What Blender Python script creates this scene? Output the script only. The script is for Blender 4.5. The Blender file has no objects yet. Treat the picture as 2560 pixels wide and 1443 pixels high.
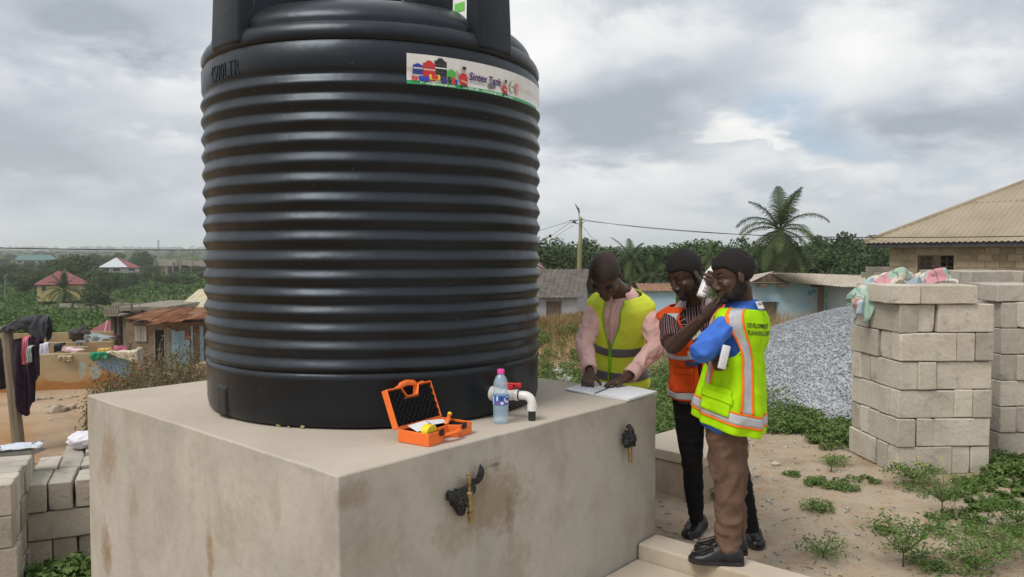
import bpy, bmesh, math, random
import numpy as np
from mathutils import Vector, Matrix, noise
random.seed(7)
rng = np.random.default_rng(7)
SC = bpy.context.scene
COL = SC.collection
V = Vector
F = 1923.0                      # focal length in photo pixels
PITCH = math.atan(81.5 / F)
CP, SP = math.cos(PITCH), math.sin(PITCH)
EYE = 1.70

# ------------------------------------------------------------------ camera
cam_d = bpy.data.cameras.new('camera')
cam_d.sensor_width = 36.0
cam_d.lens = F / 2560.0 * 36.0
cam_d.clip_start = 0.05
cam_d.clip_end = 9000
cam = bpy.data.objects.new('camera', cam_d)
COL.objects.link(cam)
cam.location = (0, 0, EYE)
cam.rotation_euler = (math.pi / 2 - PITCH, 0, 0)
SC.camera = cam

# ------------------------------------------------------------------ sky and sun
SUN_TO = V((-0.42, -0.40, 0.81)).normalized()
SUN_EL = math.asin(SUN_TO.z)
SUN_AZ = math.atan2(SUN_TO.x, SUN_TO.y)
world = bpy.data.worlds.new('World')
SC.world = world
world.use_nodes = True
def _world():
    nt = world.node_tree
    N, L = nt.nodes, nt.links
    for n in list(N): N.remove(n)
    out = N.new('ShaderNodeOutputWorld'); bg = N.new('ShaderNodeBackground')
    bg.inputs['Strength'].default_value = 0.1
    L.new(bg.outputs[0], out.inputs[0])
    sky = N.new('ShaderNodeTexSky'); sky.sky_type = 'NISHITA'; sky.sun_disc = False
    sky.sun_elevation = SUN_EL; sky.sun_rotation = SUN_AZ; sky.dust_density = 3.0; sky.air_density = 1.2
    tc = N.new('ShaderNodeTexCoord'); sep = N.new('ShaderNodeSeparateXYZ')
    L.new(tc.outputs['Generated'], sep.inputs[0])
    def mth(op, a, b=None):
        n = N.new('ShaderNodeMath'); n.operation = op
        for k, q in enumerate((a, b)):
            if q is None: continue
            if isinstance(q, (int, float)): n.inputs[k].default_value = q
            else: L.new(q, n.inputs[k])
        return n.outputs[0]
    z = mth('ADD', mth('MAXIMUM', sep.outputs[2], 0.0), 0.30)
    cx, cy = mth('DIVIDE', sep.outputs[0], z), mth('DIVIDE', sep.outputs[1], z)
    cmb = N.new('ShaderNodeCombineXYZ'); L.new(cx, cmb.inputs[0]); L.new(cy, cmb.inputs[1])
    def nz(scale, detail, rough, off, dist=0.0):
        mp = N.new('ShaderNodeMapping'); mp.inputs['Location'].default_value = off
        L.new(cmb.outputs[0], mp.inputs[0])
        n = N.new('ShaderNodeTexNoise'); n.inputs['Scale'].default_value = scale
        n.inputs['Detail'].default_value = detail; n.inputs['Roughness'].default_value = rough
        n.inputs['Distortion'].default_value = dist
        L.new(mp.outputs[0], n.inputs[0]); return n.outputs[0]
    def ramp(x, stops):
        r = N.new('ShaderNodeValToRGB'); e = r.color_ramp.elements
        while len(e) < len(stops): e.new(0.5)
        for k, (p, c) in enumerate(stops):
            e[k].position = p; e[k].color = (*c, 1) if len(c) == 3 else c
        L.new(x, r.inputs[0]); return r.outputs[0]
    def mix(f, a, b, mode='MIX'):
        m = N.new('ShaderNodeMix'); m.data_type = 'RGBA'; m.blend_type = mode
        for sock, q in ((m.inputs[0], f), (m.inputs[6], a), (m.inputs[7], b)):
            if isinstance(q, (int, float)): sock.default_value = q
            elif isinstance(q, tuple): sock.default_value = (*q, 1)
            else: L.new(q, sock)
        return m.outputs[2]
    big = nz(0.8, 3, 0.5, (3.1, 1.7, 0), 0.3)
    med = nz(2.0, 9, 0.55, (8.4, 4.2, 0), 0.4)
    fin = nz(5.5, 8, 0.6, (1.4, 9.2, 0), 0.2)
    # azimuth / elevation, gently warped, for the individual cloud masses
    az = mth('ARCTAN2', sep.outputs[0], sep.outputs[1]); el = mth('ARCSINE', sep.outputs[2])
    azw = mth('ADD', az, mth('MULTIPLY', mth('SUBTRACT', med, 0.5), 0.16)); elw = mth('ADD', el, mth('MULTIPLY', mth('SUBTRACT', fin, 0.5), 0.09))
    def mass(lst):
        tot = None
        for u, v, ru, rv, k in lst:
            a_, b_ = (u - 1280) / F, (721.5 - v) / F
            d = V((a_, CP + b_ * SP, -SP + b_ * CP)).normalized()
            da = mth('DIVIDE', mth('SUBTRACT', azw, math.atan2(d.x, d.y)), ru / F); de = mth('DIVIDE', mth('SUBTRACT', elw, math.asin(d.z)), rv / F)
            r2 = mth('ADD', mth('MULTIPLY', da, da), mth('MULTIPLY', de, de))
            g = mth('MULTIPLY', mth('POWER', 2.718, mth('MULTIPLY', r2, -1.0)), k)
            tot = g if tot is None else mth('ADD', tot, g)
        return tot
    dark = mass([(250, 75, 190, 95, .95), (1500, 330, 190, 85, .95), (1680, 225, 230, 70, .55), (1850, 460, 170, 40, .35), (2130, 320, 150, 45, .4), (2380, 320, 190, 50, .55), (2540, 230, 130, 50, .5), (70, 400, 170, 90, .4), (1000, 300, 300, 90, .5), (3000, 300, 300, 90, .6), (-600, 250, 300, 90, .6)])
    lite = mass([(420, 195, 160, 55, .65), (1400, 130, 150, 90, .5), (1700, 90, 170, 60, .5), (2210, 110, 110, 80, .6), (2090, 95, 120, 70, .4), (1490, 455, 90, 34, .4), (1650, 445, 70, 36, .4), (2180, 330, 45, 30, .5), (2480, 180, 130, 45, .4), (400, 370, 150, 30, .35), (330, 480, 160, 30, .2)])
    cum = mass([(1815, 305, 62, 44, 1.0), (1890, 345, 80, 30, .8), (1975, 372, 62, 26, .8), (2030, 415, 62, 26, .7), (2150, 440, 85, 44, .75)])
    gapm = mass([(1945, 275, 115, 60, 1.0), (2075, 360, 150, 50, .8), (2230, 470, 220, 40, .4), (100, 195, 170, 32, .5), (330, 280, 150, 26, .3), (40, 30, 60, 60, .4), (2400, 420, 170, 40, .4), (900, 120, 200, 60, .6)])
    # billowing density: broad forms broken by finer ones
    dens = mth('ADD', mth('ADD', mth('MULTIPLY', big, 0.34), mth('MULTIPLY', med, 0.44)), mth('MULTIPLY', fin, 0.22))
    dens = mth('ADD', dens, mth('MULTIPLY', mth('SUBTRACT', dark, lite), 0.21))
    cloud = ramp(dens, [(0.36, (6.1, 6.1, 6.05)), (0.46, (5.15, 5.26, 5.36)), (0.54, (3.75, 4.0, 4.35)), (0.66, (2.45, 2.72, 3.05))])
    gp = ramp(mth('ADD', mth('MULTIPLY', gapm, 0.7), mth('MULTIPLY', mth('SUBTRACT', fin, 0.5), 1.1)), [(0.25, (0, 0, 0)), (0.72, (1, 1, 1))])
    blue = mix(0.25, (2.6, 3.4, 4.5), sky.outputs[0])
    c = mix(mth('MULTIPLY', gp, 0.9), cloud, blue)
    cm = ramp(mth('ADD', cum, mth('MULTIPLY', mth('SUBTRACT', fin, 0.5), 2.4)), [(0.44, (0, 0, 0)), (0.78, (1, 1, 1))])
    c = mix(mth('MULTIPLY', cm, 0.85), c, ramp(mth('ADD', fin, mth('MULTIPLY', cum, -0.12)), [(0.30, (6.6, 6.5, 6.25)), (0.55, (4.9, 5.0, 5.15))]))
    # the cloud deck dissolves into even grey haze towards the horizon
    hz = ramp(sep.outputs[2], [(0.0, (1, 1, 1)), (0.05, (0.55, 0.55, 0.55)), (0.15, (0, 0, 0))])
    c = mix(mth('MULTIPLY', hz, 0.85), c, (3.95, 4.2, 4.55))
    L.new(c, bg.inputs['Color'])
_world()
sun_d = bpy.data.lights.new('sun', 'SUN')
sun_d.energy = 1.5; sun_d.angle = math.radians(24); sun_d.color = (1.0, 0.95, 0.88)
sun = bpy.data.objects.new('sun', sun_d); COL.objects.link(sun)
sun.rotation_euler = (-SUN_TO).to_track_quat('-Z', 'Y').to_euler()
sun.location = (-8, -3, 12)
vs = SC.view_settings
vs.view_transform = 'Standard'; vs.look = 'None'; vs.exposure = 0.70; vs.gamma = 1.0; vs.use_curve_mapping = False
SC.cycles.use_denoising = True
SC.cycles.max_bounces = 8; SC.cycles.transparent_max_bounces = 16; SC.cycles.volume_bounces = 1
SC.cycles.sample_clamp_indirect = 4.0

# ------------------------------------------------------------------ helpers
def P(u, v, d):
    """photo pixel -> the point where its ray reaches world depth d"""
    a, b = (u - 1280) / F, (721.5 - v) / F
    dy, dz = CP + b * SP, -SP + b * CP
    k = d / dy
    return V((a * k, d, EYE + dz * k))
def PZ(u, v, z):
    a, b = (u - 1280) / F, (721.5 - v) / F
    dy, dz = CP + b * SP, -SP + b * CP
    k = (z - EYE) / dz
    return V((a * k, dy * k, z))
ORG = {}
def tag(o, label=None, cat=None, group=None, kind=None):
    if label: o['label'] = label
    if cat: o['category'] = cat
    if group: o['group'] = group
    if kind: o['kind'] = kind
    return o
def empty(name, loc, label=None, cat=None, group=None):
    o = bpy.data.objects.new(name, None); COL.objects.link(o)
    o.location = loc; o.empty_display_size = 0.1
    ORG[o.name] = V(loc)
    return tag(o, label, cat, group)
def rotz(a): return Matrix.Rotation(a, 3, 'Z')
def frame(z, x=None):
    """3x3 matrix with the given z axis (and x hint)"""
    z = V(z).normalized()
    x = V(x) if x is not None else (V((1, 0, 0)) if abs(z.x) < 0.9 else V((0, 1, 0)))
    y = z.cross(x).normalized(); x = y.cross(z).normalized()
    return Matrix((x, y, z)).transposed()
class MB:
    def __init__(s): s.v, s.f, s.m = [], [], []
    def add(s, vs, fs, mi=0):
        n = len(s.v); s.v.extend([tuple(p) for p in vs])
        for f in fs: s.f.append(tuple(i + n for i in f)); s.m.append(mi)
        return s
    def box(s, c, size, rot=None, mi=0, top=(1, 1)):
        c = V(c); hx, hy, hz = size[0] / 2, size[1] / 2, size[2] / 2
        ps = []
        for sz in (-1, 1):
            tx, ty = (top if sz > 0 else (1, 1))
            for sx, sy in ((-1, -1), (1, -1), (1, 1), (-1, 1)):
                p = V((sx * hx * tx, sy * hy * ty, sz * hz))
                ps.append(c + (rot @ p if rot else p))
        return s.add(ps, [(3, 2, 1, 0), (4, 5, 6, 7), (0, 1, 5, 4), (1, 2, 6, 5), (2, 3, 7, 6), (3, 0, 4, 7)], mi)
    def hexa(s, b, t, mi=0):
        """solid between two quads (each counter-clockwise seen from above)"""
        return s.add(list(b) + list(t), [(3, 2, 1, 0), (4, 5, 6, 7), (0, 1, 5, 4), (1, 2, 6, 5), (2, 3, 7, 6), (3, 0, 4, 7)], mi)
    def prism(s, poly, off, mi=0):
        """polygon extruded by a vector"""
        n = len(poly); off = V(off)
        ps = [V(p) for p in poly] + [V(p) + off for p in poly]
        return s.add(ps, [tuple(reversed(range(n))), tuple(range(n, 2 * n))] + [(i, (i + 1) % n, n + (i + 1) % n, n + i) for i in range(n)], mi)
    def tube(s, pts, rads, n=8, mi=0, cap=True, sq=1.0, up=None):
        pts = [V(p) for p in pts]
        if isinstance(rads, (int, float)): rads = [rads] * len(pts)
        ring0 = len(s.v); vs = []; x = V(up) if up is not None else None
        for i, p in enumerate(pts):
            t = (pts[min(i + 1, len(pts) - 1)] - pts[max(i - 1, 0)])
            if t.length < 1e-9: t = V((0, 0, 1))
            fr = frame(t, x); x = fr.col[0].copy()
            r = rads[i]
            rx, ry = r if isinstance(r, tuple) else (r, r * sq)
            for k in range(n):
                a = 2 * math.pi * k / n
                vs.append(p + fr.col[0] * (rx * math.cos(a)) + fr.col[1] * (ry * math.sin(a)))
        fs = []
        for i in range(len(pts) - 1):
            for k in range(n):
                fs.append((i * n + k, i * n + (k + 1) % n, (i + 1) * n + (k + 1) % n, (i + 1) * n + k))
        if cap:
            fs.append(tuple(reversed(range(n)))); m = (len(pts) - 1) * n
            fs.append(tuple(range(m, m + n)))
        return s.add(vs, fs, mi)
    def lathe(s, prof, n=24, c=(0, 0, 0), rot=None, mi=0, cap=True):
        c = V(c); vs = []
        for r, z in prof:
            for k in range(n):
                a = 2 * math.pi * k / n
                p = V((r * math.cos(a), r * math.sin(a), z))
                vs.append(c + (rot @ p if rot else p))
        fs = [(i * n + k, i * n + (k + 1) % n, (i + 1) * n + (k + 1) % n, (i + 1) * n + k) for i in range(len(prof) - 1) for k in range(n)]
        if cap:
            fs.append(tuple(reversed(range(n)))); m = (len(prof) - 1) * n; fs.append(tuple(range(m, m + n)))
        return s.add(vs, fs, mi)
    def ball(s, c, r, rot=None, n=12, m=8, mi=0):
        if isinstance(r, (int, float)): r = (r, r, r)
        c = V(c); vs = []
        for i in range(1, m):
            th = math.pi * i / m
            for k in range(n):
                a = 2 * math.pi * k / n
                p = V((r[0] * math.sin(th) * math.cos(a), r[1] * math.sin(th) * math.sin(a), -r[2] * math.cos(th)))
                vs.append(c + (rot @ p if rot else p))
        b, t = V((0, 0, -r[2])), V((0, 0, r[2]))
        vs += [c + (rot @ b if rot else b), c + (rot @ t if rot else t)]
        nb = len(vs) - 2
        fs = [(i * n + k, i * n + (k + 1) % n, (i + 1) * n + (k + 1) % n, (i + 1) * n + k) for i in range(m - 2) for k in range(n)]
        fs += [(nb, (k + 1) % n, k) for k in range(n)]
        fs += [(nb + 1, (m - 2) * n + k, (m - 2) * n + (k + 1) % n) for k in range(n)]
        return s.add(vs, fs, mi)
    def grid(s, fn, nu, nv, mi=0, keep=None, wrap=False):
        vs = [fn(i / nu, j / nv) for j in range(nv + 1) for i in range(nu + 1)]
        fs = []
        for j in range(nv):
            for i in range(nu):
                if keep and not keep((i + .5) / nu, (j + .5) / nv): continue
                fs.append((j * (nu + 1) + i, j * (nu + 1) + i + 1, (j + 1) * (nu + 1) + i + 1, (j + 1) * (nu + 1) + i))
        return s.add(vs, fs, mi)
    def build(s, name, mats, parent=None, smooth=False, bevel=0.0, seg=2, org=None, solid=0.0, weld=0.0, sharp=None):
        if parent is not None: o0 = ORG[parent.name]
        elif org is not None: o0 = V(org)
        else:
            a = np.array(s.v); o0 = V(((a[:, 0].min() + a[:, 0].max()) / 2, (a[:, 1].min() + a[:, 1].max()) / 2, a[:, 2].min()))
        me = bpy.data.meshes.new(name)
        a = np.array(s.v, dtype=float) - np.array(o0)
        me.from_pydata(a.tolist(), [], s.f)
        if weld:
            bm = bmesh.new(); bm.from_mesh(me); bmesh.ops.remove_doubles(bm, verts=bm.verts, dist=weld)
            loose = [q for q in bm.verts if not q.link_faces]
            bmesh.ops.delete(bm, geom=loose, context='VERTS'); bm.to_mesh(me); bm.free()
        mats = mats if isinstance(mats, (list, tuple)) else [mats]
        for m in mats: me.materials.append(m)
        if len(mats) > 1 and not weld: me.polygons.foreach_set('material_index', s.m)
        if smooth: me.polygons.foreach_set('use_smooth', [True] * len(me.polygons))
        me.update()
        if sharp is not None: me.set_sharp_from_angle(angle=math.radians(sharp))
        o = bpy.data.objects.new(name, me); COL.objects.link(o)
        ORG[o.name] = V(o0)
        if parent is not None: o.parent = parent
        else: o.location = o0
        if solid:
            md = o.modifiers.new('solid', 'SOLIDIFY'); md.thickness = abs(solid); md.offset = 1 if solid > 0 else -1
        if bevel:
            md = o.modifiers.new('bevel', 'BEVEL'); md.width = bevel; md.segments = seg; md.limit_method = 'ANGLE'; md.angle_limit = math.radians(40)
        return o
def np_mesh(name, verts, faces, mats, parent=None, org=(0, 0, 0), smooth=False, mi=None):
    """fast mesh from numpy arrays; faces (n,3) or (n,4)"""
    if parent is not None: org = ORG[parent.name]
    me = bpy.data.meshes.new(name)
    verts = (np.asarray(verts, float) - np.array(org)).astype(np.float32); faces = np.asarray(faces, np.int32)
    k = faces.shape[1]
    me.vertices.add(len(verts)); me.vertices.foreach_set('co', verts.ravel())
    me.loops.add(faces.size); me.loops.foreach_set('vertex_index', faces.ravel())
    me.polygons.add(len(faces)); me.polygons.foreach_set('loop_start', np.arange(0, faces.size, k, dtype=np.int32))
    me.polygons.foreach_set('loop_total', np.full(len(faces), k, np.int32))
    for m in (mats if isinstance(mats, (list, tuple)) else [mats]): me.materials.append(m)
    if mi is not None: me.polygons.foreach_set('material_index', np.asarray(mi, np.int32))
    if smooth: me.polygons.foreach_set('use_smooth', np.ones(len(faces), bool))
    me.update(calc_edges=True); me.validate()
    o = bpy.data.objects.new(name, me); COL.objects.link(o); ORG[o.name] = V(org)
    if parent is not None: o.parent = parent
    else: o.location = org
    return o
def copy_tree(o, loc, rz=0.0, scale=None, parent=None):
    c = o.copy(); COL.objects.link(c)
    if parent is None:
        c.location = loc; c.rotation_euler = (0, 0, rz)
        if scale: c.scale = (scale,) * 3 if isinstance(scale, (int, float)) else scale
    else: c.parent = parent
    for ch in list(o.children): copy_tree(ch, None, parent=c)
    return c
def text_mesh(txt, size=1.0, bold=0.0, depth=0.0):
    """(verts, faces) of a line of lettering laid out from x = 0"""
    cu = bpy.data.curves.new('lettering', 'FONT'); cu.body = txt; cu.size = size; cu.offset = bold; cu.extrude = depth
    cu.resolution_u = 3
    o = bpy.data.objects.new('lettering', cu); COL.objects.link(o)
    dg = bpy.context.evaluated_depsgraph_get(); me = o.evaluated_get(dg).to_mesh()
    vs = [tuple(q.co) for q in me.vertices]; fs = [tuple(p.vertices) for p in me.polygons]
    o.evaluated_get(dg).to_mesh_clear(); bpy.data.objects.remove(o); bpy.data.curves.remove(cu)
    return vs, fs
def applied(o, *mods):
    """replace o's mesh by its evaluated mesh"""
    dg = bpy.context.evaluated_depsgraph_get()
    me = bpy.data.meshes.new_from_object(o.evaluated_get(dg))
    o.modifiers.clear(); old = o.data; o.data = me; bpy.data.meshes.remove(old)
    me.name = o.name
    return o

# ------------------------------------------------------------------ materials
def nodes(name):
    m = bpy.data.materials.new(name); m.use_nodes = True
    nt = m.node_tree; b = nt.nodes['Principled BSDF']
    return m, nt, nt.nodes, nt.links, b
class NT:
    """small node-building helper around one material"""
    def __init__(s, name, coords='pos'):
        s.m, s.nt, s.N, s.L, s.b = nodes(name)
        if coords == 'pos': s.co = s.N.new('ShaderNodeNewGeometry').outputs['Position']
        else: s.co = s.N.new('ShaderNodeTexCoord').outputs['Object']
    def _in(s, sock, q):
        if isinstance(q, (int, float)): sock.default_value = q
        elif isinstance(q, tuple): sock.default_value = (*q, 1) if len(q) == 3 and sock.type == 'RGBA' else q
        else: s.L.new(q, sock)
    def noise(s, scale, detail=4, rough=.55, stretch=None, dist=0.0, off=None):
        co = s.co
        if stretch or off:
            mp = s.N.new('ShaderNodeMapping'); s.L.new(co, mp.inputs[0]); co = mp.outputs[0]
            if stretch: mp.inputs['Scale'].default_value = stretch
            if off: mp.inputs['Location'].default_value = off
        n = s.N.new('ShaderNodeTexNoise'); s.L.new(co, n.inputs[0])
        n.inputs['Scale'].default_value = scale; n.inputs['Detail'].default_value = detail
        n.inputs['Roughness'].default_value = rough; n.inputs['Distortion'].default_value = dist
        return n.outputs[0]
    def voro(s, scale, feature='F1', stretch=None):
        co = s.co
        if stretch:
            mp = s.N.new('ShaderNodeMapping'); s.L.new(co, mp.inputs[0]); co = mp.outputs[0]; mp.inputs['Scale'].default_value = stretch
        n = s.N.new('ShaderNodeTexVoronoi'); n.feature = feature; n.inputs['Scale'].default_value = scale
        s.L.new(co, n.inputs[0]); return n
    def ramp(s, x, stops):
        r = s.N.new('ShaderNodeValToRGB'); e = r.color_ramp.elements
        while len(e) < len(stops): e.new(.5)
        for k, (p, c) in enumerate(stops):
            e[k].position = p
            e[k].color = (c, c, c, 1) if isinstance(c, (int, float)) else (*c, 1)
        s._in(r.inputs[0], x); return r.outputs[0]
    def mix(s, f, a, b, mode='MIX'):
        m = s.N.new('ShaderNodeMix'); m.data_type = 'RGBA'; m.blend_type = mode
        s._in(m.inputs[0], f); s._in(m.inputs[6], a); s._in(m.inputs[7], b); return m.outputs[2]
    def math(s, op, a, b=0.0):
        n = s.N.new('ShaderNodeMath'); n.operation = op; s._in(n.inputs[0], a); s._in(n.inputs[1], b); return n.outputs[0]
    def xyz(s):
        n = s.N.new('ShaderNodeSeparateXYZ'); s.L.new(s.co, n.inputs[0]); return n.outputs
    def attr(s, name):
        n = s.N.new('ShaderNodeAttribute'); n.attribute_name = name; return n.outputs['Color']
    def rnd(s):
        return s.N.new('ShaderNodeObjectInfo').outputs['Random']
    def bump(s, h, strength=.3, dist=.01, prev=None):
        n = s.N.new('ShaderNodeBump'); n.inputs['Strength'].default_value = strength; n.inputs['Distance'].default_value = dist
        s._in(n.inputs['Height'], h)
        if prev is not None: s.L.new(prev, n.inputs['Normal'])
        s.L.new(n.outputs[0], s.b.inputs['Normal']); return n.outputs[0]
    def out(s, color=None, rough=None, **kw):
        if color is not None: s._in(s.b.inputs['Base Color'], color)
        if rough is not None: s._in(s.b.inputs['Roughness'], rough)
        for k, q in kw.items(): s._in(s.b.inputs[k.replace('_', ' ')], q)
        return s.m
def M(name, c1, c2=None, scale=6, rough=.8, bump=0.0, bscale=60, bdist=.004, metal=0.0, spec=.4, rand=0.0, stretch=None, coords='pos', lo=.35, hi=.65, trans=0.0):
    t = NT(name, coords)
    col = c1
    if c2 is not None: col = t.ramp(t.noise(scale, 6, .6, stretch), [(lo, c1), (hi, c2)])
    if rand:
        col = t.mix(1.0, col, t.ramp(t.rnd(), [(0, 1 - rand), (1, 1 + rand)]), 'MULTIPLY')
    if bump: t.bump(t.noise(bscale, 5, .6, stretch), bump, bdist)
    m = t.out(col, rough, Metallic=metal, Specular_IOR_Level=spec)
    if trans:
        tr = t.N.new('ShaderNodeBsdfTranslucent'); mx = t.N.new('ShaderNodeMixShader'); mx.inputs[0].default_value = trans
        t._in(tr.inputs[0], col); t.L.new(t.b.outputs[0], mx.inputs[1]); t.L.new(tr.outputs[0], mx.inputs[2])
        t.L.new(mx.outputs[0], t.N['Material Output'].inputs[0])
    return m
def smooth01(x, a, b):
    t = np.clip((np.asarray(x, float) - a) / (b - a), 0, 1); return t * t * (3 - 2 * t)
# ------------------------------------------------------------------ ground
LY = np.array([0, 4, 14, 20, 28, 40, 60, 100, 160, 300, 700, 1500, 2600, 4200.])
LZ = np.array([-.55, -.68, -.72, -1.55, -2.7, -4.2, -6.2, -8.3, -7.6, -6.2, -5, 2, 20, 26.])
RY = np.array([0, 10, 15, 22, 32, 42, 60, 100, 160, 300, 700, 1500, 2600, 4200.])
RZ = np.array([0, 0, -.1, -.55, -1.2, -1.9, -2.9, -4.0, -3.5, -2.0, 0, 6, 20, 26.])
def wave2(x, y, s, seed=0):
    r = np.random.default_rng(seed + 11); h = 0
    for k in range(5):
        a = r.uniform(0, 6.28); f = s * r.uniform(.6, 1.7); p = r.uniform(0, 6.28)
        h = h + np.sin((x * math.cos(a) + y * math.sin(a)) * f + p)
    return h / 5
def ground_z(x, y):
    x, y = np.asarray(x, float), np.asarray(y, float)
    d = np.maximum(y, .5); s = x / d
    w = smooth01(s, -.5, -.22)
    w = np.where(y < 3.2, smooth01(x, -2.3, -1.6), w)
    z = np.interp(d, LY, LZ) * (1 - w) + np.interp(d, RY, RZ) * w
    r = np.hypot(x, y)
    z = z + .018 * wave2(x, y, 2.2, 1) * np.clip(r / 4, 0, 1) + .010 * wave2(x, y, 7, 2) * np.clip(r / 4, 0, 1) + .12 * wave2(x, y, .35, 3) * np.clip((r - 14) / 30, 0, 1)
    z = z + 1.0 * wave2(x, y, .03, 4) * np.clip((r - 80) / 200, 0, 1) + 9 * (wave2(x, y, .0035, 5) + .55 * wave2(x, y, .011, 6)) * np.clip((r - 1300) / 1500, 0, 1)
    # earth bank behind the tank on the right
    z = z + .62 * np.exp(-(((x - 1.05) / 2.1) ** 2 + ((y - 13.3) / 2.3) ** 2)) * (1 + .15 * wave2(x, y, 3.0, 9))
    return z
def gz(x, y): return float(ground_z(x, y))
def _ground():
    ang = np.concatenate([np.radians(np.linspace(-180, -52, 34)[:-1]), np.radians(np.linspace(-52, 52, 300)), np.radians(np.linspace(52, 180, 34)[1:])])
    rad = np.concatenate([[.4], np.geomspace(.8, 4200, 300)])
    A, R = np.meshgrid(ang, rad)
    X, Y = R * np.sin(A), R * np.cos(A)
    Z = ground_z(X, np.where(Y < 0, .5, Y))
    na, nr = len(ang), len(rad)
    vs = np.stack([X, Y, Z], -1).reshape(-1, 3)
    i, j = np.meshgrid(np.arange(na - 1), np.arange(nr - 1))
    a = (j * na + i).ravel()
    fs = np.stack([a, a + 1, a + na + 1, a + na], -1)[:, ::-1]
    t = NT('soil')
    zone = t.attr('zone'); sp = t.N.new('ShaderNodeSeparateColor'); t.L.new(zone, sp.inputs[0])
    n1, n2, n3 = t.noise(.9, 8, .62), t.noise(7, 8, .65), t.noise(60, 5, .7)
    dirt = t.ramp(n1, [(.3, (.30, .215, .135)), (.5, (.40, .30, .20)), (.72, (.47, .375, .27))])
    dirt = t.mix(t.ramp(n2, [(.38, 0.0), (.7, .55)]), dirt, (.40, .375, .33))
    dirt = t.mix(t.ramp(t.noise(2.3, 7, .65, off=(4, 1, 0)), [(.50, 0.0), (.68, .6)]), dirt, (.24, .175, .115))
    dirt = t.mix(t.ramp(n2, [(.30, .6), (.42, 0.0)]), dirt, (.33, .17, .075))
    red = t.ramp(n1, [(.3, (.30, .155, .062)), (.55, (.43, .235, .10)), (.75, (.40, .27, .155))])
    red = t.mix(t.ramp(n2, [(.45, 0.0), (.75, .6)]), red, (.25, .165, .095))
    green = t.ramp(t.noise(.5, 8, .7), [(.3, (.030, .052, .015)), (.55, (.060, .085, .022)), (.75, (.11, .11, .04))])
    col = t.mix(sp.outputs[0], dirt, red)
    col = t.mix(t.math('MULTIPLY', sp.outputs[1], 1.0), col, green)
    col = t.mix(.55, col, t.ramp(n3, [(.3, .62), (.65, 1.2)]), 'MULTIPLY')
    h = t.math('ADD', t.math('MULTIPLY', n2, .7), t.math('MULTIPLY', n3, .5))
    t.bump(h, .55, .03)
    o = np_mesh('ground', vs, fs, t.out(col, .93, Specular_IOR_Level=.2), smooth=True)
    ca = o.data.color_attributes.new('zone', 'FLOAT_COLOR', 'POINT')
    x, y = vs[:, 0], vs[:, 1]; s = x / np.maximum(y, .5)
    redz = smooth01(-s, .18, .4) * (1 - smooth01(y, 60, 120)) * (.35 + .65 * np.maximum(smooth01(-s, .60, .66) * (y < 16), smooth01(y, 11.5, 13.2)))
    redz *= np.clip(.55 + .9 * wave2(x, y, 1.3, 71), .1, 1)
    redz = np.maximum(redz, np.exp(-(((x - 1.0) / 2.3) ** 2 + ((y - 13.0) / 2.6) ** 2)) * .95)
    grn = np.maximum(smooth01(y, 13.5, 26) * np.clip(.75 + .5 * wave2(x, y, .5, 21), 0, 1) * smooth01(s, -.3, 0),
                     smooth01(y, 32, 60) * np.clip(.95 + .7 * wave2(x, y, .12, 22), 0, 1))
    c = np.stack([redz, np.clip(grn, 0, 1), 0 * x, 0 * x + 1], -1).astype(np.float32)
    ca.data.foreach_set('color', c.ravel())
    tag(o, 'bare tan soil with red earth and scrub falling away to a green valley', kind='structure')
_ground()

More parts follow.
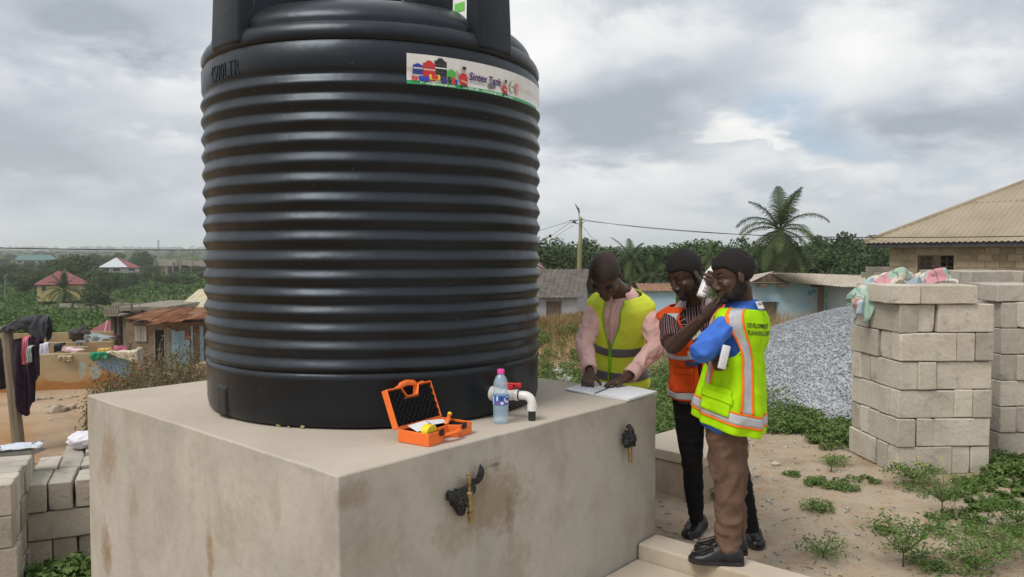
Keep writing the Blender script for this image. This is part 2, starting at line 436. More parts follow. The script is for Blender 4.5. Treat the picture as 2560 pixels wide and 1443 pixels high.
# ------------------------------------------------------------------ concrete plinth
SLAB = 0.94
CN, CL, CR = PZ(845, 1190, SLAB), PZ(217, 988, SLAB), PZ(1641, 985, SLAB)
EL = (CL - CN); ER = (CR - CN)
eL, eR = EL.normalized(), ER.normalized()
CF = CN + EL + ER
CENTER = (CN + CF) / 2
def concrete(name, base=(.40, .355, .29), stain=True, warm=.0):
    t = NT(name)
    n1 = t.noise(1.3, 8, .6, dist=.4); n2 = t.noise(2.6, 6, .6, stretch=(1.3, 1.3, .8), dist=.8, off=(3, 1, 2)); n3 = t.noise(24, 6, .7)
    b = base; c = t.ramp(n1, [(.3, tuple(q * .80 for q in b)), (.5, b), (.72, tuple(q * 1.14 for q in b))])
    c = t.mix(t.ramp(n2, [(.46, 0.0), (.74, .5)]), c, (.30, .255, .195))
    c = t.mix(t.ramp(t.noise(2.1, 7, .62, stretch=(1.5, 1.5, .8), dist=.6, off=(7, 2, 5)), [(.56, 0.0), (.74, .5)]), c, (.27, .205, .13))
    c = t.mix(t.ramp(t.noise(2.6, 5, .55, off=(1, 8, 3)), [(.50, 0.0), (.70, .55)]), c, (.52, .465, .395))
    c = t.mix(.35, c, t.ramp(n3, [(.3, .78), (.7, 1.15)]), 'MULTIPLY')
    if stain:   # damp brown patches below the near tap and where old water ran down
        x = t.xyz()
        for cx, cy, cz, rx, rz, k, col in stain_spots:
            dx = t.math('DIVIDE', t.math('SUBTRACT', x[0], cx), rx); dz = t.math('DIVIDE', t.math('SUBTRACT', x[2], cz), rz)
            dy = t.math('DIVIDE', t.math('SUBTRACT', x[1], cy), max(rx, .12))
            r2 = t.math('ADD', t.math('ADD', t.math('MULTIPLY', dx, dx), t.math('MULTIPLY', dz, dz)), t.math('MULTIPLY', dy, dy))
            r2 = t.math('ADD', r2, t.math('MULTIPLY', t.math('SUBTRACT', n1, .5), 4.2))
            r2 = t.math('ADD', r2, t.math('MULTIPLY', t.math('SUBTRACT', n3, .5), 2.0))
            c = t.mix(t.ramp(r2, [(.0, k), (1.0, 0.0)]), c, col)
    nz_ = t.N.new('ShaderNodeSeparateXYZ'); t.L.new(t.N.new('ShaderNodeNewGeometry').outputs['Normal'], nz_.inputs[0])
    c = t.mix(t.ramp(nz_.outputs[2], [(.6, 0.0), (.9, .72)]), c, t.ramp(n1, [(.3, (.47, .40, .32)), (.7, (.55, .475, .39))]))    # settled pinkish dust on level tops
    specks = t.ramp(t.noise(38, 2, .5, off=(5, 5, 5)), [(.205, .45), (.25, 0.0)])
    c = t.mix(specks, c, (.10, .08, .06))
    h = t.math('ADD', t.math('MULTIPLY', n1, 1.0), t.math('MULTIPLY', n3, .22))
    t.bump(h, .5, .02)
    return t.out(c, .88, Specular_IOR_Level=.3)
def on_right(s, z): return CN + eR * s + V((0, 0, z - SLAB))
def face_hit(u, v, z0=None):
    """photo pixel -> point on the plinth's tap face"""
    n = V((eR.y, -eR.x, 0)); c0 = V((0, 0, EYE)); d = P(u, v, 1.0) - c0
    k = n.dot(CN - c0) / n.dot(d); return c0 + d * k
stain_spots = []
for (u, v, rx, rz, k, col) in ((1275, 1280, .022, .13, .55, (.22, .13, .06)), (1245, 1240, .26, .16, .62, (.235, .175, .10)), (1175, 1225, .09, .10, .55, (.16, .13, .085)),
                               (1300, 1400, .12, .2, .5, (.30, .24, .15)), (1130, 1330, .2, .12, .45, (.27, .22, .14)), (1230, 1165, .10, .045, .45, (.22, .18, .13)), (885, 1235, .07, .06, .6, (.27, .22, .14)), (1235, 1163, .045, .012, .7, (.13, .11, .09)), (1400, 1280, .16, .10, .35, (.30, .26, .19)), (960, 1380, .2, .14, .35, (.31, .26, .18))):
    p = face_hit(u, v); stain_spots.append((p.x, p.y, p.z, rx, rz, k, col))
def left_hit(u, v):
    n = V((-eL.y, eL.x, 0)); c0 = V((0, 0, EYE)); d = P(u, v, 1.0) - c0
    k = n.dot(CN - c0) / n.dot(d); return c0 + d * k
for (u, v, rx, rz, k, col) in ((275, 1150, .10, .20, .6, (.26, .19, .115)), (268, 1370, .07, .17, .8, (.24, .155, .075)), (525, 1390, .03, .15, .8, (.27, .18, .09)), (480, 1240, .05, .26, .4, (.31, .24, .165)), (590, 1320, .3, .2, .35, (.33, .28, .21)), (770, 1172, .14, .035, .7, (.29, .28, .255)), (690, 1130, .10, .03, .6, (.31, .30, .27)), (420, 1070, .10, .05, .5, (.33, .31, .27)), (330, 1260, .06, .10, .5, (.30, .25, .18)), (820, 1330, .05, .2, .3, (.31, .27, .21)), (690, 1270, .04, .12, .5, (.33, .29, .23))):
    p = left_hit(u, v); stain_spots.append((p.x, p.y, p.z, rx, rz, k, col))
M_CONC = concrete('plaster_concrete', (.425, .398, .348))
def _plinth():
    # grid-subdivided walls so that the arrises can wander a little like hand-trowelled plaster
    mb = MB(); c = [CN, CN + ER, CF, CN + EL]
    def wob(p, k): return V((p.x + k * noise.noise(p * 3.1), p.y + k * noise.noise(p * 3.1 + V((9, 0, 0))), p.z + k * .8 * noise.noise(p * 2.3 + V((0, 7, 0)))))
    n = 40
    z0 = -1.2
    for a in range(4):
        A, B = c[a], c[(a + 1) % 4]
        mb.grid(lambda u, v, A=A, B=B: wob(A.lerp(B, u) + V((0, 0, (z0 - SLAB) * (1 - v))), .006), n, 24)
    mb.grid(lambda u, v: wob(CN + ER * u + EL * v, .006), n, n)
    o = mb.build('concrete_plinth', M_CONC, smooth=True, weld=.0005, org=(CENTER.x, CENTER.y, 0), sharp=40, bevel=.007)
    tag(o, 'square plastered concrete plinth carrying the black water tank', 'plinth')
    return o
_plinth()
# wash apron and its kerb on the tap side
nR = V((eR.y, -eR.x, 0))
def _apron():
    z1, z0 = .075, -.25
    A = CN + eR * (-.3); B = CN + eR * (ER.length - .19)
    A.z = B.z = z1
    mb = MB(); q = [A + nR * .004, A + nR * 1.6, B + nR * 1.6, B + nR * .004]
    mb.hexa([V((p.x, p.y, z0)) for p in q], [V((p.x, p.y, z1)) for p in q])
    o = mb.build('apron', concrete('apron_concrete', (.43, .36, .275), False), bevel=.006)
    tag(o, 'low concrete wash apron below the taps', 'apron', kind='structure')
    mb = MB(); z1 = .16
    B = CN + eR * (ER.length - .19 + .003); D = CN + eR * (ER.length + .0)
    q = [B + nR * .004, B + nR * 1.75, D + nR * 1.75, D + nR * .004]
    mb.hexa([V((p.x, p.y, z0)) for p in q], [V((p.x, p.y, z1)) for p in q])
    o = mb.build('kerb', concrete('kerb_concrete', (.46, .385, .29), False), bevel=.012, seg=3)
    tag(o, 'low concrete kerb running out from the plinth corner underfoot', 'kerb', kind='structure')
_apron()

# ------------------------------------------------------------------ water tank
TC = V((CENTER.x + .033, CENTER.y - .006, SLAB))
TD = math.hypot(TC.x, TC.y)
c0 = V((-TC.x / TD, -TC.y / TD, 0)); r0 = V((-c0.y, c0.x, 0))
if r0.x < 0: r0 = -r0
TR = TD * math.sin(math.radians(12.05)) - .012
def tdir(phi): return c0 * math.cos(phi) + r0 * math.sin(phi)
def tp(phi, z, r): q = tdir(phi) * r; return V((TC.x + q.x, TC.y + q.y, z))
FD = TD - TR
def tz(v): return P(934, v, FD * math.cos(math.radians(10.2)) - .0).z
def tank_hit(u, v, R=None):
    R = R or TR; o = V((0, 0, EYE)); d = P(u, v, 1.0) - o
    ax, ay = o.x - TC.x, o.y - TC.y
    a = d.x ** 2 + d.y ** 2; b = 2 * (ax * d.x + ay * d.y); c = ax * ax + ay * ay - R * R
    k = (-b - math.sqrt(max(b * b - 4 * a * c, 0))) / (2 * a); p = o + d * k
    q = V((p.x - TC.x, p.y - TC.y, 0)); return math.atan2(q.dot(r0), q.dot(c0)), p.z
def _tankmat():
    t = NT('black_tank_plastic')
    n1 = t.noise(2.2, 6, .6); n2 = t.noise(14, 6, .65, stretch=(1, 1, .15)); n3 = t.noise(90, 3, .6)
    c = t.ramp(n1, [(.35, (.0022, .0024, .003)), (.7, (.0042, .0046, .0056))])
    dust = t.ramp(t.noise(3.0, 9, .68, off=(4, 4, 1)), [(.60, 0.0), (.85, .22)])
    c = t.mix(dust, c, (.045, .044, .042))
    c = t.mix(t.ramp(t.noise(55, 2, .5), [(.22, .8), (.255, 0.0)]), c, (.16, .15, .14))
    c = t.mix(t.ramp(n2, [(.64, 0.0), (.85, .14)]), c, (.05, .05, .05))
    # sky sheen painted into the colour: upward faces go paler blue-grey, unevenly
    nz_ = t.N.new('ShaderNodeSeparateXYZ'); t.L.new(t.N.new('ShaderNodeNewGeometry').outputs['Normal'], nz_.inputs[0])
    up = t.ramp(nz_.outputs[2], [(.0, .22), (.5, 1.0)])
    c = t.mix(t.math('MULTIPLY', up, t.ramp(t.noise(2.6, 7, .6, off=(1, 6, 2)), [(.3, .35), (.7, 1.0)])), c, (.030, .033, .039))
    r = t.ramp(t.noise(5, 5, .6, off=(2, 2, 2)), [(.3, .29), (.7, .41)])
    r = t.math('ADD', r, t.math('MULTIPLY', dust, .6))
    t.bump(t.math('ADD', t.math('MULTIPLY', t.noise(7, 3, .5), 1.0), t.math('MULTIPLY', n3, .05)), .22, .02)
    return t.out(c, r, Specular_IOR_Level=.40, Specular_Tint=(.72, .86, 1.0))
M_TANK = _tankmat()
def _tank():
    root = empty('water_tank', TC, 'large ribbed black plastic water tank standing on the concrete plinth', 'water tank')
    zb = SLAB + .004
    ridges = [205, 252, 302, 352, 403, 453, 503, 550, 599, 650, 697, 741, 784, 829, 874, 922]
    zr = [tz(v) for v in ridges][::-1]                    # bottom to top
    prof = [(TR - .03, zb), (TR - .012, zb + .012), (TR - .004, zb + .05)]
    z_led = tz(938)
    prof += [(TR - .002, z_led - .03), (TR + .002, z_led - .012)]
    for k, zc in enumerate(zr):
        dn = (zc - zr[k - 1]) / 2 if k else (zc - z_led) * .9
        up = (zr[k + 1] - zc) / 2 if k < len(zr) - 1 else (zc - zr[k - 1]) / 2
        for q in np.linspace(-1, 1, 17)[:-1]:
            z = zc + q * (dn if q < 0 else up)
            # full rounded roll, valley tucked in under each roll
            # crest a little below the middle: a flat-sided roll, its upper face turned to the sky
            cq = -.06; tri = (1 - (q - cq) / (1 - cq)) if q > cq else (1 - (cq - q) / (1 + cq))
            h = .45 * min(1, tri * 1.06) + .55 * (math.cos(q * math.pi) * .5 + .5)
            prof.append((TR - .010 + .0165 * h, z))
    zt = zr[-1] + (zr[-1] - zr[-2]) / 2
    prof += [(TR - .012, zt), (TR - .006, zt + .012), (TR - .000, zt + .03)]
    z1 = tz(104)
    prof += [(TR - .000, z1 - .01), (TR - .010, z1 + .004), (TR - .012, z1 + .012)]
    z2 = tz(52)
    for q in np.linspace(0, 1, 9):
        a = -math.pi / 2 + math.pi * q
        prof.append((TR - .016 + .018 * math.cos(a) - .022 * max(0, q - .4) * 1.6, z1 + .012 + (z2 - z1) * (.5 + .5 * math.sin(a))))
    z3 = z2 + .012
    r3 = TR - .040
    prof += [(r3, z3 - .004), (r3 - .002, z3 + .004)]
    for q in np.linspace(0, 1, 26)[1:]:
        r = r3 * math.cos(q * math.pi / 2 * .90) ** .72
        prof.append((r, z3 + .004 + .205 * math.sin(q * math.pi / 2 * .90) ** .95))
    zd = prof[-1][1]
    prof += [(.225, zd + .10), (0.001, zd + .10)]
    n = 160
    vs = []
    for i, (r, z) in enumerate(prof):
        for k in range(n):
            a = 2 * math.pi * k / n
            # slight dents and waviness of blow-moulded plastic
            w = .0028 * noise.noise(V((math.cos(a) * 2.2, math.sin(a) * 2.2, z * 2.6))) + .0012 * noise.noise(V((math.cos(a) * 9, math.sin(a) * 9, z * 9)))
            vs.append(tp(a, z + .0035 * noise.noise(V((math.cos(a) * 2.5, math.sin(a) * 2.5, z * 4 + 7))) * (1 if z > zb + .1 else 0), r + w))
    fs = [(i * n + k, i * n + (k + 1) % n, (i + 1) * n + (k + 1) % n, (i + 1) * n + k) for i in range(len(prof) - 1) for k in range(n)]
    pr_r = np.array([q[0] for q in prof[5:]]); pr_z = np.array([q[1] for q in prof[5:]]); _k = int(np.argmax(pr_z > z1)); pr_r, pr_z = pr_r[:_k], pr_z[:_k]
    mb = MB().add(vs, fs)
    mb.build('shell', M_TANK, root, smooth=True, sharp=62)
    # lifting lugs moulded radially across the shoulder
    def lug(phi, w, name='lug', r_out=TR + .004, r_in=.30, ztop=z2 + .50, zlow=z1 + .03):
        mb = MB(); d = tdir(phi); s = V((-d.y, d.x, 0))
        def q(r, y, z): return V((TC.x, TC.y, 0)) + d * r + s * y + V((0, 0, z))
        h = w / 2
        b = [q(r_in, -h, zlow), q(r_out, -h, zlow), q(r_out, h, zlow), q(r_in, h, zlow)]
        t = [q(r_in + .06, -h * .86, ztop), q(r_out - .02, -h * .9, ztop), q(r_out - .02, h * .9, ztop), q(r_in + .06, h * .86, ztop)]
        mb.hexa(b, t)
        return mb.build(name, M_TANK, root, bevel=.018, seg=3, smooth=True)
    pl, _ = tank_hit(556, 60); pr, _ = tank_hit(1240, 80)
    l1 = lug(pl + .02, .25); l2 = lug(pr, .235)
    lug(math.radians(187), .20, ztop=z2 + .36)
    # small manhole post seen above the dome
    mb = MB(); p = P(889, 4, TD - .25); mb.box((p.x, p.y, p.z + .06), (.058, .05, .22), rotz(math.radians(-14)))
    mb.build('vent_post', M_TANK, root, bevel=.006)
    # green-white sticker on the right lug's side
    dq = tdir(pr); sq = V((-dq.y, dq.x, 0))
    side = -1 if sq.dot(c0) < 0 else 1
    if (sq * 1).dot(-r0) < 0: side = -1
    else: side = 1
    def lp(r, z, o): # point on lug side
        h = .235 / 2 * (1 - .12 * (z - z1 - .03) / (z2 + .5 - z1 - .03)) + o
        return V((TC.x, TC.y, 0)) + dq * r + sq * (side * h) + V((0, 0, z))
    zc0, zc1 = z2 + .05, z2 + .24
    ra, rb = TR - .075, TR - .165
    mw = M('sticker_white', (.80, .80, .78), rough=.45); mg = M('sticker_green', (.16, .55, .10), rough=.45); mk = M('print_black', (.02, .02, .02), rough=.6)
    mb = MB(); q = [lp(ra, zc0, .004), lp(rb, zc0, .004), lp(rb, zc1, .004), lp(ra, zc1, .004)]
    mb.add(q, [(0, 1, 2, 3)], 0)
    q = [lp(ra - .012, zc0 + .075, .006), lp(rb + .012, zc0 + .075, .006), lp(rb + .012, zc0 + .115, .006), lp(ra - .012, zc0 + .115, .006)]
    mb.add(q, [(0, 1, 2, 3)], 1)
    q = [lp(ra - .03, zc0 + .045, .006), lp(rb + .03, zc0 + .045, .006), lp(rb + .03, zc0 + .052, .006), lp(ra - .03, zc0 + .052, .006)]
    mb.add(q, [(0, 1, 2, 3)], 2)
    st = mb.build('sticker', [mw, mg, mk], root)
    tag(st, 'small white and green sticker on a lug')
    # base pads: arched panels standing slightly proud of the foot
    def pad(ph, w, zlo, zhi):
        mb = MB()
        def fn(a, b):
            x = (a * 2 - 1); z = zlo + (zhi - zlo) * b
            edge = min(1, (1 - abs(x)) * 5, (1 - b) * 6)
            return tp(ph + x * w, z, TR - .004 + .007 * smooth01(edge, 0, 1))
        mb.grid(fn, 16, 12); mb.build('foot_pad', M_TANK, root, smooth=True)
    p1, za = tank_hit(552, 960); p2, zb2 = tank_hit(1232, 962)
    pad(p1, .075, SLAB + .02, za); pad(p2, .06, SLAB + .03, zb2)
    # raised capacity lettering
    vs, fs = text_mesh('4500LTR', .115, -.0025, .0022)
    xmax = max(v[0] for v in vs)
    pa, zt1 = tank_hit(527, 190); pb, zt2 = tank_hit(598, 176)
    zbase = tank_hit(560, 197)[1]
    mb = MB(); mb.add([tp(pa + (pb - pa) * v[0] / xmax, zbase + v[1] * .95, TR + .000 + v[2]) for v in vs], fs)
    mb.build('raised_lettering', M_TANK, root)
    # maker's label wrapped round the shell
    ph0, zl1 = tank_hit(1016, 133); _, zl0 = tank_hit(1016, 210)
    ph1 = ph0 + math.radians(66)
    W = (ph1 - ph0) * TR; Hh = zl1 - zl0
    def lab(x, y, o=.004):
        z = zl0 + y; zz = np.linspace(z - .03, z + .03, 7); r = max(float(np.interp(z, pr_z, pr_r)), float(np.interp(zz, pr_z, pr_r).mean()))
        return tp(ph0 + x / TR, z, r + o)
    mb = MB(); mb.grid(lambda a, b: lab(a * W, b * Hh, .004), 60, 16)
    t = NT('label_white'); cc = t.ramp(t.noise(9, 6, .65, stretch=(1, 1, .3)), [(.35, (.80, .80, .78)), (.75, (.62, .62, .60))])
    M_LW = t.out(cc, .42)
    lb = mb.build('label', M_LW, root, smooth=True); tag(lb, 'white and green printed label wrapped round the tank')
    cols = {'g': (.02, .30, .085), 'p': (.07, .022, .19), 'r': (.62, .035, .04), 'b': (.03, .05, .38), 'k': (.03, .03, .035), 'w': (.8, .8, .8), 'y': (.80, .60, .06), 's': (.42, .43, .44), 'l': (.09, .50, .09), 'n': (.55, .36, .26), 'o': (.62, .60, .40), 'e': (.16, .15, .15), 'q': (.78, .30, .28)}
    keys = list(cols); mats = [M('print_' + n, cols[k], rough=.45) for k, n in zip(keys, ('green', 'purple', 'red', 'blue', 'charcoal', 'white', 'yellow', 'silver', 'lime', 'tan', 'sand', 'dark_grey', 'pale_red'))]
    mb = MB(); U = Hh / 100.0                       # label units: 100 high
    LW = W / U
    def poly(k, pts, o=.006):
        # split long polygons so that they follow the curve: fan of triangles is fine for small ones
        mb.add([lab(x * U, y * U, o) for x, y in pts], [tuple(range(len(pts)))], keys.index(k))
    def rect(k, x0, y0, x1, y1, o=.006):
        n = max(1, int((x1 - x0) / 12)); 
        for i in range(n): poly(k, [(x0 + (x1 - x0) * i / n, y0), (x0 + (x1 - x0) * (i + 1) / n, y0), (x0 + (x1 - x0) * (i + 1) / n, y1), (x0 + (x1 - x0) * i / n, y1)], o)
    def ell(k, cx, cy, rx, ry, o=.007, n=14): poly(k, [(cx + rx * math.cos(2 * math.pi * i / n), cy + ry * math.sin(2 * math.pi * i / n)) for i in range(n)], o)
    def word(k, s, x0, y0, size, bold=0.0, o=.009, width=None, slant=0):
        vs, fs = text_mesh(s, size, bold * size); xm = max(v[0] for v in vs); f = (width / xm) if width else 1
        mb.add([lab((x0 + v[0] * f + slant * v[1]) * U, (y0 + v[1]) * U, o) for v in vs], fs, keys.index(k))
    rect('g', 0, 0, LW * .86, 13)
    # a row of tanks and bins
    def tank_pic(k, x, y, w, h):
        rect(k, x, y, x + w, y + h * .86); poly(k, [(x + w * .12, y + h * .86), (x + w * .88, y + h * .86), (x + w * .62, y + h), (x + w * .38, y + h)])
        for i in range(1, 5): rect('w' if i == 3 else 'e', x + 1.5, y + h * .17 * i, x + w - 1.5, y + h * .17 * i + (4 if i == 3 else 1.2), .008)
    tank_pic('b', 20, 33, 34, 36); tank_pic('k', 94, 22, 44, 72); tank_pic('r', 54, 16, 44, 66); tank_pic('l', 138, 16, 34, 46)
    rect('s', 16, 24, 56, 34, .008); rect('y', 78, 20, 112, 38, .009); ell('y', 80, 29, 5, 10, .010); ell('y', 110, 29, 5, 10, .010); rect('r', 84, 23, 106, 36, .011)
    for k, x, w, h in (('r', 16, 8, 15), ('r', 26, 8, 14), ('b', 40, 20, 17), ('b', 60, 15, 17), ('p', 116, 20, 22), ('k', 142, 9, 24), ('r', 155, 10, 24), ('b', 168, 9, 18)): rect(k, x, 12, x + w, 12 + h, .012)
    # two people in red shirts
    def man(x, s=1.0, up=True):
        poly('r', [(x - 15 * s, 14), (x + 13 * s, 14), (x + 17 * s, 42 * s), (x + 8 * s, 53 * s), (x - 8 * s, 53 * s), (x - 20 * s, 40 * s)], .010)
        poly('k', [(x - 16 * s, 8), (x + 14 * s, 8), (x + 13 * s, 16), (x - 15 * s, 16)], .011)
        ell('n', x, 63 * s, 7 * s, 10 * s, .011); ell('k', x, 71 * s, 8 * s, 6 * s, .013)
        poly('n', [(x - 20 * s, 38 * s), (x - 15 * s, 40 * s), (x - 25 * s, 62 * s), (x - 28 * s, 60 * s)], .010)
        poly('n', [(x - 14 * s, 26), (x + 14 * s, 20), (x + 15 * s, 25), (x - 10 * s, 32)], .014)
    man(202, 1.0)
    word('p', 'Sintex Tank', 226, 37, 36, .022, width=150)
    word('k', 'EXT Strong, EXT Tough', 228, 26, 9, .0, width=66)
    ell('e', 322, 30, 15, 9, .011); ell('e', 338, 28, 6, 5, .011)
    for q in (310, 319, 329): rect('e', q, 18, q + 4, 26, .011)
    poly('e', [(334, 30), (346, 44), (350, 40), (340, 24)], .011)
    man(395, .82)
    ell('o', 437, 46, 15, 23, .009, 20); ell('w', 437, 46, 11.5, 18, .011, 20); word('k', '7 YEAR', 427, 41, 10, .02, .013, width=20)
    poly('q', [(458, 60), (470, 66), (482, 60), (481, 36), (470, 20), (459, 36)], .009); word('w', 'OK', 463, 40, 13, .01, .011, width=13)
    word('w', 'info@sintexgh.com', 62, 2.5, 11.5, .012, width=104); ell('w', 50, 6.5, 7, 4.5, .009); ell('g', 50, 6.5, 5, 3, .011)
    word('w', '024 4335 168', 196, 2.5, 11, .012, width=64); word('w', 'www.sintexgh.com', 276, 2.5, 11, .012, width=92); word('w', '@sintexghana', 384, 2.5, 11, .012, width=52)
    pr_ = mb.build('label_print', mats, lb)
    # ball-valve outlet belongs to the tank: white socket, valve body, red lever, elbow, black down pipe
    M_PVC = M('white_pvc', (.78, .77, .74), (.66, .64, .60), 20, rough=.32)
    M_RED = M('red_lever_plastic', (.55, .02, .03), rough=.35)
    M_BLK = M('black_rubber_pipe', (.022, .024, .028), rough=.5)
    pe = PZ(1330, 1050, SLAB + .002)
    e1 = V((pe.x, pe.y, P(1325, 990, pe.y).z))
    st_ = P(1228, 986, FD + .12); ph, _ = tank_hit(1228, 986)
    s0 = tp(ph, e1.z + .002, TR - .03); s0.z = e1.z
    dv = (e1 - s0); Lv = dv.length; dv.normalize(); R3 = frame(dv)
    mb = MB(); mb.lathe([(.036, 0), (.036, .035), (.031, .042), (.028, .048), (.025, .075)], 24, s0, R3)
    mb.build('tank_socket', M_PVC, root, smooth=True, sharp=35)
    mb = MB(); mb.lathe([(r_, .07 + (z_ - .07) * (Lv - .135) / .21) for r_, z_ in [(.020, .07), (.020, .10), (.027, .102), (.027, .135), (.0225, .14), (.025, .16), (.0275, .19), (.025, .22), (.0225, .24), (.0265, .242), (.0265, .275), (.021, .28)]], 24, s0, R3)
    vb = mb.build('valve_body', M_PVC, root, smooth=True, sharp=35)
    mb = MB(); mb.lathe([(.0225, Lv - .075), (.0225, Lv - .06)], 20, s0, R3); mb.build('rubber_ring', M_BLK, root, smooth=True, sharp=35)
    mb = MB(); c1 = s0 + dv * (Lv - .062); pts = [c1, c1 + dv * .022]
    for a in np.linspace(0, math.pi / 2, 7): pts.append(e1 - dv * .036 + dv * (.036 * math.sin(a)) + V((0, 0, -.036 * (1 - math.cos(a)))))
    pts.append(e1 + V((0, 0, -.065)))
    mb.tube(pts, .0205, 20); mb.lathe([(.0225, -.068), (.0225, -.04)], 20, e1); mb.build('elbow', M_PVC, root, smooth=True, sharp=40)
    mb = MB(); mb.lathe([(.0170, 0), (.0170, e1.z - SLAB - .055)], 20, (e1.x, e1.y, SLAB + .002)); mb.build('down_pipe', M_BLK, root, smooth=True, sharp=40)
    hc = s0 + dv * (.07 + .12 * (Lv - .135) / .21) + V((0, 0, .034)); sd = dv.cross(V((0, 0, 1))).normalized(); R4 = Matrix((dv, -sd, V((0, 0, 1)))).transposed()
    mb = MB(); mb.lathe([(.016, -.012), (.016, .012)], 14, hc); mb.box(hc + V((0, 0, .016)), (.07, .020, .011), R4)
    for sx in (-1, 1): mb.box(hc + dv * (sx * .036) + V((0, 0, .012)), (.026, .026, .022), R4)
    mb.build('lever', M_RED, root, bevel=.004, smooth=True)
    return root
_tank()
# ------------------------------------------------------------------ vegetation tools
def foliage_mat(name, c1, c2, c3, scale=1.5, trans=.18, fine=18):
    t = NT(name)
    n = t.noise(scale, 5, .6); f = t.noise(fine, 2, .5)
    c = t.ramp(n, [(.30, c1), (.52, c2), (.74, c3)])
    c = t.mix(.6, c, t.ramp(f, [(.3, .55), (.7, 1.45)]), 'MULTIPLY')
    c = t.mix(1.0, c, t.ramp(t.rnd(), [(0, .82), (1, 1.18)]), 'MULTIPLY')
    m = t.out(c, .62, Specular_IOR_Level=.3)
    tr = t.N.new('ShaderNodeBsdfTranslucent'); mx = t.N.new('ShaderNodeMixShader'); mx.inputs[0].default_value = trans
    t._in(tr.inputs[0], c); t.L.new(t.b.outputs[0], mx.inputs[1]); t.L.new(tr.outputs[0], mx.inputs[2]); t.L.new(mx.outputs[0], t.N['Material Output'].inputs[0])
    return m
M_LEAF = foliage_mat('tree_foliage', (.024, .050, .012), (.050, .088, .018), (.085, .125, .028), .9, fine=5)
M_DARK = foliage_mat('dark_tree_foliage', (.022, .048, .013), (.044, .080, .020), (.080, .115, .032), .9, fine=5)
M_BUSH = foliage_mat('bush_foliage', (.030, .075, .008), (.062, .130, .014), (.105, .180, .026), .12, fine=2)
M_WEED = foliage_mat('weed_leaves', (.060, .110, .026), (.120, .190, .045), (.175, .245, .070), 5, fine=40)
M_DRY = foliage_mat('dry_leaves', (.095, .072, .036), (.150, .112, .060), (.105, .100, .042), 4, fine=40)
M_STRAW = foliage_mat('dry_grass', (.20, .135, .060), (.30, .21, .10), (.16, .155, .055), 3, fine=30)
M_TWIG = M('dry_twigs', (.12, .085, .055), (.20, .15, .10), 20, rough=.9)
M_BARK = M('tree_bark', (.085, .068, .05), (.15, .125, .095), 9, rough=.95, bump=.5, bscale=30, bdist=.03)
M_FROND = foliage_mat('palm_leaflets', (.030, .058, .012), (.055, .090, .018), (.10, .125, .035), 1.2, .22, fine=9)
M_FROND_Y = foliage_mat('yellowed_palm_leaflets', (.085, .10, .022), (.14, .145, .04), (.20, .17, .065), 1.2, .22, fine=9)
def rand_dirs(n):
    d = rng.normal(size=(n, 3)); return d / np.linalg.norm(d, axis=1)[:, None]
def leaf_quads(p, size, nrm=None, aspect=.55, updir=None):
    """diamond leaves at points p; size array; random or given normals -> verts, faces"""
    n = len(p)
    nrm = rand_dirs(n) if nrm is None else nrm
    a = np.cross(nrm, rand_dirs(n)); a /= np.linalg.norm(a, axis=1)[:, None] + 1e-9
    if updir is not None: a = a * (1 - updir) + np.array([0, 0, 1.]) * updir; a /= np.linalg.norm(a, axis=1)[:, None] + 1e-9
    b = np.cross(nrm, a); b /= np.linalg.norm(b, axis=1)[:, None] + 1e-9
    s = np.asarray(size)[:, None]
    v = np.stack([p - a * s, p + b * s * aspect + nrm * s * .15, p + a * s, p - b * s * aspect + nrm * s * .15], 1).reshape(-1, 3)
    f = np.arange(n * 4).reshape(n, 4)
    return v, f
def crown_pts(n, blobs):
    """points near the skins of many overlapping blobs (cx, cy, cz, rx, ry, rz)"""
    blobs = np.asarray(blobs, float); w = (blobs[:, 3] * blobs[:, 5]); w = w / w.sum()
    k = rng.choice(len(blobs), n, p=w); d = rand_dirs(n)
    r = rng.uniform(.45, 1.08, n) ** .6
    p = blobs[k, :3] + d * blobs[k, 3:] * r[:, None]
    nr = d + rng.normal(size=(n, 3)) * .6 + np.array([0, 0, .35]); nr /= np.linalg.norm(nr, axis=1)[:, None]
    return p, nr
def make_tree(name, label, mat, shape, leaves, leaf, org, group=None, trunk_h=.35, lean=0.0):
    """unit-high tree: blobs in a given overall shape, trunk and limbs; scaled on placing"""
    root = empty(name, org, label, 'tree', group)
    o3 = np.array(org)
    bl = []
    nb = shape.get('n', 16)
    for i in range(nb):
        while True:
            q = rng.uniform(-1, 1, 3)
            if (q ** 2).sum() < 1: break
        q *= np.array([shape['w'], shape['w'], shape['h']])
        r = shape.get('r', .16) * rng.uniform(.65, 1.25)
        bl.append((q[0], q[1], shape['c'] + q[2], r * 1.2, r * 1.2, r * shape.get('flat', .8)))
    p, nr = crown_pts(leaves, bl)
    v, f = leaf_quads(p, leaf * rng.uniform(.6, 1.4, leaves), nr)
    np_mesh('crown', v + o3, f, mat, root)
    mb = MB(); top = V((lean, 0, shape['c']))
    mb.tube([V(org), V(org) + V((lean * .4, 0, trunk_h * .6)), V(org) + V((lean * .8, .0, trunk_h)), V(org) + top], [.030, .022, .019, .007], 7)
    for b in bl[:6]:
        mb.tube([V(org) + V((lean * .8, 0, trunk_h)), V(org) + V((b[0] * .5, b[1] * .5, (trunk_h + b[2]) * .5 + .02)), V(org) + V(b[:3])], [.013, .009, .004], 5)
    mb.build('trunk', M_BARK, root, smooth=True)
    return root
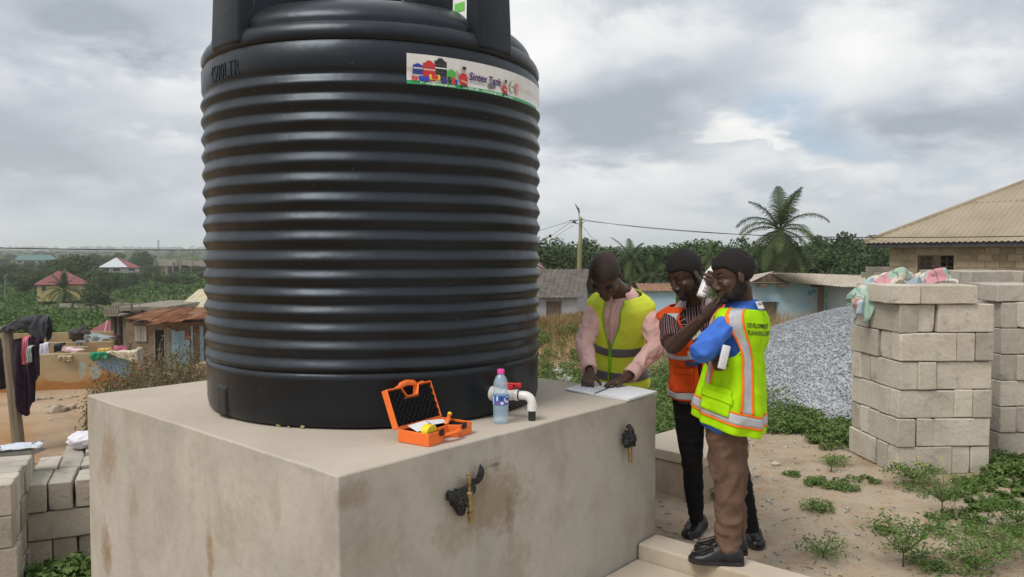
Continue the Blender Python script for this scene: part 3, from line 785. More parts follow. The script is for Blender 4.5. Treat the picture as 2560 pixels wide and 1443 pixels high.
def frond_mesh(name, L, droop, leafl, n, mat, parent, base, az, el, width=.05, hang=.6):
    """one pinnate palm leaf, base at `base`, leaving at azimuth az and elevation el"""
    d = V((math.sin(az) * math.cos(el), math.cos(az) * math.cos(el), math.sin(el)))
    side = V((math.cos(az), -math.sin(az), 0)); pts = [V(base)]; p = V(base); N = 14
    for i in range(N):
        d = (d + V((0, 0, -droop / N * (1 + i / N)))).normalized(); p = p + d * (L / N); pts.append(p.copy())
    mb = MB(); mb.tube(pts, [.05 * L / 4 * (1 - .85 * i / N) + .006 for i in range(N + 1)], 5)
    vs, fs = [], []
    for i in range(n):
        u = .12 + .88 * i / (n - 1); k = min(N - 1, int(u * N)); q = pts[k].lerp(pts[k + 1], u * N - k)
        t = (pts[k + 1] - pts[k]).normalized(); up = side.cross(t).normalized()
        if up.z < 0: up = -up
        ll = leafl * (math.sin(math.pi * min(1, .16 + u * .80)) ** .7) * rng.uniform(.85, 1.1)
        for sg in (-1, 1):
            dr = (side * sg * .85 + t * .55 + up * rng.uniform(.0, .3)).normalized()
            m1 = q + dr * ll * .5 - V((0, 0, hang * ll * .10)); e = m1 + (dr * .75 - V((0, 0, hang))).normalized() * ll * .5
            w = t * (width * .5); b = len(vs)
            vs += [q - w, q + w, m1 + w * .9, m1 - w * .9, e]
            fs += [(b, b + 1, b + 2, b + 3), (b + 3, b + 2, b + 4)]
    mb.add(vs, fs)
    return mb.build(name, mat, parent)
def palm(name, label, base, height, nf, L, leafl, lean=(0, 0), trunk_r=.16, yellow=4, group=None, el0=-.9, cluster=True):
    root = empty(name, base, label, 'palm tree', group); b = V(base)
    pts = [b + V((lean[0] * u ** 1.5, lean[1] * u, height * u)) for u in np.linspace(0, 1, 9)]
    MB().tube(pts, [trunk_r * (1.35 - .55 * u) if u > .08 else trunk_r * 1.7 for u in np.linspace(0, 1, 9)], 10).build('trunk', M_BARK, root, smooth=True)
    top = pts[-1]
    for i in range(nf):
        q = i / (nf - 1); el = 1.38 - (1.38 - el0) * q + rng.uniform(-.1, .1); az = i * 2.399 + rng.uniform(-.25, .25)
        frond_mesh('frond', L * rng.uniform(.85, 1.08) * (.82 if q < .1 else 1), .55 + .9 * (1 - abs(q - .45)) * rng.uniform(.7, 1.2) * (.35 if q < .15 else 1), leafl, 44, M_FROND_Y if i >= nf - yellow else M_FROND, root, top + V((0, 0, .05)), az, el, .062 * L / 4, .5 + .6 * q)
    if cluster:
        mc = M('coconut_husk', (.16, .13, .04), (.22, .15, .06), 8, rough=.7)
        for k in range(7):
            a = k * .9; MB().ball(top + V((math.cos(a) * .26, math.sin(a) * .26, -.28 - .1 * (k % 2))), (.13, .13, .16), n=9, m=7).build('coconut', mc, root, smooth=True)
    return root
def weed_patch(pts, hgt, leaf, n, spread):
    """leaf points of low plants around stems at pts (n leaves per stem)"""
    P_, N_ = [], []
    for (x, y), h in zip(pts, hgt):
        z = gz(x, y); k = n
        u = rng.uniform(.05, 1, k) ** .8; a = rng.uniform(0, 6.283, k); r = spread * h * (.25 + .75 * np.sqrt(rng.uniform(0, 1, k)))
        P_.append(np.stack([x + r * np.cos(a), y + r * np.sin(a), z + u * h * (1 - .35 * r / (spread * h + 1e-6))], -1))
        nn = rng.normal(size=(k, 3)) * .55 + np.array([0, 0, 1.]); N_.append(nn / np.linalg.norm(nn, axis=1)[:, None])
    p = np.concatenate(P_); return leaf_quads(p, leaf * rng.uniform(.5, 1.3, len(p)), np.concatenate(N_), .5)
def blades(x, y, h, w, bend=.5):
    """grass blades, two quads each"""
    n = len(x); z = ground_z(x, y); a = rng.uniform(0, 6.283, n); d = np.stack([np.cos(a), np.sin(a), 0 * a], -1); s = np.stack([-np.sin(a), np.cos(a), 0 * a], -1) * (w / 2)
    b = np.stack([x, y, z - .005], -1); up = np.array([0, 0, 1.])
    k = rng.uniform(.2, 1, n)[:, None] * bend; h = np.asarray(h)[:, None] * np.ones((n, 1))
    m = b + up * h * .55 + d * h * k * .25; t = b + up * h * (1 - .3 * k) + d * h * k * .8
    v = np.stack([b - s, b + s, m + s * .8, m - s * .8, t - s * .15, t + s * .15], 1).reshape(-1, 3)
    i = np.arange(n)[:, None] * 6
    f = np.concatenate([i + np.array([0, 1, 2, 3]), i + np.array([3, 2, 5, 4])])
    return v, f
# ------------------------------------------------------------------ people
def skinmat(name, c):
    t = NT(name)
    col = t.ramp(t.noise(40, 5, .6), [(.3, tuple(q * .8 for q in c)), (.7, tuple(q * 1.25 for q in c))])
    t.bump(t.noise(320, 3, .6), .12, .002)
    return t.out(col, t.ramp(t.noise(60, 3), [(.3, .42), (.7, .58)]), Specular_IOR_Level=.45)
def cloth(name, c, c2=None, weave=900, rough=.85, trans=0.0, bump=.3):
    t = NT(name)
    col = t.ramp(t.noise(14, 5, .6), [(.3, tuple(q * .88 for q in c)), (.7, c2 or tuple(min(q * 1.1, .95) for q in c))])
    t.bump(t.math('ADD', t.noise(26, 4, .6), t.math('MULTIPLY', t.noise(weave, 2, .5), .25)), bump, .012)
    m = t.out(col, rough, Specular_IOR_Level=.2)
    if trans:
        tr = t.N.new('ShaderNodeBsdfTranslucent'); mx = t.N.new('ShaderNodeMixShader'); mx.inputs[0].default_value = trans
        t._in(tr.inputs[0], col); t.L.new(t.b.outputs[0], mx.inputs[1]); t.L.new(tr.outputs[0], mx.inputs[2])
        t.L.new(mx.outputs[0], t.N['Material Output'].inputs[0])
    return m
M_HAIR = M('short_black_hair', (.006, .005, .005), (.013, .011, .010), 120, rough=.75, bump=.7, bscale=420, bdist=.006)
M_TAPE = M('reflective_tape', (.42, .43, .46), (.50, .51, .54), 30, rough=.38, spec=.6, bump=.15, bscale=30, bdist=.006)
M_TAPE_DK = M('dark_reflective_tape', (.115, .115, .13), (.15, .15, .165), 30, rough=.45, spec=.5, bump=.15, bscale=30, bdist=.006)
M_OTRIM = M('orange_trim', (.95, .20, .02), rough=.7, spec=.2)
M_SHOE = M('black_shoe_leather', (.009, .009, .010), (.018, .018, .019), 30, rough=.34, spec=.3, bump=.25, bscale=60, bdist=.006)
M_SOLE = M('black_shoe_sole', (.014, .014, .014), (.03, .028, .026), 30, rough=.7)
M_EYE = M('eye_white', (.22, .19, .17), rough=.4)
M_IRIS = M('eye_iris', (.012, .007, .005), rough=.2)

TOR = np.array([  # t, half width, front depth, back depth
    (-.30, .165, .105, .115), (-.15, .176, .112, .125), (0, .174, .114, .130), (.2, .160, .112, .114), (.35, .157, .112, .104), (.5, .164, .119, .104),
    (.7, .180, .124, .110), (.82, .186, .112, .106), (.88, .178, .098, .098), (.93, .148, .082, .088), (.97, .105, .070, .078), (1.0, .076, .064, .070), (1.06, .060, .058, .060)])
class Body:
    def __init__(s, H, N, fwd, scale=1.0, fat=1.0, fwdH=None, bow=0.0):
        s.H, s.N, s.k, s.fat = V(H), V(N), scale, fat
        s.fN = V(fwd).normalized(); s.fH = V(fwdH or fwd).normalized(); s.bow = bow
    def fr(s, t):
        f = s.fH.lerp(s.fN, max(0, min(1, t)))
        d = (s.N - s.H)
        c = s.H + d * t - f * (s.bow * 4 * t * (1 - t) if 0 < t < 1 else 0)
        e = .02; f2 = -f * (s.bow * 4 * (1 - 2 * min(max(t, 0), 1)))
        up = (d + f2).normalized()
        f = (f - up * f.dot(up)).normalized(); l = up.cross(f)
        return c, f, l, up
    def S(s, t, th, off=0.0):
        c, f, l, up = s.fr(t)
        a = np.interp(t, TOR[:, 0], TOR[:, 1]) * s.k + off
        bf = np.interp(t, TOR[:, 0], TOR[:, 2]) * s.k * s.fat + off; bb = np.interp(t, TOR[:, 0], TOR[:, 3]) * s.k + off
        sn, cs = math.sin(th), math.cos(th)
        e = .86
        x = math.copysign(abs(sn) ** e, sn) * a; y = math.copysign(abs(cs) ** e, cs) * (bf if cs > 0 else bb)
        return c + l * x + f * y
    def shoulder(s, side):
        c, f, l, up = s.fr(.855)
        return c + l * (side * .160 * s.k) - f * .005
    def torso(s, mb, off, t0, t1, n=28, m=20):
        ts = np.linspace(t0, t1, m)
        vs = [s.S(t, 2 * math.pi * k / n, off) for t in ts for k in range(n)]
        fs = [(i * n + k, i * n + (k + 1) % n, (i + 1) * n + (k + 1) % n, (i + 1) * n + k) for i in range(m - 1) for k in range(n)]
        fs += [tuple(reversed(range(n))), tuple(range((m - 1) * n, m * n))]
        mb.add(vs, fs)
def limb(mb, pts, rads, n=16, sub=6):
    """tube through joints with a softened bend and interpolated radii"""
    pts = [V(p) for p in pts]; P_, R_ = [], []
    for i in range(len(pts) - 1):
        p0 = pts[max(i - 1, 0)]; p1, p2 = pts[i], pts[i + 1]; p3 = pts[min(i + 2, len(pts) - 1)]
        for j in range(sub):
            u = j / sub
            cr = .5 * ((2 * p1) + (p2 - p0) * u + (2 * p0 - 5 * p1 + 4 * p2 - p3) * u * u + (3 * p1 - p0 - 3 * p2 + p3) * u ** 3)
            P_.append(p1.lerp(p2, u).lerp(cr, .55)); R_.append(rads[i] * (1 - u) + rads[i + 1] * u)
    P_.append(pts[-1]); R_.append(rads[-1])
    mb.tube(P_, R_, n)
def along(a, b, u): return V(a).lerp(V(b), u)
def arm_pts(sh, el, wr):
    return [sh, along(sh, el, .5), el, along(el, wr, .3), along(el, wr, .75), wr]
def hand(mb, w, d, palm, thumb, curls, spread=.10, k=1.0, thumb_dir=(.55, .75, .35), thumb_curl=.3):
    w, d = V(w), V(d).normalized()
    n = V(palm); n = (n - d * n.dot(d)).normalized()
    s = d.cross(n).normalized()
    if s.dot(V(thumb)) < 0: s = -s
    mb.tube([w - d * .02, w + d * .015, w + d * .05, w + d * .085, w + d * .10], [(.026 * k, .021 * k), (.030 * k, .019 * k), (.040 * k, .0165 * k), (.041 * k, .014 * k), (.034 * k, .011 * k)], 14, up=s)
    ends = []
    for i, (ln, r) in enumerate(((.074, .0088), (.083, .0090), (.077, .0086), (.060, .0076))):
        b = w + d * ((.090, .096, .091, .080)[i] * k) + s * ((.0305, .0105, -.0095, -.0285)[i] * k)
        dr = (d + s * (spread * (1.5 - i))).normalized(); ax = s
        pts = [b - dr * .012, b]; c = curls[i]
        for j, q in enumerate((.46, .31, .23)):
            a = c if isinstance(c, (int, float)) else c[j]
            dr = (dr * math.cos(a) + (n - dr * n.dot(dr)).normalized() * math.sin(a)).normalized()
            pts.append(pts[-1] + dr * (ln * q * k))
        mb.tube(pts, [r * k * q for q in (1.05, 1.08, 1.0, .92, .70)], 10); ends.append(pts)
    tb = w + d * .028 * k + s * .026 * k; td = (d * thumb_dir[0] + s * thumb_dir[1] + n * thumb_dir[2]).normalized()
    t2 = (td + d * thumb_curl + n * thumb_curl * .5).normalized()
    mb.tube([tb - td * .012 * k, tb, tb + td * .038 * k, tb + td * .038 * k + t2 * .028 * k, tb + td * .038 * k + t2 * .038 * k], [.014 * k, .0145 * k, .0105 * k, .0095 * k, .006 * k], 10)
    return ends
class Head:
    def __init__(s, c, fwd, up, k=1.0):
        s.c = V(c); s.f = V(fwd).normalized(); u = V(up); s.u = (u - s.f * u.dot(s.f)).normalized(); s.l = s.u.cross(s.f); s.k = k
        s.R = Matrix((s.f, s.l, s.u)).transposed()
    def p(s, f, l, u): return s.c + (s.f * f + s.l * l + s.u * u) * s.k
    def b(s, mb, c, r, rot=None, n=20, m=14): mb.ball(s.p(*c), tuple(q * s.k for q in r), s.R @ rot if rot else s.R, n, m)
    def build(s, mb, neck, nr=.056):
        b = s.b
        b(mb, (-.010, 0, .034), (.099, .077, .086), n=28, m=20)
        b(mb, (.022, 0, -.028), (.070, .063, .088), n=24, m=18)
        b(mb, (.030, 0, -.076), (.056, .050, .034)); b(mb, (.078, 0, -.098), (.018, .022, .017))
        for sd in (-1, 1):
            b(mb, (.006, sd * .052, -.060), (.036, .010, .036)); b(mb, (.058, sd * .042, -.022), (.026, .021, .020))
            b(mb, (.077, sd * .030, .024), (.013, .024, .009)); b(mb, (.072, sd * .031, .003), (.0145, .015, .012))
            b(mb, (-.006, sd * .079, -.006), (.020, .007, .032), Matrix.Rotation(sd * .35, 3, 'Z') @ Matrix.Rotation(-.2, 3, 'Y'), 14, 10)
            b(mb, (.096, sd * .0155, -.036), (.012, .010, .0095), n=12, m=8)
        mb.tube([s.p(.084, 0, .020), s.p(.094, 0, -.002), s.p(.106, 0, -.026), s.p(.104, 0, -.040)], [.008, .0095, .0145, .009], 12)
        b(mb, (.088, 0, -.058), (.018, .0225, .0088)); b(mb, (.087, 0, -.0735), (.0165, .0205, .0092)); b(mb, (.076, 0, -.066), (.018, .027, .02))
        mb.tube([s.p(-.02, 0, -.01), s.p(-.022, 0, -.07), V(neck).lerp(s.p(-.02, 0, -.07), .4), V(neck)], [nr * .95, nr * .95, nr, nr * 1.12], 18)
    def eyes(s, parent, skin):
        for sd in (-1, 1):
            mb = MB(); s.b(mb, (.0765, sd * .031, -.001), (.0118, .0118, .0062), n=12, m=8); o = mb.build('eye', M_EYE, parent, smooth=True)
            mb = MB(); s.b(mb, (.0845, sd * .031, -.002), (.0048, .0055, .0050), n=10, m=6); mb.build('iris', M_IRIS, o, smooth=True)
            mb = MB(); s.b(mb, (.074, sd * .031, .036), (.018, .022, .0048), n=12, m=6); mb.build('eyebrow', M_HAIR, parent, smooth=True)
    def hair(s, parent, thick=.006, top=.0, front=.058, mat=None, back=-.075, side=.0):
        nu, nv = 120, 80; mb = MB()
        def fn(a, b):
            ph = a * 2 * math.pi; th = b * math.pi * .78
            d = V((math.sin(th) * math.cos(ph), math.sin(th) * math.sin(ph), math.cos(th)))
            z = d.z
            r = V(((.099 + thick) * d.x, (.077 + thick) * d.y, (.086 + thick + top * max(0, z)) * d.z))
            f, l, u = -.010 + r.x, r.y, .034 + r.z
            j = .0022 * noise.noise(V((f, l, u)) * 150) + .0022 * noise.noise(V((f, l, u)) * 330)
            # tuck the rim of the hair into the scalp so that the hairline fades
            m = marg(f, l, u); q = max(0.0, min(1.0, m / .020))
            sh = (thick + .0035) * (1 - q) ** 1.5
            return s.p(f * 1 - d.x * sh + d.x * j, l - d.y * sh + d.y * j, u - d.z * sh + d.z * j)
        def marg(f, l, u):
            line = np.interp(f, [-.11, -.06, -.02, .012, .022, .045, .062, .09], [back, back, -.03 + side, -.015 + side, .012 + side, .040, front, front])
            return u - line
        def keep(a, b):
            ph = a * 2 * math.pi; th = b * math.pi * .78
            return marg(-.010 + .104 * math.sin(th) * math.cos(ph), 0, .034 + .09 * math.cos(th)) > -.004
        mb.grid(fn, nu, nv, keep=keep)
        return mb.build('hair', mat or M_HAIR, parent, smooth=True, weld=.0003)
    def beard(s, parent, amt=.004):
        mb = MB(); q = amt
        s.b(mb, (.028, 0, -.074), (.058 + q, .0515 + q, .035 + q), n=28, m=18); s.b(mb, (.078, 0, -.100), (.0185 + q, .024 + q, .016 + q))
        for sd in (-1, 1):
            s.b(mb, (.006, sd * .052, -.058), (.037 + q, .0105 + q, .038 + q)); s.b(mb, (.000, sd * .064, -.030), (.014, .006 + q, .034)); s.b(mb, (.044, sd * .038, -.082), (.030 + q, .014 + q, .020 + q))
        s.b(mb, (.0935, 0, -.0490), (.011 + q * .4, .026, .0035))
        return remeshed(mb, 'beard', M_HAIR, parent, .0035, 6)
def remeshed(mb, name, mat, parent=None, vox=.006, smooth=3, org=None, wr=0.0, wf=14, seed=0):
    o = mb.build(name, mat, parent, org=org)
    md = o.modifiers.new('r', 'REMESH'); md.mode = 'VOXEL'; md.voxel_size = vox; md.use_smooth_shade = True
    if smooth:
        m2 = o.modifiers.new('s', 'SMOOTH'); m2.factor = .5; m2.iterations = smooth
    applied(o)
    if wr:
        me = o.data; n = len(me.vertices); co = np.empty(n * 3, np.float32); me.vertices.foreach_get('co', co); co = co.reshape(-1, 3)
        no = np.empty(n * 3, np.float32); me.vertex_normals.foreach_get('vector', no) if hasattr(me, 'vertex_normals') else me.vertices.foreach_get('normal', no)
        no = no.reshape(-1, 3); d = np.empty(n)
        for i in range(n):
            p = V(co[i]) ; w = noise.noise_vector(p * 5) * .08
            pw = p + w; q = noise.noise(V((pw.x * wf * .8 + pw.z * wf * .5, pw.y * wf * .8, pw.z * wf * 1.1 - pw.x * wf * .5)) + V((seed, 0, 0)))
            q2 = noise.noise(V((pw.x * wf * 1.8 - pw.z * wf, pw.y * wf * 1.5, pw.z * wf * 2.2)) + V((seed, 5, 0)))
            d[i] = (1 - abs(q) * 3.0) * .85 + (1 - abs(q2) * 2.6) * .35 + .5 * noise.noise(p * (wf * .4) + V((0, seed, 3))) - .5
        me.vertices.foreach_set('co', (co + no * (d * wr)[:, None]).astype(np.float32).ravel()); me.update()
    return o
def garment(body, name, mat, parent, t0, t1, off, keep, nth=128, nt=64, thick=.003, thc=0.0, fold=None):
    """cloth panel lying over the torso; off(t, th) is its clearance"""
    mb = MB()
    def fn(a, b):
        th = (a - .5) * 2 * math.pi + thc; t = t0 + (t1 - t0) * b
        q = body.S(t, th, 0) * 1.0; return body.S(t, th, off(t, th) + .0035 * (1 - 3 * abs(noise.noise(V((q.x * 9 + q.z * 5, q.y * 9, q.z * 7))))) + .002 * noise.noise(q * 26))
    mb.grid(fn, nth, nt, keep=lambda a, b: keep(t0 + (t1 - t0) * b, (a - .5) * 2 * math.pi))
    return mb.build(name, mat, parent, smooth=True, weld=.0004, solid=thick)
def strip(body, name, mat, parent, t0, t1, th0, th1, off, nth=24, nt=24, lift=.0045, keep=None, thick=.0012):
    """a band sewn on the garment; th0/th1 may be functions of t"""
    g = lambda q, t: q(t) if callable(q) else q
    mb = MB()
    def fn(a, b):
        t = t0 + (t1 - t0) * b; th = g(th0, t) * (1 - a) + g(th1, t) * a
        q = body.S(t, th, 0); return body.S(t, th, off(t, th) + lift + .0035 * (1 - 3 * abs(noise.noise(V((q.x * 9 + q.z * 5, q.y * 9, q.z * 7))))) + .002 * noise.noise(q * 26))
    kp = None
    if keep: kp = lambda a, b: keep(t0 + (t1 - t0) * b, g(th0, t0 + (t1 - t0) * b) * (1 - a) + g(th1, t0 + (t1 - t0) * b) * a)
    mb.grid(fn, nth, nt, keep=kp)
    return mb.build(name, mat, parent, smooth=True, weld=.0003, solid=thick)
D2R = math.pi / 180
def capb(t, th, k):
    """extra room where a vest runs over the shoulders"""
    return k * math.exp(-((abs(wrap(th)) - math.pi / 2) / .45) ** 2) * float(smooth01(t, .60, .80))
def wrap(a): return (a + math.pi) % (2 * math.pi) - math.pi
def armhole(t, th, lo=.56, w=36 * D2R, hi=.93):
    """True inside the arm openings"""
    q = min(abs(wrap(th - math.pi / 2)), abs(wrap(th + math.pi / 2)))
    return lo < t < hi and q < w * min(1, ((t - lo) / .14)) ** .5 * min(1, (hi - t) / .10) ** .5
def armbind(body, v, mat, off, lo, w, hi, r=.0045):
    for sg in (-1, 1):
        mb = MB(); pts = []
        for e in (-1, 1):
            for q in np.linspace(0, 1, 26)[::e]:
                t = lo + (hi - lo) * q
                ww = w * min(1, ((t - lo) / .14)) ** .5 * min(1, max(0, hi - t) / .10) ** .5
                th = sg * math.pi / 2 + e * ww; pts.append(body.S(t, th, off(t, th) + .0015))
        pts.append(pts[0]); mb.tube(pts, r, 8, cap=False); mb.build('vest_binding', mat, v, smooth=True)
def shoe(parent, heel, toe, up=(0, 0, 1), L=.285, w=.052):
    heel, toe = V(heel), V(toe); d = (toe - heel).normalized(); u = V(up); u = (u - d * u.dot(d)).normalized(); l = u.cross(d)
    ss = [0, .04, .12, .25, .40, .52, .64, .76, .88, .95, 1.0]
    hw = [.55, .68, .76, .78, .80, .88, .98, 1.0, .86, .62, .22]; hh = [.055, .075, .088, .092, .098, .090, .070, .056, .048, .040, .022]
    n = 22; vs = []
    for s_, a, h in zip(ss, hw, hh):
        for k in range(n):
            q = 2 * math.pi * k / n; x = math.cos(q) * w * a; z = math.sin(q)
            zz = .012 + (h - .012) * (z ** .8) if z > 0 else .012 + z * .008
            x *= 1 - .35 * max(0, z) ** 3
            vs.append(heel + d * (s_ * L) + l * x + u * zz)
    m = len(ss); fs = [(i * n + k, i * n + (k + 1) % n, (i + 1) * n + (k + 1) % n, (i + 1) * n + k) for i in range(m - 1) for k in range(n)] + [tuple(reversed(range(n))), tuple(range((m - 1) * n, m * n))]
    o = MB().add(vs, fs).build('shoe', M_SHOE, parent, smooth=True)
    mb = MB(); ring = []
    for s_, a in zip(ss, hw): ring.append((s_ * L, a * w + .004))
    poly = [heel + d * x - l * y for x, y in ring] + [heel + d * x + l * y for x, y in reversed(ring)]
    poly = [p + u * .001 for p in poly]
    mb.prism(poly, u * .019); mb.build('sole', M_SOLE, o)
    mb = MB()
    for k in range(4):
        x = L * (.50 + .055 * k); z = np.interp(x / L, ss, hh) + .003
        mb.tube([heel + d * x + l * (-.020) + u * (z - .009), heel + d * x + u * z, heel + d * (x + .006) + l * .020 + u * (z - .009)], .0025, 6)
    # moccasin seam
    pts = [heel + d * (L * .55) + l * .033 + u * .076, heel + d * (L * .76) + l * .037 + u * .052, heel + d * (L * .90) + l * .024 + u * .048, heel + d * (L * .935) + u * .046,
           heel + d * (L * .90) - l * .024 + u * .048, heel + d * (L * .76) - l * .037 + u * .052, heel + d * (L * .55) - l * .033 + u * .076]
    mb.tube(pts, .0032, 6); mb.build('lace', M_SHOE, o, smooth=True)
    return o
def collar(parent, body, mat, t=.975, h=.045, open_=40 * D2R, off=.006, flare=.018):
    mb = MB()
    c, f, l, up = body.fr(t)
    def fn(a, b):
        th = open_ + (2 * math.pi - 2 * open_) * a
        q = b * 2
        p0 = body.S(t, th, off); rad = (p0 - c); rad = rad.normalized()
        lo = body.S(t - .01, th, off)
        hi = body.S(min(1.05, t + .05), th, off * .6) + up * (h * .35)
        if q <= 1: return lo.lerp(hi, q)
        out_ = hi + rad * (.004 + flare * (q - 1)) - up * (h * 1.0 * (q - 1))
        return out_
    mb.grid(fn, 60, 10)
    return mb.build('collar', mat, parent, smooth=True, solid=.002)

# ---- first man: pink shirt, yellow vest, leaning over the notebook
def person_pink():
    B = Body(P(1546, 945, 4.95), P(1551, 730, 4.76), (-.22, -.97, 0), .91, 1.16, bow=.02)
    hd = Head(P(1513, 690, 4.52), (-.17, -.46, -.87), (-.26, -.82, .50), 1.15)
    root_pt = V((B.H.x, B.H.y, gz(B.H.x, B.H.y)))
    skin = skinmat('skin_deep_brown', (.074, .036, .025))
    shR, shL = B.shoulder(-1), B.shoulder(1)
    elR, wrR, tipR = P(1460, 862, 4.70), P(1474, 930, 4.46), P(1466, 968, 4.355)
    elL, wrL, tipL = P(1640, 866, 4.68), P(1570, 944, 4.43), P(1530, 965, 4.345)
    mb = MB(); hd.build(mb, B.fr(.99)[0]); B.torso(mb, -.012, -.1, 1.02)
    for sh, el, wr in ((shR, elR, wrR), (shL, elL, wrL)): limb(mb, arm_pts(sh, el, wr), [.05, .046, .038, .040, .030, .025])
    hand(mb, wrR, tipR - wrR, (0.15, .75, -.65), (1, -.2, 0), [(.10, .15, .1), (.75, .8, .5), (.9, .95, .6), (1.0, 1.0, .6)], k=1.0)
    eL_ = hand(mb, wrL, (tipL - wrL) + V((0, 0, .012)), (0, .1, -1), (-.4, .9, 0), [(.12, .22, .15), (.10, .2, .15), (.10, .22, .15), (.15, .3, .2)], k=1.0)
    o = remeshed(mb, 'person', skin, None, .0048, 2, org=root_pt)
    tag(o, 'shaven-headed man in a pink shirt and yellow vest leaning over the open notebook', 'person')
    hd.eyes(o, skin); hd.hair(o, .0012, 0, .060, M('shaved_stubble', (.030, .018, .014), (.048, .026, .020), 90, rough=.55, bump=.2, bscale=500))
    M_PINK = cloth('pink_shirt_cotton', (.88, .55, .50), (.92, .61, .56))
    mb = MB(); B.torso(mb, .005, -.16, .985)
    for sh, el, wr in ((shR, elR, wrR), (shL, elL, wrL)): limb(mb, arm_pts(sh, el, along(el, wr, .93)), [.060, .064, .058, .055, .046, .042])
    s = remeshed(mb, 'shirt', M_PINK, o, .0062, 3, wr=.0075, wf=11, seed=1)
    collar(s, B, M_PINK, .965, .05, 26 * D2R)
    for el, wr in ((elR, wrR), (elL, wrL)):
        mb = MB(); mb.tube([along(el, wr, .72), along(el, wr, .80), along(el, wr, .96)], [.043, .0445, .0435], 20, cap=False); mb.build('cuff', M_PINK, s, smooth=True, solid=.003)
    strip(B, 'placket', M_PINK, s, .30, .955, -.245, -.10, lambda t, th: .0105, 4, 24, lift=.0, thick=.002)
    mbt = M('shirt_button', (.7, .6, .55), rough=.3)
    for t in (.50, .62, .74, .86): MB().ball(B.S(t, -.17, .0165), .0058, n=8, m=6).build('button', mbt, s, smooth=True)
    M_V = cloth('yellow_vest_fabric', (.78, .94, .06), (.84, .96, .10), trans=.0)
    off = lambda t, th: .021 + capb(t, th, .026) + .020 * max(0, .5 - t) + .006 * math.sin(th * 5 + t * 7) * (1 - t) + .004 * noise.noise(V((th * 2.2, t * 5, 3)))
    def vopen(t): return (1.6 + 13 * smooth01(t, .38, .80) + 10 * smooth01(t, .88, .98)) * D2R if t > .36 else 1.6 * D2R
    keep = lambda t, th: not armhole(t, th, .50, 18 * D2R, .86) and abs(wrap(th + .20)) > vopen(t)
    v = garment(B, 'vest', M_V, o, -.07, .985, off, keep, 160, 72)
    for a, b in ((.355, .455), (.055, .165)):
        strip(B, 'reflective_strip', M_TAPE_DK, v, a, b, -math.pi, math.pi, off, 128, 6, keep=lambda t, th: keep(t, th))
    M_E = cloth('lime_binding', (.36, .80, .03), trans=.2)
    for sg in (-1, 1):
        mb = MB(); pts = [B.S(t, -.20 + sg * vopen(t), off(t, sg * vopen(t) - .2) + .003) for t in np.linspace(-.07, .985, 30)]
        mb.tube(pts, (.006, .0035) if False else .0048, 8); mb.build('vest_binding', M_E, v, smooth=True)
    armbind(B, v, M_E, off, .50, 18 * D2R, .86)
    mb = MB(); th = lambda t: -.10
    mb.tube([B.S(t, -.19, off(t, -.19) + .006) for t in np.linspace(.15, .345, 8)], [(.011, .0028)] * 8, 8, up=B.fr(.2)[2]); mb.build('vest_fastener', M_E, v, smooth=True)
    # trousers and shoes behind the plinth
    M_T = cloth('black_trousers', (.012, .012, .013))
    mb = MB(); B.torso(mb, .010, -.28, .12); c, f, l, u = B.fr(-.1)
    for sd in (-1, 1):
        hp = c + l * (sd * .09); g = gz(hp.x, hp.y)
        limb(mb, [hp, V((hp.x + l.x * sd * .02, hp.y - .02, .50)), V((hp.x + l.x * sd * .03, hp.y + .03, g + .06))], [.095, .075, .058])
        hz = V((hp.x + l.x * sd * .03, hp.y + .09, g)); shoe(o, hz, hz + f * .28 + l * sd * .04)
    remeshed(mb, 'trousers', M_T, o, .009, 3, wr=.004)
    # ring
    mid = eL_[2]; p = along(mid[1], mid[2], .55); mb = MB()
    d = (mid[2] - mid[1]).normalized(); fr_ = frame(d)
    pts = [p + fr_.col[0] * (.0102 * math.cos(a)) + fr_.col[1] * (.0102 * math.sin(a)) for a in np.linspace(0, 2 * math.pi, 17)]
    mb.tube(pts, .0019, 6, cap=False); r_ = mb.build('ring', M('gold', (.75, .50, .16), rough=.25, metal=1.0), o, smooth=True)
    return o

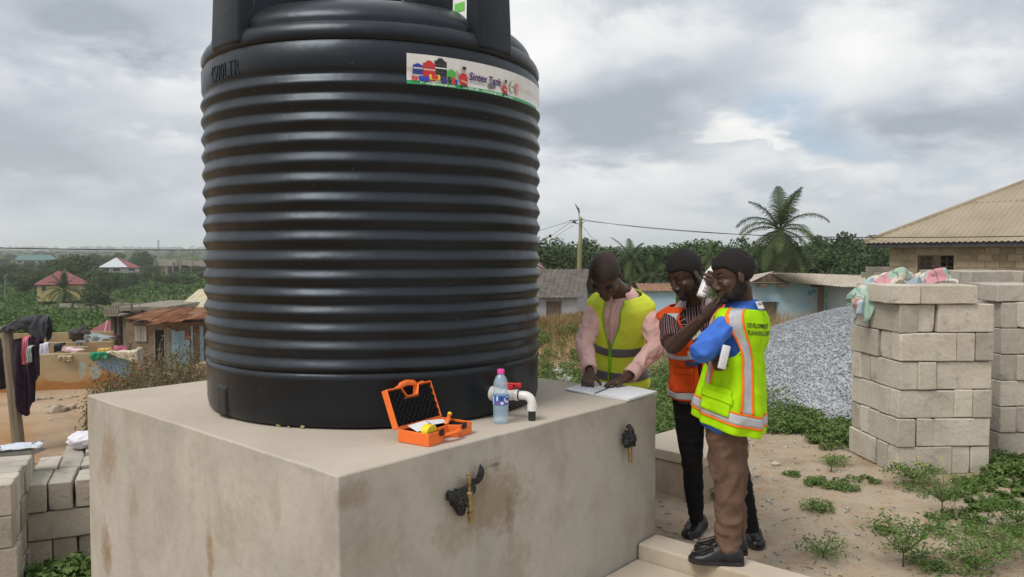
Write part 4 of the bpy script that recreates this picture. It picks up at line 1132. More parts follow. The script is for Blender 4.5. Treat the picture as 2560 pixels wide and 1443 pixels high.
# ---- second man: orange vest over a striped shirt
def person_orange():
    B = Body(P(1757, 968, 4.52), P(1737, 757, 4.47), (-.28, -.96, 0), .985, 1.0, fwdH=(-.25, -.97, 0))
    hd = Head(P(1713, 686, 4.36), (-.74, -.42, -.52), (-.36, -.16, .92), 1.06)
    fR, fL = PZ(1736, 1338, .0), PZ(1888, 1372, .0)
    root_pt = V(((fR.x + fL.x) / 2, (fR.y + fL.y) / 2, 0))
    skin = skinmat('skin_dark_brown', (.064, .032, .022))
    shR, shL = B.shoulder(-1), B.shoulder(1)
    elR, wrR, tipR = P(1681, 868, 4.22), P(1757, 797, 4.03), P(1796, 764, 3.99)
    elL, wrL, tipL = P(1852, 860, 4.30), P(1824, 716, 4.00), P(1768, 676, 4.15)
    mb = MB(); hd.build(mb, B.fr(.99)[0]); B.torso(mb, -.012, -.1, 1.02)
    for sh, el, wr in ((shR, elR, wrR), (shL, elL, wrL)): limb(mb, arm_pts(sh, el, wr), [.052, .048, .041, .043, .032, .026])
    hand(mb, wrR, tipR - wrR, (.6, .55, .5), (-.2, -.2, 1), [(.5, .9, .7), (.6, .95, .7), (.65, 1.0, .7), (.7, 1.0, .7)], k=1.0, thumb_curl=.5)
    hand(mb, wrL, V((-.9, .02, .34)), (0, 1, .1), (.2, .1, 1), [(.35, 1.2, .7), (.35, 1.25, .7), (.38, 1.25, .7), (.42, 1.2, .7)], k=1.0, spread=.04)
    o = remeshed(mb, 'person', skin, None, .0048, 2, org=root_pt)
    tag(o, 'man in an orange vest and striped shirt holding up a white bottle', 'person')
    hd.eyes(o, skin); hd.hair(o, .007, .010, .056); hd.beard(o, .0012)
    # striped short-sleeved shirt
    t = NT('striped_shirt_cotton'); a = t.N.new('ShaderNodeAttribute'); a.attribute_name = 'stripe'
    f1 = t.math('FRACT', t.math('MULTIPLY', a.outputs['Fac'], 62.0)); f2 = t.math('FRACT', t.math('ADD', t.math('MULTIPLY', a.outputs['Fac'], 31.0), .33))
    c = t.mix(t.ramp(f1, [(.0, 1), (.13, 1), (.17, 0)]), (.012, .010, .013), (.42, .33, .34)); c = t.mix(t.ramp(f2, [(.0, 1), (.10, 1), (.14, 0)]), c, (.30, .03, .035))
    t.bump(t.noise(22, 4, .6), .35, .012); M_S = t.out(c, .85, Specular_IOR_Level=.2)
    mb = MB(); B.torso(mb, .005, -.14, .985)
    for sh, el, e in ((shR, elR, .84), (shL, elL, .84)):
        q = along(sh, el, e); limb(mb, [sh, along(sh, el, .4), q], [.056, .057, .061])
    s = remeshed(mb, 'shirt', M_S, o, .0062, 3, wr=.006, wf=11, seed=4)
    me = s.data; at = me.attributes.new('stripe', 'FLOAT', 'POINT'); vals = []
    for v_ in me.vertices:
        p = v_.co + ORG[s.name]
        best = None
        for sh, el in ((shR, elR), (shL, elL)):
            d = el - sh; u = max(0, (p - sh).dot(d) / d.length_squared); r = (p - (sh + d * u))
            if u > .12 and r.length < .1:
                fr_ = frame(d, B.fr(.8)[1]); best = math.atan2(r.dot(fr_.col[1]), r.dot(fr_.col[0])) * .075
        if best is None:
            tt = (p - B.H).dot(B.N - B.H) / (B.N - B.H).length_squared; c_, f_, l_, u_ = B.fr(tt); r = p - c_; best = r.dot(l_)
        vals.append(best)
    at.data.foreach_set('value', vals)
    collar(s, B, M_S, .965, .045, 28 * D2R)
    M_V = cloth('orange_vest_fabric', (.80, .085, .012), (.90, .115, .02), trans=.12)
    off = lambda t, th: .022 + capb(t, th, .034) + .012 * max(0, .4 - t) + .005 * math.sin(th * 6 + t * 9) * (1 - t) + .006 * noise.noise(V((th * 2.6, t * 6, 9)))
    def vopen(t): return (1.2 + 24 * smooth01(t, .50, .97)) * D2R
    keep = lambda t, th: not armhole(t, th, .48, 30 * D2R, .90) and abs(wrap(th)) > vopen(t)
    v = garment(B, 'vest', M_V, o, -.08, .985, off, keep, 160, 72)
    armbind(B, v, M_V, off, .48, 30 * D2R, .90)
    for a_, b_ in ((-.06, .015), (.40, .50)): strip(B, 'reflective_strip', M_TAPE, v, a_, b_, -math.pi, math.pi, off, 128, 6, keep=keep)
    for sg in (-1, 1):
        strip(B, 'reflective_strip', M_TAPE, v, .50, .93, (sg * 27) * D2R, lambda t, sg=sg: sg * (46 + 12 * smooth01(t, .8, .98)) * D2R, off, 8, 24, lift=.008)
    # chest and waist pockets with flaps
    for (a_, b_, c_, d_) in ((.58, .64, -50, -14), (.58, .64, 16, 50), (.24, .31, -52, -8), (.24, .31, 12, 52)):
        strip(B, 'pocket_flap', M_V, v, a_, b_, c_ * D2R, d_ * D2R, off, 14, 6, lift=.012, thick=.004)
        strip(B, 'pocket', M_V, v, a_ - (.13 if a_ > .4 else .22), a_, (c_ + 2) * D2R, (d_ - 2) * D2R, off, 14, 8, lift=.006, thick=.003)
    # trousers, wide stance
    M_T = cloth('black_slim_trousers', (.0065, .0065, .0075), bump=.25)
    mb = MB(); B.torso(mb, .004, -.26, .10); c, f, l, u = B.fr(-.1)
    aR, aL = V((fR.x + .018, fR.y + .03, .085)), V((fL.x - .005, fL.y + .05, .085))
    for sd, an in ((-1, aR), (1, aL)):
        hp = c + l * (sd * .088); kn = along(hp, an, .52) + V((-.012 if sd < 0 else .0, -.035, 0))
        limb(mb, [hp, along(hp, kn, .5), kn, along(kn, an, .35), an], [.096, .084, .064, .060, .044])
    remeshed(mb, 'trousers', M_T, o, .008, 3, wr=.004, wf=12, seed=2)
    hR = PZ(1757, 1312, .0); shoe(o, V((hR.x, hR.y, .002)), V((fR.x, fR.y, .002)) + (PZ(1712, 1352, .0) - fR))
    hL = PZ(1876, 1330, .0); shoe(o, V((hL.x, hL.y, .002)), V(PZ(1903, 1395, .002)))
    tg = P(1740, 748, 4.36); up_ = V((0, 0, 1))
    # a cream tag clipped to the vest and a blue pen case in its pocket
    cpos = P(1738, 834, 4.26); q = V((-.35, -.93, 0)); R = frame(q, V((.75, 0, .55)))
    mb = MB(); mb.box(cpos, (.062, .048, .0035), R); w = mb.build('tag', M('cream_card', (.66, .62, .54), rough=.6), o, bevel=.001)
    mb = MB(); mb.ball(cpos - R.col[2] * -.003 + q * .0015, (.007, .007, .0025), R); mb.build('tag_hole', M('dark_hole', (.03, .025, .02), rough=.8), w)
    ph = B.S(.36, -.17, .04); mb = MB(); mb.box(ph, (.075, .014, .026), frame((0, 0, 1), B.fr(.36)[2])); mb.build('pocket_phone', M('blue_phone', (.02, .03, .10), rough=.3), v, bevel=.003)
    return o, (wrL, tipL)

# ---- third man: lime vest with text, arms folded
def person_lime():
    B = Body(P(1818, 1000, 3.90), P(1857, 764, 3.90), (-.78, .62, 0), .93, 1.06, fwdH=(-.92, .38, 0), bow=.015)
    hd = Head(P(1833, 690, 3.83), (-.945, -.10, -.30), (-.30, .0, .95), 1.03)
    K = .161
    fN, fF = PZ(1790, 1408, K), PZ(1806, 1378, K)
    root_pt = V(((fN.x + fF.x) / 2, (fN.y + fF.y) / 2, K))
    skin = skinmat('skin_brown', (.070, .034, .023))
    shR, shL = B.shoulder(-1), B.shoulder(1)
    elL, wrL = P(1751, 880, 3.66), P(1812, 862, 3.93)
    elR, wrR, tipR = P(1800, 905, 4.16), P(1776, 903, 3.86), P(1806, 917, 3.66)
    mb = MB(); hd.build(mb, B.fr(.99)[0], .053); B.torso(mb, -.012, -.1, 1.02)
    for sh, el, wr in ((shR, elR, wrR), (shL, elL, wrL)): limb(mb, arm_pts(sh, el, wr), [.05, .046, .039, .040, .031, .026])
    hand(mb, wrR, tipR - wrR, (.9, .4, .15), (0, .2, 1), [(.3, .5, .4), (.35, .55, .4), (.4, .6, .45), (.45, .65, .45)], k=.96)
    hand(mb, wrL, V((.3, .8, -.1)), (.5, -.4, -.3), (0, 0, 1), [.4, .45, .45, .5], k=.9)
    o = remeshed(mb, 'person', skin, None, .0048, 2, org=root_pt)
    tag(o, 'bearded man in a lime vest and brown trousers standing with folded arms on the kerb', 'person')
    hd.eyes(o, skin); hd.hair(o, .008, .004, .054); hd.beard(o, .0045)
    M_B = cloth('blue_shirt_cotton', (.045, .15, .58), (.065, .19, .66))
    mb = MB(); B.torso(mb, .006, -.30, .985)
    for sh, el, wr in ((shR, elR, wrR), (shL, elL, wrL)): limb(mb, arm_pts(sh, el, along(el, wr, .9)), [.056, .058, .053, .050, .044, .042])
    s = remeshed(mb, 'shirt', M_B, o, .0062, 3, wr=.0075, wf=11, seed=7)
    collar(s, B, M_B, .955, .085, 16 * D2R, flare=.030)
    M_V = cloth('lime_vest_mesh', (.43, .80, .002), (.50, .90, .004), weave=500, trans=.12)
    off = lambda t, th: .022 + capb(t, th, .034) + (.055 - .042 * math.cos(th - .70)) * max(0, .55 - t) + (.012 * math.sin(th * 7 + 1) + .008 * math.sin(th * 3 + 2)) * max(0, .75 - t) + .006 * noise.noise(V((th * 2.6, t * 5, 5)))
    def keep(t, th):
        if armhole(t, th, .46, 30 * D2R, .82): return False
        if abs(wrap(th)) < 3 * D2R + 18 * D2R * smooth01(t, .6, .98): return False
        return True
    v = garment(B, 'vest', M_V, o, -.25, .955, off, keep, 180, 84)
    armbind(B, v, M_V, off, .46, 30 * D2R, .82, .006)
    # horizontal hem band: orange-silver-orange
    for (a_, b_, m_, li) in ((-.165, -.145, M_OTRIM, .0065), (-.145, -.045, M_TAPE, .0055), (-.045, -.025, M_OTRIM, .0065)):
        strip(B, 'reflective_strip' if m_ is M_TAPE else 'orange_band', m_, v, a_, b_, -math.pi, math.pi, off, 140, 4, lift=li, keep=keep)
    # vertical bands over the shoulders, front and back, both sides
    for lo, hi, pair in ((118, 140, 1), (-140, -118, 1), (44, 62, 0), (-62, -44, 0)):
        sg = 1 if lo > 0 else -1
        a0 = (lambda t, lo=lo, sg=sg, pair=pair: (lo - (0 if not pair else sg * 26 * smooth01(t, .45, .85)) + (sg * 0)) * D2R)
        a1 = (lambda t, hi=hi, sg=sg, pair=pair: (hi - (0 if not pair else sg * 22 * smooth01(t, .45, .85))) * D2R)
        kk = lambda t, th: not armhole(t, th, .50, 30 * D2R)
        strip(B, 'reflective_strip', M_TAPE, v, -.025, .955, a0, a1, off, 8, 40, lift=.0060)
        for e0 in (a0, a1):
            strip(B, 'orange_band', M_OTRIM, v, -.025, .965, (lambda t, e0=e0: e0(t) - 2.4 * D2R), (lambda t, e0=e0: e0(t) + 2.4 * D2R), off, 3, 40, lift=.0075)
    # pocket on the left front
    strip(B, 'pocket', M_V, v, -.10, .16, 50 * D2R, 100 * D2R, off, 12, 10, lift=.012, thick=.003)
    strip(B, 'pocket_flap', M_V, v, .03, .10, 48 * D2R, 102 * D2R, off, 12, 6, lift=.018, thick=.003)
    # printed words across the back
    mb = MB(); kk = M('vest_print_black', (.012, .014, .012), rough=.7)
    for txt, t_, wd in (('DEVELOPMENT', .785, .98), ('PLANNING DEPT', .715, 1.10)):
        vs, fs = text_mesh(txt, 1.0, .012); xm = max(q[0] for q in vs)
        def tp_(q): th = 128 * D2R + wd * (q[0] / xm); t2 = t_ + q[1] * .064 - .02 * q[0] / xm * 0; q_ = B.S(t2, th, 0); return B.S(t2, th, off(t2, wrap(th)) + .0060 + .0035 * (1 - 3 * abs(noise.noise(V((q_.x * 9 + q_.z * 5, q_.y * 9, q_.z * 7))))) + .002 * noise.noise(q_ * 26))
        mb.add([tp_(q) for q in vs], fs)
    mb.build('vest_lettering', kk, v)
    # white label at the collar
    c, f, l, u = B.fr(.985); lc = B.S(.985, 168 * D2R, .032) + u * .012; nrm = (l * .25 - f + u * .5).normalized()
    mb = MB(); mb.box(lc, (.052, .040, .003), frame(nrm, l)); lb = mb.build('collar_label', M('label_cloth', (.72, .72, .72), rough=.6), v, bevel=.001)
    mb = MB()
    for k in range(3): mb.box(lc + nrm * .002 + u * (.009 - .008 * k), (.036, .003, .001), frame(nrm, l))
    mb.build('label_print', kk, lb)
    M_T = cloth('brown_trousers', (.135, .082, .056), (.165, .102, .070), bump=.45)
    mb = MB(); B.torso(mb, .004, -.24, .08); c, f, l, u = B.fr(-.12)
    aN, aF = P(1822, 1396, 3.82), P(1838, 1372, 4.0)
    for sd, an in ((1, aN), (-1, aF)):
        hp = c + l * (sd * .075); kn = along(hp, an, .5) + V((.005, 0, 0))
        limb(mb, [hp, along(hp, kn, .5), kn, along(kn, an, .5), an + V((0, 0, -.012))], [.096, .090, .076, .066, .060])
    remeshed(mb, 'trousers', M_T, o, .0075, 3, wr=.010, wf=9, seed=5)
    for hl, tl in (((1858, 1410), (1724, 1402)), ((1868, 1384), (1742, 1376))):
        h_, t_ = PZ(*hl, K), PZ(*tl, K); shoe(o, h_, t_, L=.268)
    # white phone held in the tucked hand
    ph = P(1810, 893, 3.655); mb = MB(); mb.box(ph, (.042, .014, .115), frame((.25, .1, 1), (1, .3, 0)))
    mb.build('white_phone', M('white_phone_case', (.70, .70, .72), rough=.4), None, bevel=.005, smooth=True)
    tag(bpy.data.objects['white_phone'], 'white phone tucked in the hand of the man with folded arms', 'phone')
    return o
person_pink(); _o2, _g2 = person_orange(); person_lime()
def _bottle_held():
    b, t = P(1753, 744, 4.055), P(1787, 652, 4.10); d = (t - b); L = d.length; d.normalize(); R = frame(d)
    r = .0265
    o = empty('bottle', b, 'white spray bottle with printed label tilted in the hand of the orange-vest man', 'bottle')
    mb = MB(); mb.lathe([(r - .004, 0), (r, .003), (r, L * .62), (r * .8, L * .70), (r * .45, L * .80), (r * .22, L)], 24, b, R)
    mb.build('bottle_body', M('white_bottle_plastic', (.78, .78, .78), rough=.3), o, smooth=True, sharp=40)
    mb = MB(); mb.lathe([(r * .72, -.004), (r * .9, .0), (r + .0012, .010)], 24, b, R); mb.build('base_ring', M('steel_rim', (.55, .5, .48), rough=.3, metal=.8), o, smooth=True, sharp=40)
    mb = MB()
    def on(a, z, e=.0008): return b + R @ V(((r + e) * math.cos(a), (r + e) * math.sin(a), z))
    face = V((0, -1, 0)); a0 = math.atan2(face.dot(R.col[1]), face.dot(R.col[0]))
    for z0, z1, w0, w1 in ((L * .13, L * .155, -.5, .5), (L * .20, L * .21, -.4, .3), (L * .23, L * .24, -.4, .4), (L * .44, L * .46, -.6, .6)):
        mb.grid(lambda q, k: on(a0 + w0 + (w1 - w0) * q, z0 + (z1 - z0) * k), 8, 1)
    mb.grid(lambda q, k: on(a0 - .3 + .18 * math.cos(q * 6.283) * k, L * .36 + .006 * math.sin(q * 6.283) * k), 12, 1)
    mb.build('bottle_print', M('maroon_print', (.12, .02, .03), rough=.5), o)
_bottle_held()
# ------------------------------------------------------------------ things on the plinth and its taps
def _case():
    bl, br = PZ(992, 1106, SLAB), PZ(1180, 1084, SLAB)
    fr = PZ(1072, 1119, SLAB)
    a = (br - fr); L = a.length; ax = a.normalized(); ay = V((-ax.y, ax.x, 0))
    W = (bl - fr).dot(ay); h = .052
    root = empty('tool_case', fr + ax * (L / 2) + ay * (W / 2), 'open orange plastic tool case lined with black foam on the plinth', 'tool case')
    M_O = M('orange_case_plastic', (.80, .155, .022), (.88, .185, .03), 12, rough=.38, spec=.45, bump=.08, bscale=200)
    t = NT('black_foam'); t.bump(t.noise(400, 3, .6), .5, .003); M_F = t.out((.012, .012, .014), .95, Specular_IOR_Level=.1)
    M_K = M('black_latch', (.012, .012, .013), rough=.4)
    def q(x, y, z): return fr + ax * x + ay * y + V((0, 0, z + .001))
    # tray outline with the hand recess in the middle of the latch side
    g0, g1, gd = L * .36, L * .66, W * .26
    out = [(0, 0), (g0 - .012, 0), (g0 + .012, gd), (g1 - .012, gd), (g1 + .012, 0), (L, 0), (L, W), (0, W)]
    def inset(pts, d):
        res = []; n = len(pts)
        for i in range(n):
            p0, p1, p2 = V((*pts[i - 1], 0)), V((*pts[i], 0)), V((*pts[(i + 1) % n], 0))
            n1 = (p1 - p0).normalized(); n2 = (p2 - p1).normalized(); m1, m2 = V((-n1.y, n1.x, 0)), V((-n2.y, n2.x, 0))
            b = (m1 + m2); b = b / max(.3, (1 + m1.dot(m2))); res.append((p1.x + b.x * d, p1.y + b.y * d))
        return res
    inn = inset(out, .006)
    def shell(mp, zb, zt, o, i, name, par):
        mb = MB(); n = len(o)
        vs = [mp(*p, zb) for p in o] + [mp(*p, zt) for p in o] + [mp(*p, zt) for p in i] + [mp(*p, zt - (zt - zb) * .45) for p in i]
        fs = [tuple(reversed(range(n)))]
        for k in range(n):
            m = (k + 1) % n
            fs += [(k, m, n + m, n + k), (n + k, n + m, 2 * n + m, 2 * n + k), (2 * n + k, 2 * n + m, 3 * n + m, 3 * n + k)]
        fs.append(tuple(range(3 * n, 4 * n)))
        return mb.add(vs, fs).build(name, M_O, par, bevel=.005, seg=3, smooth=True, sharp=50)
    tray = shell(q, 0, h, out, inn, 'tray', root)
    ii = inset(out, .009); mb = MB(); mb.prism([q(*p, h * .62) for p in ii], (0, 0, h * .22)); mb.build('tray_foam', M_F, root, bevel=.002)
    # carrying handle across the recess
    mb = MB()
    y0 = -.004
    mb.tube([q(g0 - .014, y0 + .012, h * .60), q(g0 + .004, y0 - .004, h * .60), q((g0 + g1) / 2, y0 - .010, h * .60), q(g1 - .004, y0 - .004, h * .60), q(g1 + .014, y0 + .012, h * .60)], [(.008, .013)] * 5, 10, up=(0, 0, 1))
    mb.build('handle', M_O, tray, smooth=True)
    for x in (L * .10 + .05, L * .80): mb = MB(); mb.box(q(x, -.003, h * .86), (.026, .008, .026), frame((0, 0, 1), ax)); mb.build('latch', M_K, tray, bevel=.002)
    # lid leaning back on its hinge line
    th = math.radians(112); up = V((0, 0, math.sin(th))) + ay * (-math.cos(th)); dep = (ay * -math.sin(th)) * 1 + V((0, 0, -math.cos(th)))
    dep = up.cross(ax).normalized()
    if dep.dot(ay) > 0: dep = -dep            # opening faces the camera side
    HL = W * 1.02; hz = h + .002
    def lq(x, y, z): return q(x, W - .002, hz) + up * y - dep * (.032 - z)
    lout = [(0, 0), (L, 0), (L, HL), (g1 + .012, HL), (g1 - .012, HL - gd), (g0 + .012, HL - gd), (g0 - .012, HL), (0, HL)]
    linn = inset(lout, .006)
    lid = shell(lambda x, y, z: lq(x, y, z), 0, .032, lout, linn, 'lid', root)
    # egg-crate foam in the lid
    nx, ny = 46, 32; mb = MB()
    x0, x1, yy0, yy1 = .009, L - .009, .009, HL - .010
    def fn(a, b):
        x = x0 + (x1 - x0) * a; y = yy0 + (yy1 - yy0) * b
        z = .0262 + .0060 * math.sin(x * 2 * math.pi / .030) * math.sin(y * 2 * math.pi / .030)
        return lq(x, y, z)
    def keep(a, b):
        x = x0 + (x1 - x0) * a; y = yy0 + (yy1 - yy0) * b
        return not (g0 - .004 < x < g1 + .004 and y > HL - gd - .012)
    mb.grid(fn, nx * 2, ny * 2, keep=keep); mb.build('lid_foam', M_F, root, smooth=True)
    mb = MB(); mb.tube([lq(g0 - .016, HL - .008, .018), lq(g0 + .004, HL + .008, .018), lq((g0 + g1) / 2, HL + .014, .018), lq(g1 - .004, HL + .008, .018), lq(g1 + .016, HL - .008, .018)], [(.013, .008)] * 5, 10, up=up)
    mb.build('handle', M_O, lid, smooth=True)
    for x in (L * .10 + .05, L * .80): mb = MB(); mb.box(lq(x, HL + .002, .024), (.022, .008, .014), frame(dep, ax)); mb.build('latch_catch', M_O, lid, bevel=.002)
    for x in (L * .18, L * .5, L * .82): mb = MB(); mb.tube([q(x - .018, W + .003, h), q(x + .018, W + .003, h)], .0045, 8); mb.build('hinge', M_O, root, smooth=True)
    # contents
    M_P = M('white_paper', (.76, .76, .77), (.68, .68, .70), 30, rough=.7)
    zf = h * .86
    def paper(name, pts, label):
        mb = MB(); vs = [q(x, y, z) for x, y, z in pts]; mb.add(vs, [tuple(range(len(vs)))]); o = mb.build(name, M_P, solid=.0008); tag(o, label, 'paper')
    paper('paper', [(.012, W * .42, zf + .006), (.10, W * .34, zf + .010), (.135, W * .80, zf + .022), (.045, W * .92, zf + .014)], 'folded white instruction sheet lying in the orange case')
    paper('paper', [(.118, W * .46, zf + .014), (.215, W * .40, zf + .010), (.235, W * .74, zf + .012), (.145, W * .82, zf + .020)], 'smaller white leaflet beside the folded sheet in the orange case')
    M_Y = M('yellow_plastic', (.80, .62, .02), (.86, .70, .04), 20, rough=.35)
    c = q(.062, W * .20, zf - .004); mb = MB(); R = Matrix((V((0, 0, 1)).cross(ay), V((0, 0, 1)), ay)).transposed()
    pts = []
    for k in range(15): a = math.pi * k / 14; pts.append(c + ax * (-.034 * math.cos(a)) + V((0, 0, .034 * math.sin(a) ** .8)))
    mb.prism(pts, ay * .036); mb = mb.build('tape_measure', M_Y, bevel=.004, seg=3, smooth=True, sharp=50); tag(mb, 'rounded yellow measuring tape in the corner of the orange case', 'tape measure')
    o = empty('probe', q(.20, W * .45, zf), 'orange hand probe with a yellow knob lying in the orange case', 'probe')
    a0, a1 = q(.185, W * .36, zf + .006), q(.262, W * .62, zf + .028)
    mb = MB(); mb.tube([a0, a0.lerp(a1, .5), a1], [(.009, .006), (.011, .007), (.008, .006)], 10); mb.build('grip', M_O, o, smooth=True)
    mb = MB(); mb.ball(a1 + (a1 - a0).normalized() * .008, .0098, n=14, m=10); mb.build('knob', M_Y, o, smooth=True)
_case()
def _bottle():
    c = PZ(1252, 1057, SLAB); o = empty('water_bottle', c, 'clear plastic water bottle with pink cap standing on the plinth', 'bottle')
    m, nt, N, L, b = nodes('bottle_pet'); b.inputs['Base Color'].default_value = (.80, .93, 1, 1); b.inputs['Roughness'].default_value = .03
    b.inputs['Transmission Weight'].default_value = 1.0; b.inputs['IOR'].default_value = 1.25
    m2, nt, N, L, b = nodes('water_in_clear_plastic'); b.inputs['Base Color'].default_value = (.50, .70, .86, 1); b.inputs['Roughness'].default_value = .06; b.inputs['Alpha'].default_value = .42; b.inputs['Specular IOR Level'].default_value = .9
    R_ = .036; H = .245
    prof = [(.024, .004), (.033, .001), (.0355, .008), (.036, .02)]
    for k in range(4): z = .022 + .014 * k; prof += [(.036, z), (.0335, z + .007)]
    prof += [(.036, .080), (.0348, .084), (.0348, .130), (.036, .134)]
    for k in range(3): z = .138 + .012 * k; prof += [(.0358 - .0008 * k, z), (.0335 - .0008 * k, z + .006)]
    prof += [(.034, .178), (.031, .192), (.024, .208), (.016, .220), (.0135, .224), (.0135, .229)]
    mb = MB(); mb.lathe(prof, 40, c); mb.build('bottle_body', m2, o, smooth=True)
    mb = MB(); mb.lathe([(.0160, .226), (.0165, .228), (.0165, .243), (.015, .246)], 24, c); mb.build('cap', M('pink_cap', (.85, .08, .38), rough=.35), o, smooth=True, sharp=40)
    mb = MB(); mb.lathe([(.0362, .086), (.0362, .129)], 40, c, cap=False); lb = mb.build('wrap_label', M('label_blue', (.03, .16, .55), rough=.4), o, smooth=True)
    def on(a, z, e=.0005): d = V((math.sin(a), -math.cos(a), 0)); return c + d * (.0362 + e) + V((0, 0, z))
    mb = MB()
    def patch(a0, a1, z0, z1, mi, e=.0006): mb.grid(lambda p, q: on(a0 + (a1 - a0) * p, z0 + (z1 - z0) * q, e), 10, 1, mi)
    patch(-3.1, 3.1, .088, .104, 0); patch(-1.2, -.95, .088, .127, 1, .0010); patch(-.55, -.35, .106, .127, 1, .0010); patch(.0, .35, .090, .102, 1, .0012); patch(-.1, .2, .108, .126, 2, .0010)
    vs, fs = text_mesh('W', .022, .002)
    mb.add([on(.62 + x / .0362, .106 + y, .0024) for x, y, z in vs], fs, 2)
    mb.grid(lambda p, q: on(.85 + .42 * math.cos(p * 6.283) * q, .112 + .015 * math.sin(p * 6.283) * q, .0018), 16, 1, 1)
    mb.build('label_print', [M('label_red', (.62, .03, .10), rough=.4), M('label_white', (.75, .78, .82), rough=.4), M('label_navy', (.02, .04, .25), rough=.4)], lb, smooth=True)
_bottle()
def _notebook():
    z = SLAB + .002
    A, B, C_, D = PZ(1413, 975, z), PZ(1487, 990, z), PZ(1545, 966, z), PZ(1478, 955, z)
    E, G = PZ(1572, 1003, z), PZ(1643, 983, z)
    o = empty('notebook', (B + C_) / 2, 'open white spiral-bound notebook under the hands of the pink-shirt man', 'notebook')
    t = NT('ruled_paper'); M_W = t.out(t.ramp(t.noise(20, 3), [(.3, (.74, .75, .80)), (.7, (.80, .80, .83))]), .75)
    M_CV = M('notebook_cover_blue', (.10, .12, .25), rough=.5)
    def block(pts, h, name):
        mb = MB(); n = 8
        b0, b1, t0, t1 = pts
        def fn(a, b): p = b0.lerp(b1, a).lerp(t0.lerp(t1, a), b); return p + V((0, 0, h + .003 * math.sin(a * 2.5) * (1 - a) * 2))
        top = [fn(i / n, j / n) for j in range(n + 1) for i in range(n + 1)]
        bot = [V((p.x, p.y, z)) for p in top]
        fs = [(j * (n + 1) + i, j * (n + 1) + i + 1, (j + 1) * (n + 1) + i + 1, (j + 1) * (n + 1) + i) for j in range(n) for i in range(n)]
        N0 = (n + 1) ** 2; rim = [i for i in range(n + 1)] + [j * (n + 1) + n for j in range(1, n + 1)] + [n * (n + 1) + i for i in range(n - 1, -1, -1)] + [j * (n + 1) for j in range(n - 1, 0, -1)]
        fs2 = [(rim[k], rim[(k + 1) % len(rim)], N0 + rim[(k + 1) % len(rim)], N0 + rim[k]) for k in range(len(rim))]
        mb.add(top + bot, fs + fs2); return mb.build(name, M_W, o, smooth=True, sharp=50)
    k = .012
    block((B.lerp(A, k), A, C_.lerp(D, k), D), .006, 'left_page')
    rp = block((B.lerp(E, k), E, C_.lerp(G, k), G), .011, 'right_page')
    mb = MB(); mb.prism([A, B, E, G, C_, D], (0, 0, -.0015)); mb.build('cover', M_CV, o)
    mb = MB()
    for i in range(26):
        p = B.lerp(C_, (i + .7) / 27.4) + V((0, 0, .006)); fr_ = frame((C_ - B).normalized(), (0, 0, 1))
        mb.tube([p + fr_.col[0] * (.0095 * math.cos(a)) + fr_.col[1] * (.0095 * math.sin(a)) for a in np.linspace(0, 2 * math.pi, 11)], .0013, 5, cap=False)
    w = mb.build('spiral_wire', M('black_wire', (.02, .02, .025), rough=.35), o, smooth=True)
    # handwriting: short grey-blue strokes on the left page
    r = random.Random(3); mb = MB(); n = 0
    for row in range(11):
        x = .10
        while x < .9:
            w_ = r.uniform(.03, .11)
            if r.random() < .75:
                a = .06 + .08 * row
                def pt(u, v_): q = B.lerp(A, v_).lerp(C_.lerp(D, v_), u); return q + V((0, 0, .0085 + .003 * math.sin(v_ * 2.5) * (1 - v_) * 2))
                mb.add([pt(x, a), pt(x + w_, a), pt(x + w_, a + .018), pt(x, a + .018)], [(0, 1, 2, 3)])
            x += w_ + .02
    hw = mb.build('handwriting', M('ink', (.36, .38, .46), rough=.7), o); hw['kind'] = 'stuff'
_notebook()
M_BRASS = M('aged_brass', (.26, .19, .085), (.40, .30, .14), 60, rough=.42, metal=.75, bump=.1, bscale=200)
t_ = NT('black_polythene'); t_.bump(t_.noise(45, 5, .65, dist=.6), .8, .02); M_BAG = t_.out((.008, .008, .009), t_.ramp(t_.noise(30, 3), [(.3, .22), (.7, .45)]), Specular_IOR_Level=.5)
def crumple(c, pts, seed, amp=.35, nrm=None, k=3):
    """crumpled plastic bag: hull-like lump of sharp facets"""
    mb = MB(); n, m = 26, 18
    def fn(a, b):
        d = V((math.sin(math.pi * b) * math.cos(2 * math.pi * a), math.sin(math.pi * b) * math.sin(2 * math.pi * a), math.cos(math.pi * b)))
        r = max(.05, max((d.dot(V(p).normalized())) ** 3 * V(p).length if d.dot(V(p).normalized()) > 0 else 0 for p in pts))
        q = noise.noise(d * 3.2 + V((seed, 0, 0))) + .6 * noise.noise(d * 8 + V((0, seed, 0)))
        return V(c) + d * max(.012, r * (1 + amp * q))
    mb.grid(fn, n, m); return mb
